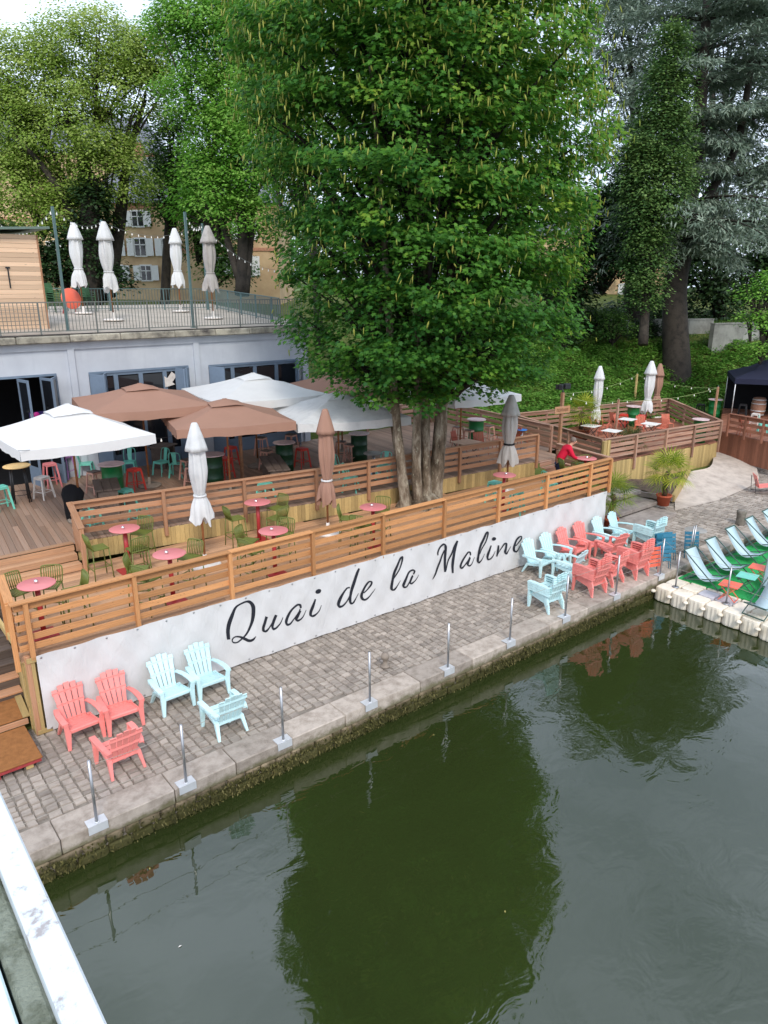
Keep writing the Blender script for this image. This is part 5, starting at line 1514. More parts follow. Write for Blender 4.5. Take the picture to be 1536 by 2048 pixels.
palm(at(1219, 1058, .0), 'green fan palm in a terracotta pot squeezed behind the pale blue chairs', .8, .9, 36, TERRA, .27, seed=3, leaf=m_leaf('palm_leaf_mid', srgb(70, 104, 34), srgb(116, 140, 50), srgb(176, 180, 80)))
palm(at(1254, 942, .45), 'thin dark palm in a black pot before the right terrace', .9, .75, 22, m_plain('pot_black', (.03, .033, .04), .5, .4), .27, leaf=PALM_D, seed=4, droop=1.4)
palm(at(1160, 878, ZT) + Vector((0, 0, -.1)), 'bright fan palm standing inside the left corner of the right terrace', .75, .95, 38, m_plain('pot_wood', srgb(150, 100, 72), .7, .2), .4, seed=5)
# ---------------------------------------------------------------- low building with roof terrace
FYB, ZR, KR = 24.3, 6.55, .035
def at_roof(px, py):
    d = ray(px, py); t_ = (ZR - KR * FYB - CAM_H) / (d.z - KR * d.y)
    return C_O + d * t_
def roof_z(y): return ZR + KR * (y - FYB)
n = N('facade_paint'); v = n.coords(rand=False)
c0 = n.ramp(n.noise(v, .9, 6, .6), [(.3, srgb(176, 181, 190)), (.7, srgb(196, 201, 208))])
st = n.noise(n.coords((2.5, 1, .25), rand=False), 2.2, 6, .7)
n.base(n.mix(n.ramp(st, [(.55, 0), (.8, .35)]), c0, srgb(150, 156, 166)), .8, .2); n.bump(n.noise(v, 30, 5), .25, .01)
FACADE = n.m
SHUT = m_plain('shutter_blue_grey', srgb(112, 128, 146), .55, .35, .08)
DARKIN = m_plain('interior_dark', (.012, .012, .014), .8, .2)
n = N('window_glass'); n.base((.012, .014, .018), .06, .6); GLASS = n.m
bld = thing('building', 'long low blue-grey painted building with a roof terrace', 'building', (0, FYB, 0))
def bpart(name, mat, *boxes):
    m = MB()
    for (x0, x1, y0, y1, z0, z1) in boxes: m.box(((x0 + x1) / 2, (y0 + y1) / 2 - FYB, (z0 + z1) / 2), (x1 - x0, y1 - y0, z1 - z0))
    return m.build(name, mat, bld)
OPEN = [(2.6, 6.5, 5.36), (7.48, 10.9, 5.32), (11.66, 15.42, 5.28)]
xs = [-8, 2.6, 6.5, 7.48, 10.9, 11.66, 15.42, 15.9]
boxes = [(-8, 2.6, FYB, FYB + .3, 0, 6.3), (6.5, 7.48, FYB, FYB + .3, 0, 6.3), (10.9, 11.66, FYB, FYB + .3, 0, 6.3), (15.42, 15.9, FYB, FYB + .3, 0, 6.3)]
for (a, b, z) in OPEN: boxes.append((a, b, FYB, FYB + .3, z, 6.3))
boxes.append((15.9 - .3, 15.898, FYB + .3, FYB + 13, 0, 6.3))
bpart('wall', FACADE, *boxes)
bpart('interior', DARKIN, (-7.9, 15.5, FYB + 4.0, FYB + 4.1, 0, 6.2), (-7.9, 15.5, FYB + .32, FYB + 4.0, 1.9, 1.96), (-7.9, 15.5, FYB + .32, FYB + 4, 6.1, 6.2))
for x in (6.9, 11.12, 15.6): bpart('pilaster', FACADE, (x, x + .2, FYB - .07, FYB - .003, 2, 5.93 + .14))
bpart('frieze', FACADE, (-8, 15.93, FYB - .07, FYB - .003, 5.93 + .142, 6.3))
CORN = m_stone('cornice_stone', srgb(172, 166, 150), srgb(70, 66, 66), scale=2.2, bump=.7)
x = -8.0
while x < 15.9:
    L = min(random.uniform(1.1, 1.9), 16.05 - x)
    m = MB(); m.box((x + L / 2, -.02, 6.41 + random.uniform(-.008, .008)), (L - .012, .62, .22), ch=.03); m.build('cornice_stone', CORN, bld)
    x += L
bpart('slab_edge', CONC, (-8, 16.0, FYB - .22, FYB + .2, 6.523, 6.56))
bpart('cable', BLACKM, (-8, 15.8, FYB - .27, FYB - .245, 6.54, 6.565))
ROOFC = m_stone('roof_floor', srgb(168, 158, 146), srgb(140, 131, 120), scale=1.2, bump=.2)
m = MB(); m.add([(-8, -.2, roof_z(FYB - .2) + .012), (16, -.2, roof_z(FYB - .2) + .012), (18.5, 13.5, roof_z(FYB + 13.5) + .012), (-8, 13.5, roof_z(FYB + 13.5) + .012)], [(0, 1, 2, 3)]); m.build('roof_floor', ROOFC, bld)
def window_unit(x0, x1, z1, panes, leafs, left=.42):
    z0 = 2.0
    w = (x1 - x0 - .06) / panes
    bpart('lintel', SHUT, (x0, x1, FYB - .02, FYB + .16, z1 - .07, z1 - .002))
    for k in range(panes):
        a = x0 + .03 + k * w
        fr = bpart('window_frame', SHUT, (a, a + .07, FYB + .02, FYB + .1, z0, z1 - .072), (a + w - .07, a + w - .002, FYB + .02, FYB + .1, z0, z1 - .072), (a + .07, a + w - .07, FYB + .02, FYB + .1, z1 - .16, z1 - .074), (a + .07, a + w - .07, FYB + .02, FYB + .1, z0, z0 + .5))
        g_ = MB(); g_.box((a + w / 2, .06, (z0 + z1) / 2 + .15), (w - .15, .01, z1 - z0 - .7)); g_.build('pane', GLASS, fr)
    for (hx, ang, wd) in leafs:
        r_ = thing('tmp', 'x', 'x'); bpy.data.objects.remove(r_)
        m = MB(); ca, sa = math.cos(ang), math.sin(ang)
        def P(u, t_, z): return (hx + ca * u - sa * t_, sa * u + ca * t_ - .03, z)
        vs = [P(u, t_, z) for u in (0, wd) for t_ in (-.022, .022) for z in (z0, z1 - .05)]
        m.add(vs, [(0, 1, 3, 2), (4, 6, 7, 5), (0, 4, 5, 1), (2, 3, 7, 6), (0, 2, 6, 4), (1, 5, 7, 3)])
        o = m.build('door_leaf', SHUT, bld)
        m = MB(); vs = [P(u, t_, z) for u in (.07, wd - .07) for t_ in (-.028, .028) for z in (z0 + .6, z1 - .14)]
        m.add(vs, [(0, 1, 3, 2), (4, 6, 7, 5), (0, 4, 5, 1), (2, 3, 7, 6), (0, 2, 6, 4), (1, 5, 7, 3)])
        m.build('leaf_panel', GLASS if wd > .66 else SHUT, o)
window_unit(7.48, 10.9, 5.32, 4, [(7.5, R(-62), .62), (8.02, R(-118), .5), (10.88, R(-128), .62), (10.4, R(-70), .55)])
window_unit(11.66, 15.42, 5.28, 4, [(11.68, R(-60), .62), (15.4, R(-122), .62)])
bpart('lintel', SHUT, (2.6, 6.5, FYB - .02, FYB + .16, 5.29, 5.358))
for (hx, ang, wd) in ((6.48, R(-120), .62), (6.0, R(-75), .7), (5.35, R(-80), .72)):
    m = MB(); ca, sa = math.cos(ang), math.sin(ang)
    def P(u, t_, z): return (hx + ca * u - sa * t_, sa * u + ca * t_ - .03, z)
    def bx(u0, u1, z0, z1, th):
        vs = [P(u, t_, z) for u in (u0, u1) for t_ in (-th, th) for z in (z0, z1)]
        m.add(vs, [(0, 1, 3, 2), (4, 6, 7, 5), (0, 4, 5, 1), (2, 3, 7, 6), (0, 2, 6, 4), (1, 5, 7, 3)])
    bx(0, .08, 2, 5.28, .022); bx(wd - .08, wd, 2, 5.28, .022); bx(.08, wd - .08, 5.2, 5.28, .022); bx(.08, wd - .08, 2, 2.6, .022)
    o = m.build('door_leaf', SHUT, bld)
    m = MB(); bx(.08, wd - .08, 2.6, 5.2, .006); m.build('pane', GLASS, o)
# poster on the open door, arrow sticker on the window
t = thing('door_poster', 'dark violet poster with coloured circles on the open left door', 'poster', (5.62, FYB - .62, 3.55), R(12))
MB().box((0, 0, .35), (.46, .012, .85)).build('sheet', m_plain('poster_navy', srgb(38, 28, 78), .5, .3, .05), t)
for (x, z, r_, c_) in ((-.02, .66, .11, (170, 40, 120)), (.12, .5, .10, (220, 196, 30))):
    o = MB().lathe([(0, 0), (r_, 0), (r_, .004), (0, .004)], 20).build('circle', m_plain('poster_%d' % c_[0], srgb(*c_), .5, .3, .03), t); o.rotation_euler = (R(90), 0, 0); o.location = (x, -.007, z)
m = MB()
for k, (w_, z) in enumerate(((.26, .28), (.2, .22), (.24, .16), (.16, .08))): m.box((-.08, -.008, z), (w_, .004, .028))
m.box((-.16, -.008, .68), (.07, .004, .12)); m.build('text_lines', WHITEM, t)
t = tag(MB().add([(x * .8, -.002, z * .8) for x, z in ((-.35, -.1), (.0, -.1), (-.0, -.26), (.36, .05), (.0, .34), (.0, .18), (-.35, .18))], [(0, 1, 2, 3, 4, 5, 6)]).add([(x * .8, .004, z * .8) for x, z in ((-.35, -.1), (.0, -.1), (-.0, -.26), (.36, .05), (.0, .34), (.0, .18), (-.35, .18))], [(6, 5, 4, 3, 2, 1, 0)]).build('arrow_sign', WHITEM), 'white arrow pointing down to the left on the dark window', 'arrow sign')
t.location = (10.15, FYB - .02, 4.88); t.rotation_euler = (0, R(130), 0)

# roof terrace railings
RAILM = m_plain('railing_paint', srgb(104, 108, 104), .5, .4, .1)
RAILG = m_plain('railing_green', srgb(84, 108, 108), .5, .4, .1)
def bar_rail(name, label, A, B, step, mat, h=.95, grid=0):
    A, B = Vector(A), Vector(B); d = B - A; L = d.length; d.normalize()
    t = thing(name, label, 'railing', A)
    MB().beam((0, 0, h), d * L + Vector((0, 0, h)), .045, .03).build('top_rail', mat, t)
    MB().beam((0, 0, .1), d * L + Vector((0, 0, .1)), .035, .025).build('bottom_rail', mat, t)
    bm_ = MB(); bm_.box((0, 0, .1 + (h - .1) / 2), (.016, .016, h - .1)); me = bm_.mesh('baluster', mat)
    pm_ = MB(); pm_.box((0, 0, h / 2), (.04, .04, h)); mp_ = pm_.mesh('post', mat)
    k = int(L / step)
    for i in range(k + 1):
        big = i % 16 == 0
        o = bpy.data.objects.new('post' if big else 'baluster', mp_ if big else me); COL.objects.link(o); add_kid(t, o); o.location = d * (L * i / k)
    for j in range(grid): MB().beam((0, 0, .2 + j * .11), d * L + Vector((0, 0, .2 + j * .11)), .012, .012).build('cross_wire', mat, t)
    return t
yF = FYB - .12
bar_rail('roof_railing', 'grey bar railing along the front of the roof terrace', (6.2, yF, roof_z(yF)), (15.6, yF, roof_z(yF)), .105, RAILM)
bar_rail('roof_railing', 'grey mesh-filled railing before the timber shed', (1.5, yF, roof_z(yF)), (6.18, yF, roof_z(yF)), .11, RAILM, grid=7)
q0, q1 = at_roof(30, 624), at_roof(428, 619); q2 = at_roof(560, 648)
bar_rail('roof_railing', 'green-grey bar railing along the back of the roof terrace', q0, q1, .13, RAILG)
bar_rail('roof_railing', 'green-grey bar railing along the right side of the roof terrace', q1 + Vector((.1, -.1, 0)), q2, .12, RAILG)
# timber shed of clapboards
sx1 = at_roof(97, 658)
shed = thing('timber_shed', 'pale pine clapboard shed on the roof terrace at left', 'shed', (sx1.x, sx1.y, sx1.z))
dd = ray(84, 470); s_ = (sx1 - C_O).xy.dot(dd.xy) / dd.xy.length_squared; SH = (C_O + dd * s_).z - sx1.z
nb_ = 21
for k in range(nb_):
    z = SH * (k + .5) / nb_
    board('clapboard', shed, (sx1.x - 4.5, sx1.y - .012, sx1.z + z), (sx1.x, sx1.y - .012, sx1.z + z), SH / nb_ - .008, .03, W_PINE, up=(0, 1, .12))
    board('clapboard', shed, (sx1.x + .012, sx1.y + .01, sx1.z + z), (sx1.x + .012, sx1.y + 2.6, sx1.z + z), SH / nb_ - .008, .03, W_PINE, up=(1, 0, .12))
board('corner_trim', shed, (sx1.x + .01, sx1.y - .02, sx1.z), (sx1.x + .01, sx1.y - .02, sx1.z + SH), .05, .05, W_UPPER, up=(0, 1, 0))
m = MB(); m.box((-2.2, 1.2, SH + .08), (5.1, 3.1, .07), ry=R(-3)); m.build('roof_sheet', m_plain('shed_roof', srgb(104, 122, 112), .5, .4), shed)
m = MB(); m.box((-2.3, 1.35, SH / 2), (4.4, 2.4, SH - .06)); m.build('core', BLACKM, shed)
m = MB(); m.box((-.98, -.045, SH * .55), (.035, .03, .62)); m.box((-.98, -.05, SH * .55 + .31), (.13, .03, .04)); m.build('latch_bar', BLACKM, shed)
# poles, bulbs, parasols and stacked furniture on the roof
def roof_pole(b, tp, label):
    p = at_roof(*b); d = ray(*tp); s_ = (p - C_O).xy.dot(d.xy) / d.xy.length_squared; H = (C_O + d * s_).z - p.z
    t = thing('lamp_pole', label, 'pole', p); MB().box((0, 0, H / 2), (.075, .075, H)).build('mast', RAILG, t); MB().box((0, 0, .02), (.16, .16, .03)).build('foot_plate', RAILG, t)
    return p + Vector((0, 0, H - .05))
r1 = roof_pole((136, 663), (115, 413), 'green-grey string light pole right of the shed')
r2 = roof_pole((387, 656), (374, 424), 'green-grey string light pole between the folded roof parasols')
r3 = roof_pole((416, 620), (410, 447), 'green-grey string light pole at the back right of the roof terrace')
r4 = roof_pole((20, 625), (8, 440), 'green-grey string light pole behind the shed')
r5 = roof_pole((222, 622), (217, 440), 'green-grey string light pole at the back of the roof terrace')
for a, b, s_, n_, lb in ((r4, r1, .55, 15, 'sagging above the shed'), (r1, r5, .35, 9, 'from shed pole to back pole'), (r5, r3, .55, 16, 'along the back of the roof terrace'), (r3, r2, .3, 8, 'between the two right roof poles'), (r3, Vector((17.5, 28.5, 8.6)), .5, 14, 'running right into the big tree')):
    festoon(a, b, s_, n_, 'string of white bulbs ' + lb, col=RAILM)
for k, (b_, tp_, lb) in enumerate((((168, 629), (150, 447), 'nearest the shed'), ((228, 643), (213, 445), 'second from the shed'), ((362, 625), (355, 458), 'left of the right-hand pole'), ((427, 639), (418, 453), 'farthest right on the roof terrace'))):
    p = at_roof(*b_); d = ray(*tp_); s_ = (p - C_O).xy.dot(d.xy) / d.xy.length_squared; H = (C_O + d * s_).z - p.z
    t = mk_closed_parasol(WHITEF if k % 2 == 0 else GREYF if k == 3 else WHITEF2, H, seed=20 + k, tz=H * .5, rmax=.27)
    t.location = p + Vector((0, 0, .03)); t['label'] = 'folded white parasol on the roof terrace, ' + lb; t['group'] = 'folded roof parasols'
DGREEN = m_plain('chair_dark_green', srgb(62, 104, 66), .5, .4)
for k in range(5):
    put('greenchair', lambda: mk_slat_chair(DGREEN), at_roof(112, 626) + Vector((0, 0, k * .09)), R(30), 'dark green slatted chair, %s of the stack by the shed' % ('lowest', 'second', 'third', 'fourth', 'topmost')[k], 'stacked green chairs on the roof')
for k in range(3):
    put('greenchair', lambda: None, at_roof(180, 624) + Vector((0, 0, k * .09)), R(10), 'dark green slatted chair, %s of the stack behind the first parasol' % ('lowest', 'middle', 'topmost')[k], 'second stack of green chairs on the roof')
t = thing('tilted_table', 'round orange-red table tipped on edge on the roof terrace', 'table', at_roof(146, 628), R(10))
o = MB().lathe([(0, -.015), (.42, -.015), (.43, 0), (.42, .015), (0, .015)], 28).build('table_top', ORANGEM, t); o.location = (0, 0, .62); o.rotation_euler = (R(78), 0, 0)
for sx in (-1, 1): MB().beam((sx * .22, .1, .6), (sx * .28, .3, 0), .03, .03).build('leg', PINKP, t)

# ---------------------------------------------------------------- houses behind the trees
SANDS = m_stone('house_render', srgb(206, 178, 140), srgb(184, 150, 116), scale=.6, bump=.2)
BRICKT = m_plain('house_trim', srgb(176, 128, 104), .8, .2, .15)
SLATE = m_plain('slate', srgb(110, 112, 122), .6, .3, .15, 3)
SHUTW = m_plain('shutter_white', srgb(222, 222, 220), .6, .3, .03)
def house(name, label, px0, px1, pyb, pye, t_, wins, roofh, ang=0):
    p = at_depth((px0 + px1) / 2, pyb, t_)
    k = t_ / FOC; W = (px1 - px0) * k; H = (pyb - pye) * k
    h = thing(name, label, 'house', p, HEAD - PI / 2 + ang)
    MB().box((0, 5, H / 2 - 1), (W, 10, H + 2)).build('wall', SANDS, h)
    m = MB(); m.add([(-W / 2 - .4, -.4, H), (W / 2 + .4, -.4, H), (W / 2 + .4, 10.4, H), (-W / 2 - .4, 10.4, H), (-W / 2 + 2.5, 5, H + roofh), (W / 2 - 2.5, 5, H + roofh)], [(0, 1, 5, 4), (1, 2, 5), (2, 3, 4, 5), (3, 0, 4), (0, 3, 2, 1)]); rf = m.build('roof', SLATE, h)
    for cx in (-W * .3, W * .25): MB().box((cx, 5, H + roofh), (1.0, .8, 2.2)).build('chimney', BRICKT, rf)
    m = MB(); m.box((0, -.03, H * .5), (W, .08, .25)); m.box((0, -.05, H - .2), (W, .14, .35)); m.build('string_course', BRICKT, h)
    for (px, py, w, hh) in wins:
        x, z, ww, wh = (px - (px0 + px1) / 2) * k, (pyb - py) * k, w * k, hh * k
        f = MB().box((x, -.05, z), (ww + .24, .1, wh + .24)).build('window_frame', SHUTW, h)
        MB().box((x, -.11, z), (ww, .03, wh)).build('pane', GLASS, f)
        m = MB(); m.box((x, -.13, z), (.07, .03, wh)); m.box((x, -.13, z + wh * .15), (ww, .03, .07)); m.build('glazing_bar', SHUTW, f)
        for sx in (-1, 1): MB().box((x + sx * (ww * .5 + .4), -.13, z), (.55, .05, wh + .1)).build('shutter', SHUTW, f)
    return h
house('stone_house', 'sandy stone house with white shutters glimpsed between the trees', 190, 560, 588, 420, 62, [(290, 500, 20, 30), (234, 500, 20, 30), (345, 500, 20, 30), (297, 548, 18, 26), (240, 548, 18, 26), (496, 535, 22, 34), (440, 535, 20, 30), (496, 470, 20, 30), (290, 448, 20, 26)], 4.2)
house('far_house', 'pale far house with slate roof behind the left trees', -120, 330, 560, 330, 95, [(60, 500, 16, 24), (120, 500, 16, 24), (230, 440, 16, 24), (180, 500, 16, 24)], 5)
house('far_house', 'pale far house glimpsed under the trees at right', 1080, 1330, 610, 480, 95, [(1190, 580, 14, 20), (1250, 580, 14, 20), (1130, 580, 14, 20)], 5)
# retaining wall on the hill, thin metal goal frame
WCON = m_stone('hill_wall_concrete', srgb(140, 140, 132), srgb(104, 102, 96), scale=1.5, bump=.4)
def wall_line(name, label, pxs, z, h, th=.3):
    P = [at(a, b, z) for a, b in pxs]
    t = thing(name, label, 'wall', P[0])
    for i in range(len(P) - 1):
        m = MB(); m.beam((P[i] - P[0]) + Vector((0, 0, h / 2 - .2)), (P[i + 1] - P[0]) + Vector((0, 0, h / 2 - .2)), th, h + .4); m.build('wall_section', WCON, t)
        m = MB(); m.beam((P[i] - P[0]) + Vector((0, 0, h + .04)), (P[i + 1] - P[0]) + Vector((0, 0, h + .04)), th + .08, .07); m.build('coping', WCON, t)
wall_line('retaining_wall', 'low concrete retaining wall at right on the slope', [(1420, 692), (1480, 689), (1600, 682)], 4.5, 1.25)
wall_line('retaining_wall', 'low concrete wall left and right of the cedar trunk', [(1300, 680), (1372, 679), (1420, 678)], 4.7, 1.2)
t = thing('goal_frame', 'thin pale metal frame on the slope right of the big tree', 'frame', at(1200, 692, 4.3))
e0, e1 = at(1140, 690, 4.4) - at(1200, 692, 4.3), at(1252, 694, 4.2) - at(1200, 692, 4.3)
m = MB(); m.tube([e0, e0 + Vector((0, 0, 1.55)), e1 + Vector((0, 0, 1.65)), e1], .03, 6); m.build('tube', GALV, t)
# ---------------------------------------------------------------- trees and undergrowth
KITE = np.array([(0, 0), (.34, .42), (0, 1.0), (-.34, .42)])
MAPLE = np.array([(0, 0), (.42, .06), (.34, .34), (.60, .58), (.24, .62), (0, 1.05), (-.24, .62), (-.60, .58), (-.34, .34), (-.42, .06)])
NEEDLE = np.array([(0, 0), (.10, .35), (0, 1.0), (-.10, .35)])
def unit(a): return a / (np.linalg.norm(a, axis=-1, keepdims=True) + 1e-9)
def leaves(pos, nrm, tip, size, shape, rnd, fold=.12):
    """one flat face a leaf: pos (n,3), nrm facing, tip direction, size (n,)"""
    n_ = len(pos)
    t = unit(tip - nrm * (tip * nrm).sum(-1, keepdims=True)); s = np.cross(nrm, t)
    k = len(shape)
    V = pos[:, None, :] + size[:, None, None] * (shape[None, :, 0:1] * s[:, None, :] + shape[None, :, 1:2] * t[:, None, :] + (np.abs(shape[None, :, 0:1]) * -fold - shape[None, :, 1:2] ** 2 * .12) * nrm[:, None, :])
    return V.reshape(-1, 3), np.arange(n_ * k), k, np.repeat(rnd, k)
def cloud(C, rad, per, size, shape, seed, centre, flat=.7, up=.7, out=.6, jit=.6, down=.5, rnd_base=None):
    """leaves round clump centres"""
    g_ = np.random.default_rng(seed)
    n_ = len(C) * per
    c = np.repeat(C, per, 0); r = np.repeat(rad, per)
    off = g_.normal(size=(n_, 3)); off = unit(off) * (g_.random((n_, 1)) ** .45) * r[:, None]; off[:, 2] *= flat
    pos = c + off
    o = unit(pos - np.asarray(centre)[None] if np.ndim(centre) == 1 else pos - np.repeat(centre, per, 0))
    nr = unit(o * out + np.array([0, 0, up]) + g_.normal(size=(n_, 3)) * jit * .6)
    tp = unit(unit(off + 1e-6) * .7 + o * .6 + np.array([0, 0, -down]) + g_.normal(size=(n_, 3)) * .4)
    sz = size * g_.uniform(.7, 1.25, n_)
    rb = np.repeat(g_.random(len(C)) if rnd_base is None else rnd_base, per)
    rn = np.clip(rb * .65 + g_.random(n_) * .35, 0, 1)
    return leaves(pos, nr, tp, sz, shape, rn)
BARK = m_stone('bark_sycamore', srgb(128, 116, 100), srgb(66, 56, 46), scale=5, bump=1.0)
BARKD = m_stone('bark_dark', srgb(58, 52, 45), srgb(30, 27, 24), scale=3, bump=1.0)
def m_bark_patchy():
    n = N('bark_lichen'); v = n.coords((1, 1, .35), rand=False)
    a = n.noise(v, 3.5, 7, .7); b = n.noise(n.coords((1, 1, .5), rand=False), 8, 5, .6)
    col = n.ramp(a, [(.34, srgb(58, 48, 38)), (.5, srgb(116, 102, 86)), (.64, srgb(168, 158, 140))])
    col = n.mix(n.ramp(b, [(.6, 0), (.7, .7)]), col, srgb(186, 182, 160))
    n.base(col, .9, .15); n.bump(n.noise(v, 12, 7, .7), 1.0, .03)
    return n.m
BARKP = m_bark_patchy()

# --- the big sycamore with several stems, in flower
TX, TY, TZ0 = 14.35, 16.0, Z1
syc = thing('sycamore_tree', 'huge multi-stemmed sycamore with hanging yellow flowers in the middle', 'tree', (TX, TY, TZ0))
prof_z = np.array([5.0, 5.5, 6.2, 7.5, 9, 11, 13, 15, 17, 19, 20.5, 21.2]); prof_r = np.array([2.2, 3.2, 3.75, 4.0, 4.25, 4.5, 4.6, 4.45, 4.0, 3.1, 1.8, .4])
def crown_R(z, th):
    base = np.interp(z, prof_z, prof_r)
    return base * (1 + .045 * np.sin(3 * th + z * .9) + .045 * np.sin(5 * th - z * 1.7 + 1) + .03 * np.sin(2 * th + z * 2.3))
ga = np.random.default_rng(5)
NC = 5300
zc = ga.uniform(5.1, 21.0, NC * 3); keep = ga.random(NC * 3) < (np.interp(zc, prof_z, prof_r) / 4.6) ** 1.2; zc = zc[keep][:NC]
th = ga.uniform(0, 2 * np.pi, len(zc)); u = 1 - .75 * ga.random(len(zc)) ** 1.6
ax = lambda z: np.stack([.35 * np.sin(z * .3), .25 * np.cos(z * .35)], 1)
rr_ = crown_R(zc, th) * u
# tiers: branches pile the foliage into layers
zc = zc + .22 * np.sin(zc * 4.2 + th * 2) - .06 * rr_
CC = np.stack([rr_ * np.cos(th) + ax(zc)[:, 0] + .35, rr_ * np.sin(th) + ax(zc)[:, 1] + .4, zc - TZ0], 1)
rad = ga.uniform(.32, .56, len(CC))
cen = np.stack([np.full(len(CC), .35), np.full(len(CC), .4), CC[:, 2] - 2.2], 1)
sun_side = np.clip((zc - 5) / 15 * .55 + .25 * CC[:, 0] / 4.5 + ga.normal(size=len(CC)) * .2 + .12, 0, 1)      # yellower towards the top and right: flowering shoots, plus sunlight painted into leaf colour
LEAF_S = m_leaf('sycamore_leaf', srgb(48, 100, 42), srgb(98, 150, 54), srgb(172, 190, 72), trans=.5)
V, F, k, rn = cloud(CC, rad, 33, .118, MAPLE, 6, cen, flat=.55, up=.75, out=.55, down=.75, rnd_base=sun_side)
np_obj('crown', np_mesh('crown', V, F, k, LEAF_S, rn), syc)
# hanging flower racemes on the outer crown
outer = np.where((u > .8) & (zc > 6.5))[0]
pick = ga.choice(outer, 9000, p=(w_ := (np.clip(zc[outer] - 6, .3, 9) ** 1.2)) / w_.sum())
P0 = CC[pick] * np.array([1.02, 1.02, 1]) + ga.normal(size=(len(pick), 3)) * .3
LN = ga.uniform(.09, .22, len(pick)); RD = ga.uniform(.016, .028, len(pick))
SW = ga.normal(size=(len(pick), 2)) * .035
ring = np.array([(1, 0), (-.5, .87), (-.5, -.87)])
V, F = [], []
for (f_, r_) in ((0, .3), (.3, 1.0), (.75, .85), (1, .1)):
    V.append(np.stack([P0[:, None, 0] + SW[:, 0:1] * f_ + ring[None, :, 0] * (RD * r_)[:, None], P0[:, None, 1] + SW[:, 1:2] * f_ + ring[None, :, 1] * (RD * r_)[:, None], P0[:, None, 2] - (LN * f_)[:, None] + 0 * ring[None, :, 0]], -1))
V = np.stack(V, 1).reshape(-1, 3)      # n,4,3
base = np.arange(len(pick))[:, None] * 12
q = [(j * 3 + i, j * 3 + (i + 1) % 3, (j + 1) * 3 + (i + 1) % 3, (j + 1) * 3 + i) for j in range(3) for i in range(3)]
F = (base[:, :, None] + np.array(q)[None].reshape(1, 1, -1)).ravel()
FLOW = m_leaf('sycamore_flower', srgb(132, 156, 66), srgb(162, 174, 78), srgb(190, 188, 92), trans=.35)
tag(np_obj('flowers', np_mesh('flowers', V, F, 4, FLOW, np.repeat(ga.random(len(pick)), 12)), syc), kind='stuff')
# stems: bases and where they enter the crown
stems = [((-.46, 0), (-.95, .1, 4.0), .18, 'pale'), ((-.14, -.2), (-.3, -.25, 4.2), .18, 'pale'), ((.16, -.16), (.28, .2, 4.6), .15, 'pale'), ((.4, .02), (.5, .3, 5.0), .17, 'dark'), ((.68, .08), (1.1, .1, 4.6), .27, 'dark'), ((-.12, .38), (-.5, 1.0, 4.6), .15, 'dark'), ((.42, .42), (.8, 1.0, 4.8), .16, 'dark')]
for (bx_, by_), (tx, ty, tz), r0, cl in stems:
    m = MB(); b0 = Vector((bx_, by_, -.1)); t1 = Vector((tx, ty, tz)); e = t1 + (t1 - b0) * .9 + Vector((tx * .3, ty * .3, 4.5))
    pts = catmull([tuple(b0), tuple(b0.lerp(t1, .35) + Vector((random.uniform(-.06, .06), random.uniform(-.06, .06), 0))), tuple(t1), tuple((t1 + e) / 2 + Vector((0, 0, .5))), tuple(e)], 6)
    rs = [r0 * (1.35 if i == 0 else 1.12 if i < 3 else 1) * (1 - .78 * i / (len(pts) - 1)) * (1 + .05 * math.sin(i * 1.9)) for i in range(len(pts))]
    m.tube([tuple(p) for p in pts], rs, 14); m.build('trunk', BARKP if cl == 'pale' else BARKP, syc)
m = MB().lathe([(.78, -.15), (.7, .05), (.6, .2), (.42, .34), (0, .36)], 22, (.1, .05, 0), wob=lambda a, z: 1 + .12 * math.sin(a * 5) + .08 * math.sin(a * 9)); m.build('root_flare', BARKP, syc)
br = MB()
for i in ga.choice(len(CC), 150, replace=False):
    e = Vector(CC[i]); s0 = Vector((.35 + .25 * (e.x - .35), .4 + .25 * (e.y - .4), max(3.2, e.z - 2.6 - random.random())))
    mid = (s0 + e) / 2 + Vector((0, 0, .35))
    br.tube([tuple(s0), tuple(mid), tuple(e)], [.075, .045, .012], 6, caps=False)
br.build('branches', BARKD, syc)

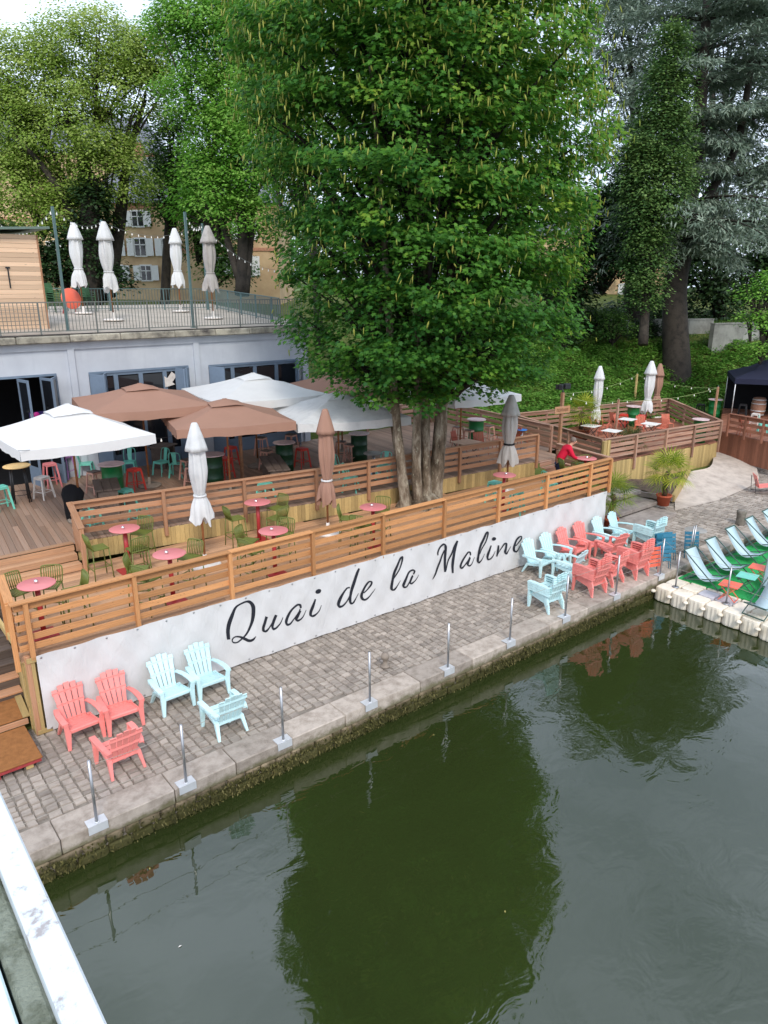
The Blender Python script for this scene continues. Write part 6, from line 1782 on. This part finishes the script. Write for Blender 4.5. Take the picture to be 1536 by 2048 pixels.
def lobed_tree(name, label, base, t_, lobes, mat, n_clumps, per, size, seed, stems=(), dz=.9, bark=BARKD, group=None, shape=KITE, clump_px=34, shell=.45, up=.7):
    """a tree whose crown is a set of rounded masses, standing at distance t_; base: pixel of its foot"""
    g_ = np.random.default_rng(seed)
    k = t_ / FOC
    b = at_depth(base[0], base[1], t_)
    tr = thing(name, label, 'tree', b, 0, group)
    L = []
    for (px, py, rx, ry) in lobes:
        c = at_depth(px, py, t_) - b
        L.append((np.array(c), rx * k, ry * k))
    wts = np.array([a * b_ for _, a, b_ in L]); wts = wts / wts.sum()
    idx = g_.choice(len(L), n_clumps, p=wts)
    d = unit(g_.normal(size=(n_clumps, 3))); d[:, 2] = np.where(d[:, 2] < -.55, -d[:, 2], d[:, 2])
    u_ = 1 - shell * g_.random(n_clumps) ** 1.6
    cs = np.array([L[i][0] for i in idx]); ra = np.array([L[i][1] for i in idx]); rb = np.array([L[i][2] for i in idx])
    wob_ = 1 + .14 * np.sin(d[:, 0] * 7 + idx) + .12 * np.sin(d[:, 2] * 9 + d[:, 1] * 6)
    C_ = cs + d * np.stack([ra * dz, ra * dz, rb], 1) * (u_ * wob_)[:, None]
    rd = g_.uniform(.6, 1.1, n_clumps) * clump_px * k
    rbase = np.clip((d @ np.array(_sd)) * .38 + .42 + g_.normal(size=n_clumps) * .22, 0, 1)  # clumps turned to the sun get paler leaves: light put into their colour
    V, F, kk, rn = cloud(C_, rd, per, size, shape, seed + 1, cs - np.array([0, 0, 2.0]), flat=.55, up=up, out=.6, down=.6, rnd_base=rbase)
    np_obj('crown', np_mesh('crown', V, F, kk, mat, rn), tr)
    for pl in stems:
        pts = [tuple(at_depth(px, py, t_ + dd) - b) for (px, py, r_, dd) in pl]; rs = [r_ * k for (_, _, r_, _) in pl]
        pp = catmull([p + (r_,) for p, r_ in zip(pts, rs)], 4)
        MB().tube([tuple(p[:3]) for p in pp], [float(p[3]) for p in pp], 9).build('trunk', bark, tr)
    tw = MB()
    for i in g_.choice(n_clumps, min(70, n_clumps // 6), replace=False):
        e = Vector(C_[i]); s0 = Vector(cs[i]) * .75 + Vector((0, 0, -.8)); tw.tube([tuple(s0), tuple((s0 + e) / 2 + Vector((0, 0, .3))), tuple(e)], [2.6 * k, 1.6 * k, .5 * k], 5, caps=False)
    tw.build('branches', bark, tr)
    return tr
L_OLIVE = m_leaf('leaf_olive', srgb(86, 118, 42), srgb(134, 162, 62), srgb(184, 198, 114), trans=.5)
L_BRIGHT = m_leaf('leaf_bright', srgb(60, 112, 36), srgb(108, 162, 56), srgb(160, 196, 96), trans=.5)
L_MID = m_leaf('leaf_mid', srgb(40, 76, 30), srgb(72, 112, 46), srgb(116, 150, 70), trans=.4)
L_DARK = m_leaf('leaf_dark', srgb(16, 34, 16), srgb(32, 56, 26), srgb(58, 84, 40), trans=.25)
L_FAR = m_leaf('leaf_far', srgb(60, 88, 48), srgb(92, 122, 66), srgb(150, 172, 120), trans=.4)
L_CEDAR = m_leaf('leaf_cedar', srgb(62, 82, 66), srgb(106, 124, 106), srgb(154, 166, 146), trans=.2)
lobed_tree('deciduous_tree', 'tall loose olive-green tree at the left behind the roof terrace', (190, 600), 46,
    [(60, 160, 120, 90), (190, 110, 130, 80), (120, 280, 150, 100), (250, 190, 100, 80), (50, 400, 120, 90), (220, 360, 100, 90), (10, 280, 90, 120), (300, 120, 70, 60), (120, 440, 110, 70)], L_OLIVE, 3000, 34, .19, 31,
    stems=[[(200, 600, 22, 0), (190, 470, 16, 0), (170, 340, 11, 0), (130, 220, 6, 0)], [(215, 590, 16, .5), (240, 440, 12, .5), (255, 320, 8, 1), (290, 200, 4, 1)], [(185, 590, 14, -1), (150, 440, 10, -1), (90, 340, 6, -2), (30, 270, 3, -2)], [(180, 600, 26, 1.0), (172, 520, 24, 1), (175, 440, 16, 1)]])
lobed_tree('deciduous_tree', 'bright green tree between the olive tree and the sycamore', (485, 590), 40,
    [(430, 80, 110, 80), (520, 50, 110, 80), (400, 200, 80, 70), (490, 190, 100, 90), (440, 300, 80, 80), (420, 400, 80, 70), (500, 330, 80, 90), (350, 60, 60, 50), (500, 440, 60, 60)], L_BRIGHT, 2200, 30, .19, 33,
    stems=[[(482, 590, 13, 0), (486, 470, 11, 0), (478, 340, 9, 0), (455, 190, 5, 0)], [(490, 590, 9, 0), (505, 420, 7, .5), (520, 260, 5, 1)], [(478, 560, 8, 0), (440, 430, 6, 0), (415, 330, 3, 0)]])
lobed_tree('deciduous_tree', 'dark dense tree filling the gap behind the roof parasols', (330, 600), 52,
    [(345, 400, 55, 80), (415, 470, 60, 80), (455, 540, 50, 40), (350, 300, 60, 80), (430, 380, 60, 60)], L_MID, 1200, 26, .22, 35, stems=[[(330, 610, 10, 0), (335, 480, 8, 0), (345, 330, 4, 0)]])
lobed_tree('ivy_clad_trunk', 'ivy-smothered dark trunk beside the shed on the terrace', (180, 600), 44,
    [(165, 520, 45, 70), (185, 420, 40, 60), (120, 540, 55, 55), (60, 540, 60, 55), (230, 560, 30, 30), (0, 520, 60, 70)], L_DARK, 800, 20, .24, 37, stems=[[(180, 620, 26, 0), (178, 480, 22, 0), (185, 360, 12, 0)]])
lobed_tree('deciduous_tree', 'fresh green tree showing at the left shoulder of the sycamore', (620, 640), 28,
    [(560, 100, 90, 90), (515, 200, 60, 70), (610, 30, 100, 80), (540, 280, 60, 70), (600, 330, 80, 110), (590, 200, 80, 80)], L_BRIGHT, 1300, 26, .15, 39, stems=[[(640, 700, 9, 0), (625, 480, 7, 0), (590, 200, 3, 0)]])
lobed_tree('conical_tree', 'conical mid-green tree standing before the cedar', (1290, 690), 39,
    [(1340, 110, 32, 55), (1335, 190, 50, 60), (1325, 280, 66, 70), (1315, 370, 78, 70), (1300, 430, 70, 46), (1275, 340, 46, 60), (1292, 510, 46, 60), (1286, 590, 34, 50)], m_leaf('leaf_conical', srgb(40, 72, 36), srgb(76, 110, 54), srgb(122, 148, 78), trans=.35), 1700, 28, .17, 41, stems=[[(1286, 690, 10, 0), (1295, 560, 8, 0), (1315, 400, 6, 0), (1338, 120, 3, 0)]])
lobed_tree('deciduous_tree', 'dark shady tree between sycamore and cedar', (1180, 690), 44,
    [(1150, 560, 60, 70), (1215, 520, 60, 60), (1120, 600, 60, 50), (1190, 440, 50, 60), (1235, 420, 40, 60)], L_DARK, 900, 18, .26, 43, stems=[[(1140, 700, 10, 0), (1150, 560, 8, 0)], [(1270, 690, 22, 6), (1268, 560, 20, 6), (1290, 440, 12, 6)]])
lobed_tree('deciduous_tree', 'light green low tree at the right picture edge', (1520, 680), 36,
    [(1515, 590, 34, 18), (1550, 570, 40, 26), (1500, 640, 26, 10), (1540, 650, 44, 20), (1525, 700, 40, 12)], L_BRIGHT, 260, 16, .16, 45, stems=[[(1525, 690, 5, 0), (1520, 600, 3, 0)]])
lobed_tree('deciduous_tree', 'dark thicket below the cedar at right', (1450, 670), 56,
    [(1430, 610, 70, 40), (1500, 560, 60, 60), (1240, 640, 50, 34), (1310, 620, 50, 40), (1560, 500, 60, 80), (1400, 540, 60, 50)], L_DARK, 1000, 16, .32, 47, stems=[[(1440, 690, 8, 0), (1450, 560, 6, 0)]])

lobed_tree('cedar_tree', 'second blue-grey conifer filling the sky behind the broad cedar', (1440, 670), 58,
    [(1230, 60, 90, 70), (1250, 180, 80, 80), (1240, 300, 70, 70), (1460, 60, 110, 60), (1500, 180, 90, 60), (1440, 320, 90, 60), (1520, 400, 90, 60), (1400, 470, 120, 50), (1330, 0, 90, 60), (1260, 420, 60, 60)], L_CEDAR, 1500, 22, .62, 49, shape=NEEDLE, stems=[[(1440, 690, 10, 0), (1430, 400, 8, 0), (1420, 0, 4, 0)], [(1280, 640, 7, 0), (1270, 400, 6, 0), (1260, 60, 3, 0)]], clump_px=26)
lobed_tree('deciduous_tree', 'dim green tree standing hidden behind the sycamore crown', (900, 690), 46,
    [(760, 230, 130, 120), (900, 130, 150, 120), (1030, 260, 120, 120), (880, 340, 150, 110), (780, 450, 120, 90), (980, 470, 130, 100), (1080, 400, 80, 90), (880, 570, 150, 60)], L_MID, 1500, 18, .34, 57, stems=[[(900, 700, 12, 0), (900, 450, 9, 0), (900, 150, 4, 0)]], clump_px=40)
# --- blue cedar: flat tiers of needle sprays
g_ = np.random.default_rng(51)
T_C = 43.0; kc = T_C / FOC
cb = at_depth(1352, 692, T_C)
ced = thing('cedar_tree', 'broad blue-grey cedar with flat drooping tiers at the right', 'tree', cb)
trunk_px = [(1353, 775, 30), (1352, 700, 26), (1350, 640, 24), (1352, 560, 22), (1375, 420, 18), (1395, 280, 14), (1405, 140, 11), (1415, 0, 8), (1425, -160, 4)]
pp = catmull([tuple(at_depth(a, b, T_C) - cb) + (r_ * kc,) for a, b, r_ in trunk_px], 5)
MB().tube([tuple(p[:3]) for p in pp], [float(p[3]) for p in pp], 12).build('trunk', BARKD, ced)
pp = catmull([tuple(at_depth(a, b, T_C + .8) - cb) + (r_ * kc,) for a, b, r_ in [(1362, 560, 12), (1400, 420, 10), (1470, 300, 8), (1500, 150, 6), (1530, 0, 4)]], 5)
MB().tube([tuple(p[:3]) for p in pp], [float(p[3]) for p in pp], 9).build('trunk', BARKD, ced)
tiers = [(1352, 490, 170, 8), (1356, 455, 240, 10), (1362, 410, 225, 9), (1385, 300, 150, 6), (1392, 250, 190, 7), (1400, 170, 200, 7), (1408, 100, 170, 6), (1412, 40, 210, 7), (1420, -30, 200, 7), (1500, 240, 150, 6), (1520, 130, 150, 6), (1480, 350, 170, 6), (1535, 30, 160, 6)]
Cs, Rs, RBs = [], [], []
bm_ = MB()
for (tx, ty, rp, nb_) in tiers:
    o = np.array(at_depth(tx, ty, T_C) - cb)
    for j in range(nb_):
        a = 2 * math.pi * (j + g_.random() * .8) / nb_; Lb = rp * kc * g_.uniform(.65, 1.15)
        dr = np.array([math.cos(a), math.sin(a), 0]); pts = []
        for s in np.linspace(0, 1, 7):
            pts.append(o + dr * Lb * s + np.array([0, 0, .7 * math.sin(s * 2.2) - (1.5 if ty > 380 else .9) * s * s + (.0 if ty > 380 else .6 * s * g_.uniform(0, 1))]))
        bm_.tube([tuple(p) for p in pts], [.11 * (1 - .85 * i / 6) for i in range(7)], 5, caps=False)
        for s in np.linspace(.22, 1, 17):
            i_ = min(5, int(s * 6)); p = pts[i_] + (pts[i_ + 1] - pts[i_]) * (s * 6 - i_)
            sd_ = np.array([-dr[1], dr[0], 0])
            for w in (-1, -.5, 0, .5, 1):
                Cs.append(p + sd_ * w * (.30 + .9 * math.sin(s * 2.6)) * g_.uniform(.6, 1.1) + np.array([0, 0, (-.55 if ty > 380 else -.3) * abs(w) + g_.normal() * .10])); Rs.append(g_.uniform(.24, .42)); RBs.append(np.clip(.45 + .25 * s + g_.normal() * .2, 0, 1))
bm_.build('branches', BARKD, ced)
Cs, Rs, RBs = np.array(Cs), np.array(Rs), np.array(RBs)
V, F, k, rn = cloud(Cs, Rs, 8, .42, NEEDLE, 53, Cs.mean(0), flat=.35, up=.9, out=.2, down=.75, rnd_base=RBs)
np_obj('crown', np_mesh('crown', V, F, k, L_CEDAR, rn), ced)

# --- a far wood that closes the view
Cf = []
for i in range(900):
    px = g_.uniform(-250, 1800); t_ = g_.uniform(85, 140); top = 400 + 70 * math.sin(px * .011) + 40 * math.sin(px * .031 + 1)
    Cf.append(tuple(at_depth(px, g_.uniform(top, 590), t_)))
Cf = np.array(Cf)
V, F, k, rn = cloud(Cf, np.full(len(Cf), 3.2), 26, 1.0, KITE, 61, Cf - np.array([0, 0, 4.]), flat=.8)
tag(np_obj('far_wood', np_mesh('far_wood', V, F, k, L_FAR, rn)), 'far-off wood closing the view behind the houses', 'wood', kind='stuff')

# --- ground cover on the bank
def scatter(x0, x1, y0, y1, zlo, zhi, n_, seed, hmax=.45):
    g2 = np.random.default_rng(seed)
    X, Y = g2.uniform(x0, x1, n_ * 4), g2.uniform(y0, y1, n_ * 4)
    Z = np.concatenate([ground_z(X[i:i + 4000], Y[i:i + 4000]) for i in range(0, len(X), 4000)])
    ins = np.zeros(len(X), bool); j = 3
    for i in range(4):
        c_ = ((RT[i].y > Y) != (RT[j].y > Y)) & (X < (RT[j].x - RT[i].x) * (Y - RT[i].y) / (RT[j].y - RT[i].y + 1e-9) + RT[i].x); ins ^= c_; j = i
    ok = ~ins & (Z > zlo) & (Z < zhi) & ((X > 22.7) | (Y > 24.6)) & ~((X < 18.8) & (Y < 38)) & ~((X > 37) & (Y < 19.2) & (Z < 2.4))
    X, Y, Z = X[ok][:n_], Y[ok][:n_], Z[ok][:n_]
    lump = .5 + .5 * np.sin(X * 1.9 + np.sin(Y * 1.3) * 2) * np.sin(Y * 2.3 + X * .7)
    return np.stack([X, Y, Z + hmax * (.25 + .75 * lump) * g2.random(len(X)) ** .5], 1), lump
L_BANK = m_leaf('leaf_bank', srgb(58, 100, 36), srgb(96, 146, 54), srgb(146, 182, 86), trans=.45)
C_, lump = scatter(22, 50, 17, 33, .95, 4.5, 9500, 71, hmax=.5)
V, F, k, rn = cloud(C_, np.full(len(C_), .24), 11, .15, KITE, 72, C_ - np.array([0, 0, 2.]), flat=.6, up=1.0, out=.1, down=.1, rnd_base=np.clip(lump * .6 + g_.random(len(C_)) * .5, 0, 1))
tag(np_obj('bank_plants', np_mesh('bank_plants', V, F, k, L_BANK, rn)), 'dense fresh green ground cover on the bank behind the right terrace', 'ground cover', kind='stuff')
C_, lump = scatter(26, 62, 18, 46, 4.3, 5.6, 4500, 73, hmax=.1)
V, F, k, rn = cloud(C_, np.full(len(C_), .3), 14, .16, NEEDLE, 74, C_ - np.array([0, 0, 2.]), flat=.3, up=.2, out=.1, down=-1.2)
tag(np_obj('lawn_grass', np_mesh('lawn_grass', V, F, k, L_MID, rn)), 'darker rough grass on the slope under the cedar', 'grass', kind='stuff')
# shrubs along the crest
for i, (px, py, w, h_) in enumerate(((1130, 668, 40, 26), (1225, 655, 46, 34), (1290, 662, 34, 24), (1180, 640, 46, 30), (1050, 676, 40, 30))):
    lobed_tree('shrub', ('leafy shrub on the bank crest, ' + ('left of the metal frame', 'behind the metal frame', 'left of the cedar trunk', 'tallest, under the dark tree', 'beside the sycamore crown')[i]), (px, py + h_, ), 43 + i, [(px, py, w, h_)], L_MID if i % 2 else L_DARK, 130, 18, .16, 80 + i, group='shrubs on the bank crest', clump_px=14, stems=[[(px, py + h_ + 8, 2, 0), (px, py, 1, 0)]])

# --- moss and weed hanging on the quay wall
g3 = np.random.default_rng(91)
nm_ = 8500
xm = g3.uniform(.5, 19.5, nm_); wgt = .5 + .5 * np.sin(xm * 1.3 + 1.0) * np.sin(xm * .47); keep = g3.random(nm_) < (.25 + .75 * wgt); xm = xm[keep]
zm = g3.uniform(-.60, -.27, len(xm)) - .03 * g3.random(len(xm))
pm = np.stack([xm, QY0 - .02 - g3.random(len(xm)) * .035, zm], 1)
nr_ = unit(np.array([0, -1., .25]) + g3.normal(size=(len(xm), 3)) * .45); tp_ = unit(np.array([0, -.25, -1.]) + g3.normal(size=(len(xm), 3)) * .45)
V, F, k, rn = leaves(pm, nr_, tp_, g3.uniform(.03, .085, len(xm)), NEEDLE * np.array([1.8, 1]), g3.random(len(xm)))
MOSSL = m_leaf('wall_moss', srgb(46, 47, 20), srgb(76, 73, 34), srgb(114, 106, 66), trans=.15, rough=.9)
tag(np_obj('wall_moss', np_mesh('wall_moss', V, F, k, MOSSL, rn), quay), kind='stuff')
# ---------------------------------------------------------------- the man in the red jacket
SKIN = m_plain('skin', srgb(196, 146, 122), .55, .35, .05)
RED_J = m_cloth('jacket_red', srgb(206, 34, 62), trans=0, rough=.7)
NAVY_T = m_cloth('trousers_navy', srgb(46, 56, 84), trans=0)
HAIR = m_plain('hair_grey', srgb(120, 108, 100), .8, .2, .2, 20)
def skinned(name, verts, edges, mat, parent, sub=2):
    me = bpy.data.meshes.new(name)
    me.from_pydata([v[:3] for v in verts], edges, [])
    me.materials.append(mat)
    o = bpy.data.objects.new(name, me); COL.objects.link(o); add_kid(parent, o)
    md = o.modifiers.new('skin', 'SKIN'); md.use_smooth_shade = True
    sv = me.skin_vertices[0].data
    for i, v in enumerate(verts):
        r = v[3]; sv[i].radius = r if isinstance(r, tuple) else (r, r)
    sv[0].use_root = True
    o.modifiers.new('sub', 'SUBSURF').levels = sub
    o.modifiers['sub'].render_levels = sub
    return o
mp_ = at(1117, 976, Z1)
man = thing('person', 'person in a red jacket and dark trousers bending over an olive chair', 'person', mp_, math.atan2(C_R.y, C_R.x) + .1)
B = [(-.04, 0, .94, .13), (.02, 0, 1.08, .12), (.14, 0, 1.27, .13), (.24, 0, 1.40, .11), (.31, 0, 1.47, .055), (.36, 0, 1.52, .062), (.40, 0, 1.575, .092), (.42, 0, 1.64, .088),
     (.46, 0, 1.535, .06), (.495, 0, 1.575, .022)]
E_ = [(0, 1), (1, 2), (2, 3), (3, 4), (4, 5), (5, 6), (6, 7), (6, 8), (6, 9)]
for sy in (-1, 1):
    k = len(B)
    B += [(.23, sy * .19, 1.37, .06), (.34, sy * .25, 1.12, .046), (.56, sy * .17, 1.0, .032), (.62, sy * .15, .985, .034)]
    E_ += [(3, k), (k, k + 1), (k + 1, k + 2), (k + 2, k + 3)]
    k = len(B)
    B += [(-.03, sy * .10, .86, .10), (.02, sy * .12, .48, .06), (-.04, sy * .13, .09, .042), (.1, sy * .14, .04, .04)]
    E_ += [(0, k), (k, k + 1), (k + 1, k + 2), (k + 2, k + 3)]
skinned('body', B, E_, SKIN, man)
J = [(-.05, 0, .93, (.165, .15)), (.02, 0, 1.08, (.16, .145)), (.13, 0, 1.27, (.18, .15)), (.23, 0, 1.40, (.15, .12)), (.29, 0, 1.455, .085)]
EJ = [(0, 1), (1, 2), (2, 3), (3, 4)]
for sy in (-1, 1):
    k = len(J); J += [(.22, sy * .205, 1.365, .085), (.335, sy * .262, 1.12, .07), (.53, sy * .18, 1.01, .05)]; EJ += [(3, k), (k, k + 1), (k + 1, k + 2)]
skinned('jacket', J, EJ, RED_J, man)
T = [(-.05, 0, .93, (.15, .14))]; ET = []
for sy in (-1, 1):
    k = len(T); T += [(-.04, sy * .105, .82, .115), (.02, sy * .12, .48, .083), (-.04, sy * .13, .08, .066)]; ET += [(0, k), (k, k + 1), (k + 1, k + 2)]
skinned('trousers', T, ET, NAVY_T, man)
for sy in (-1, 1):
    MB().box((.03, sy * .135, .04), (.28, .1, .08), ch=.025).build('shoe', BLACKM, man)
    h = MB(); h.box((.655, sy * .148, .975), (.09, .075, .03), ch=.01)
    for f_, (dy, L) in enumerate(((-.03, .065), (-.01, .075), (.01, .072), (.03, .055))):
        h.tube([(.695, sy * .148 + dy, .975), (.695 + L * .6, sy * .148 + dy, .962), (.695 + L * .8, sy * .148 + dy, .93)], [.0095, .009, .007], 6)
    h.tube([(.64, sy * (.148 - .035), .975), (.68, sy * (.148 - .06), .965), (.705, sy * (.148 - .06), .945)], [.012, .010, .008], 6)
    h.build('hand', SKIN, man)
    MB().lathe([(0, -.03), (.014, -.02), (.018, 0), (.012, .025), (0, .03)], 8, (.395, sy * .094, 1.58)).build('ear', SKIN, man)
MB().lathe([(.098, 1.585), (.101, 1.62), (.09, 1.675), (.06, 1.715), (0, 1.733)], 18, (.388, 0, .002), wob=lambda a, z: 1.0 - .12 * max(0, math.cos(a)) * (1 if z < 1.64 else .3)).build('hair', HAIR, man)
put('olive', lambda: None, mp_ + Vector((.62, -.42, 0)), R(200), 'olive slatted bar stool in the hands of the man in red')
put('olive', lambda: None, mp_ + Vector((.85, -.15, 0)), R(160), 'olive slatted bar stool just beyond the one the man holds')
# floating bits on the water
LEAFW = m_plain('floating_leaf', srgb(150, 140, 80), .7, .3)
for k, (px, py, lb) in enumerate(((356, 1895, 'in the open water at lower left'), (300, 1740, 'near the quay wall at left'), (870, 1470, 'under the quay wall at centre'), (1010, 1820, 'on the tree reflection'))):
    p = at(px, py, WATER_Z + .004)
    o = tag(MB().add([(0, 0, 0), (.03, .012, .006), (.055, 0, .002), (.03, -.012, .006)], [(0, 3, 2, 1)]).build('floating_leaf', WHITEM if k == 0 else LEAFW), 'tiny pale leaf floating ' + lb, 'leaf'); o.location = p; o.rotation_euler = (0, 0, k * 1.3)
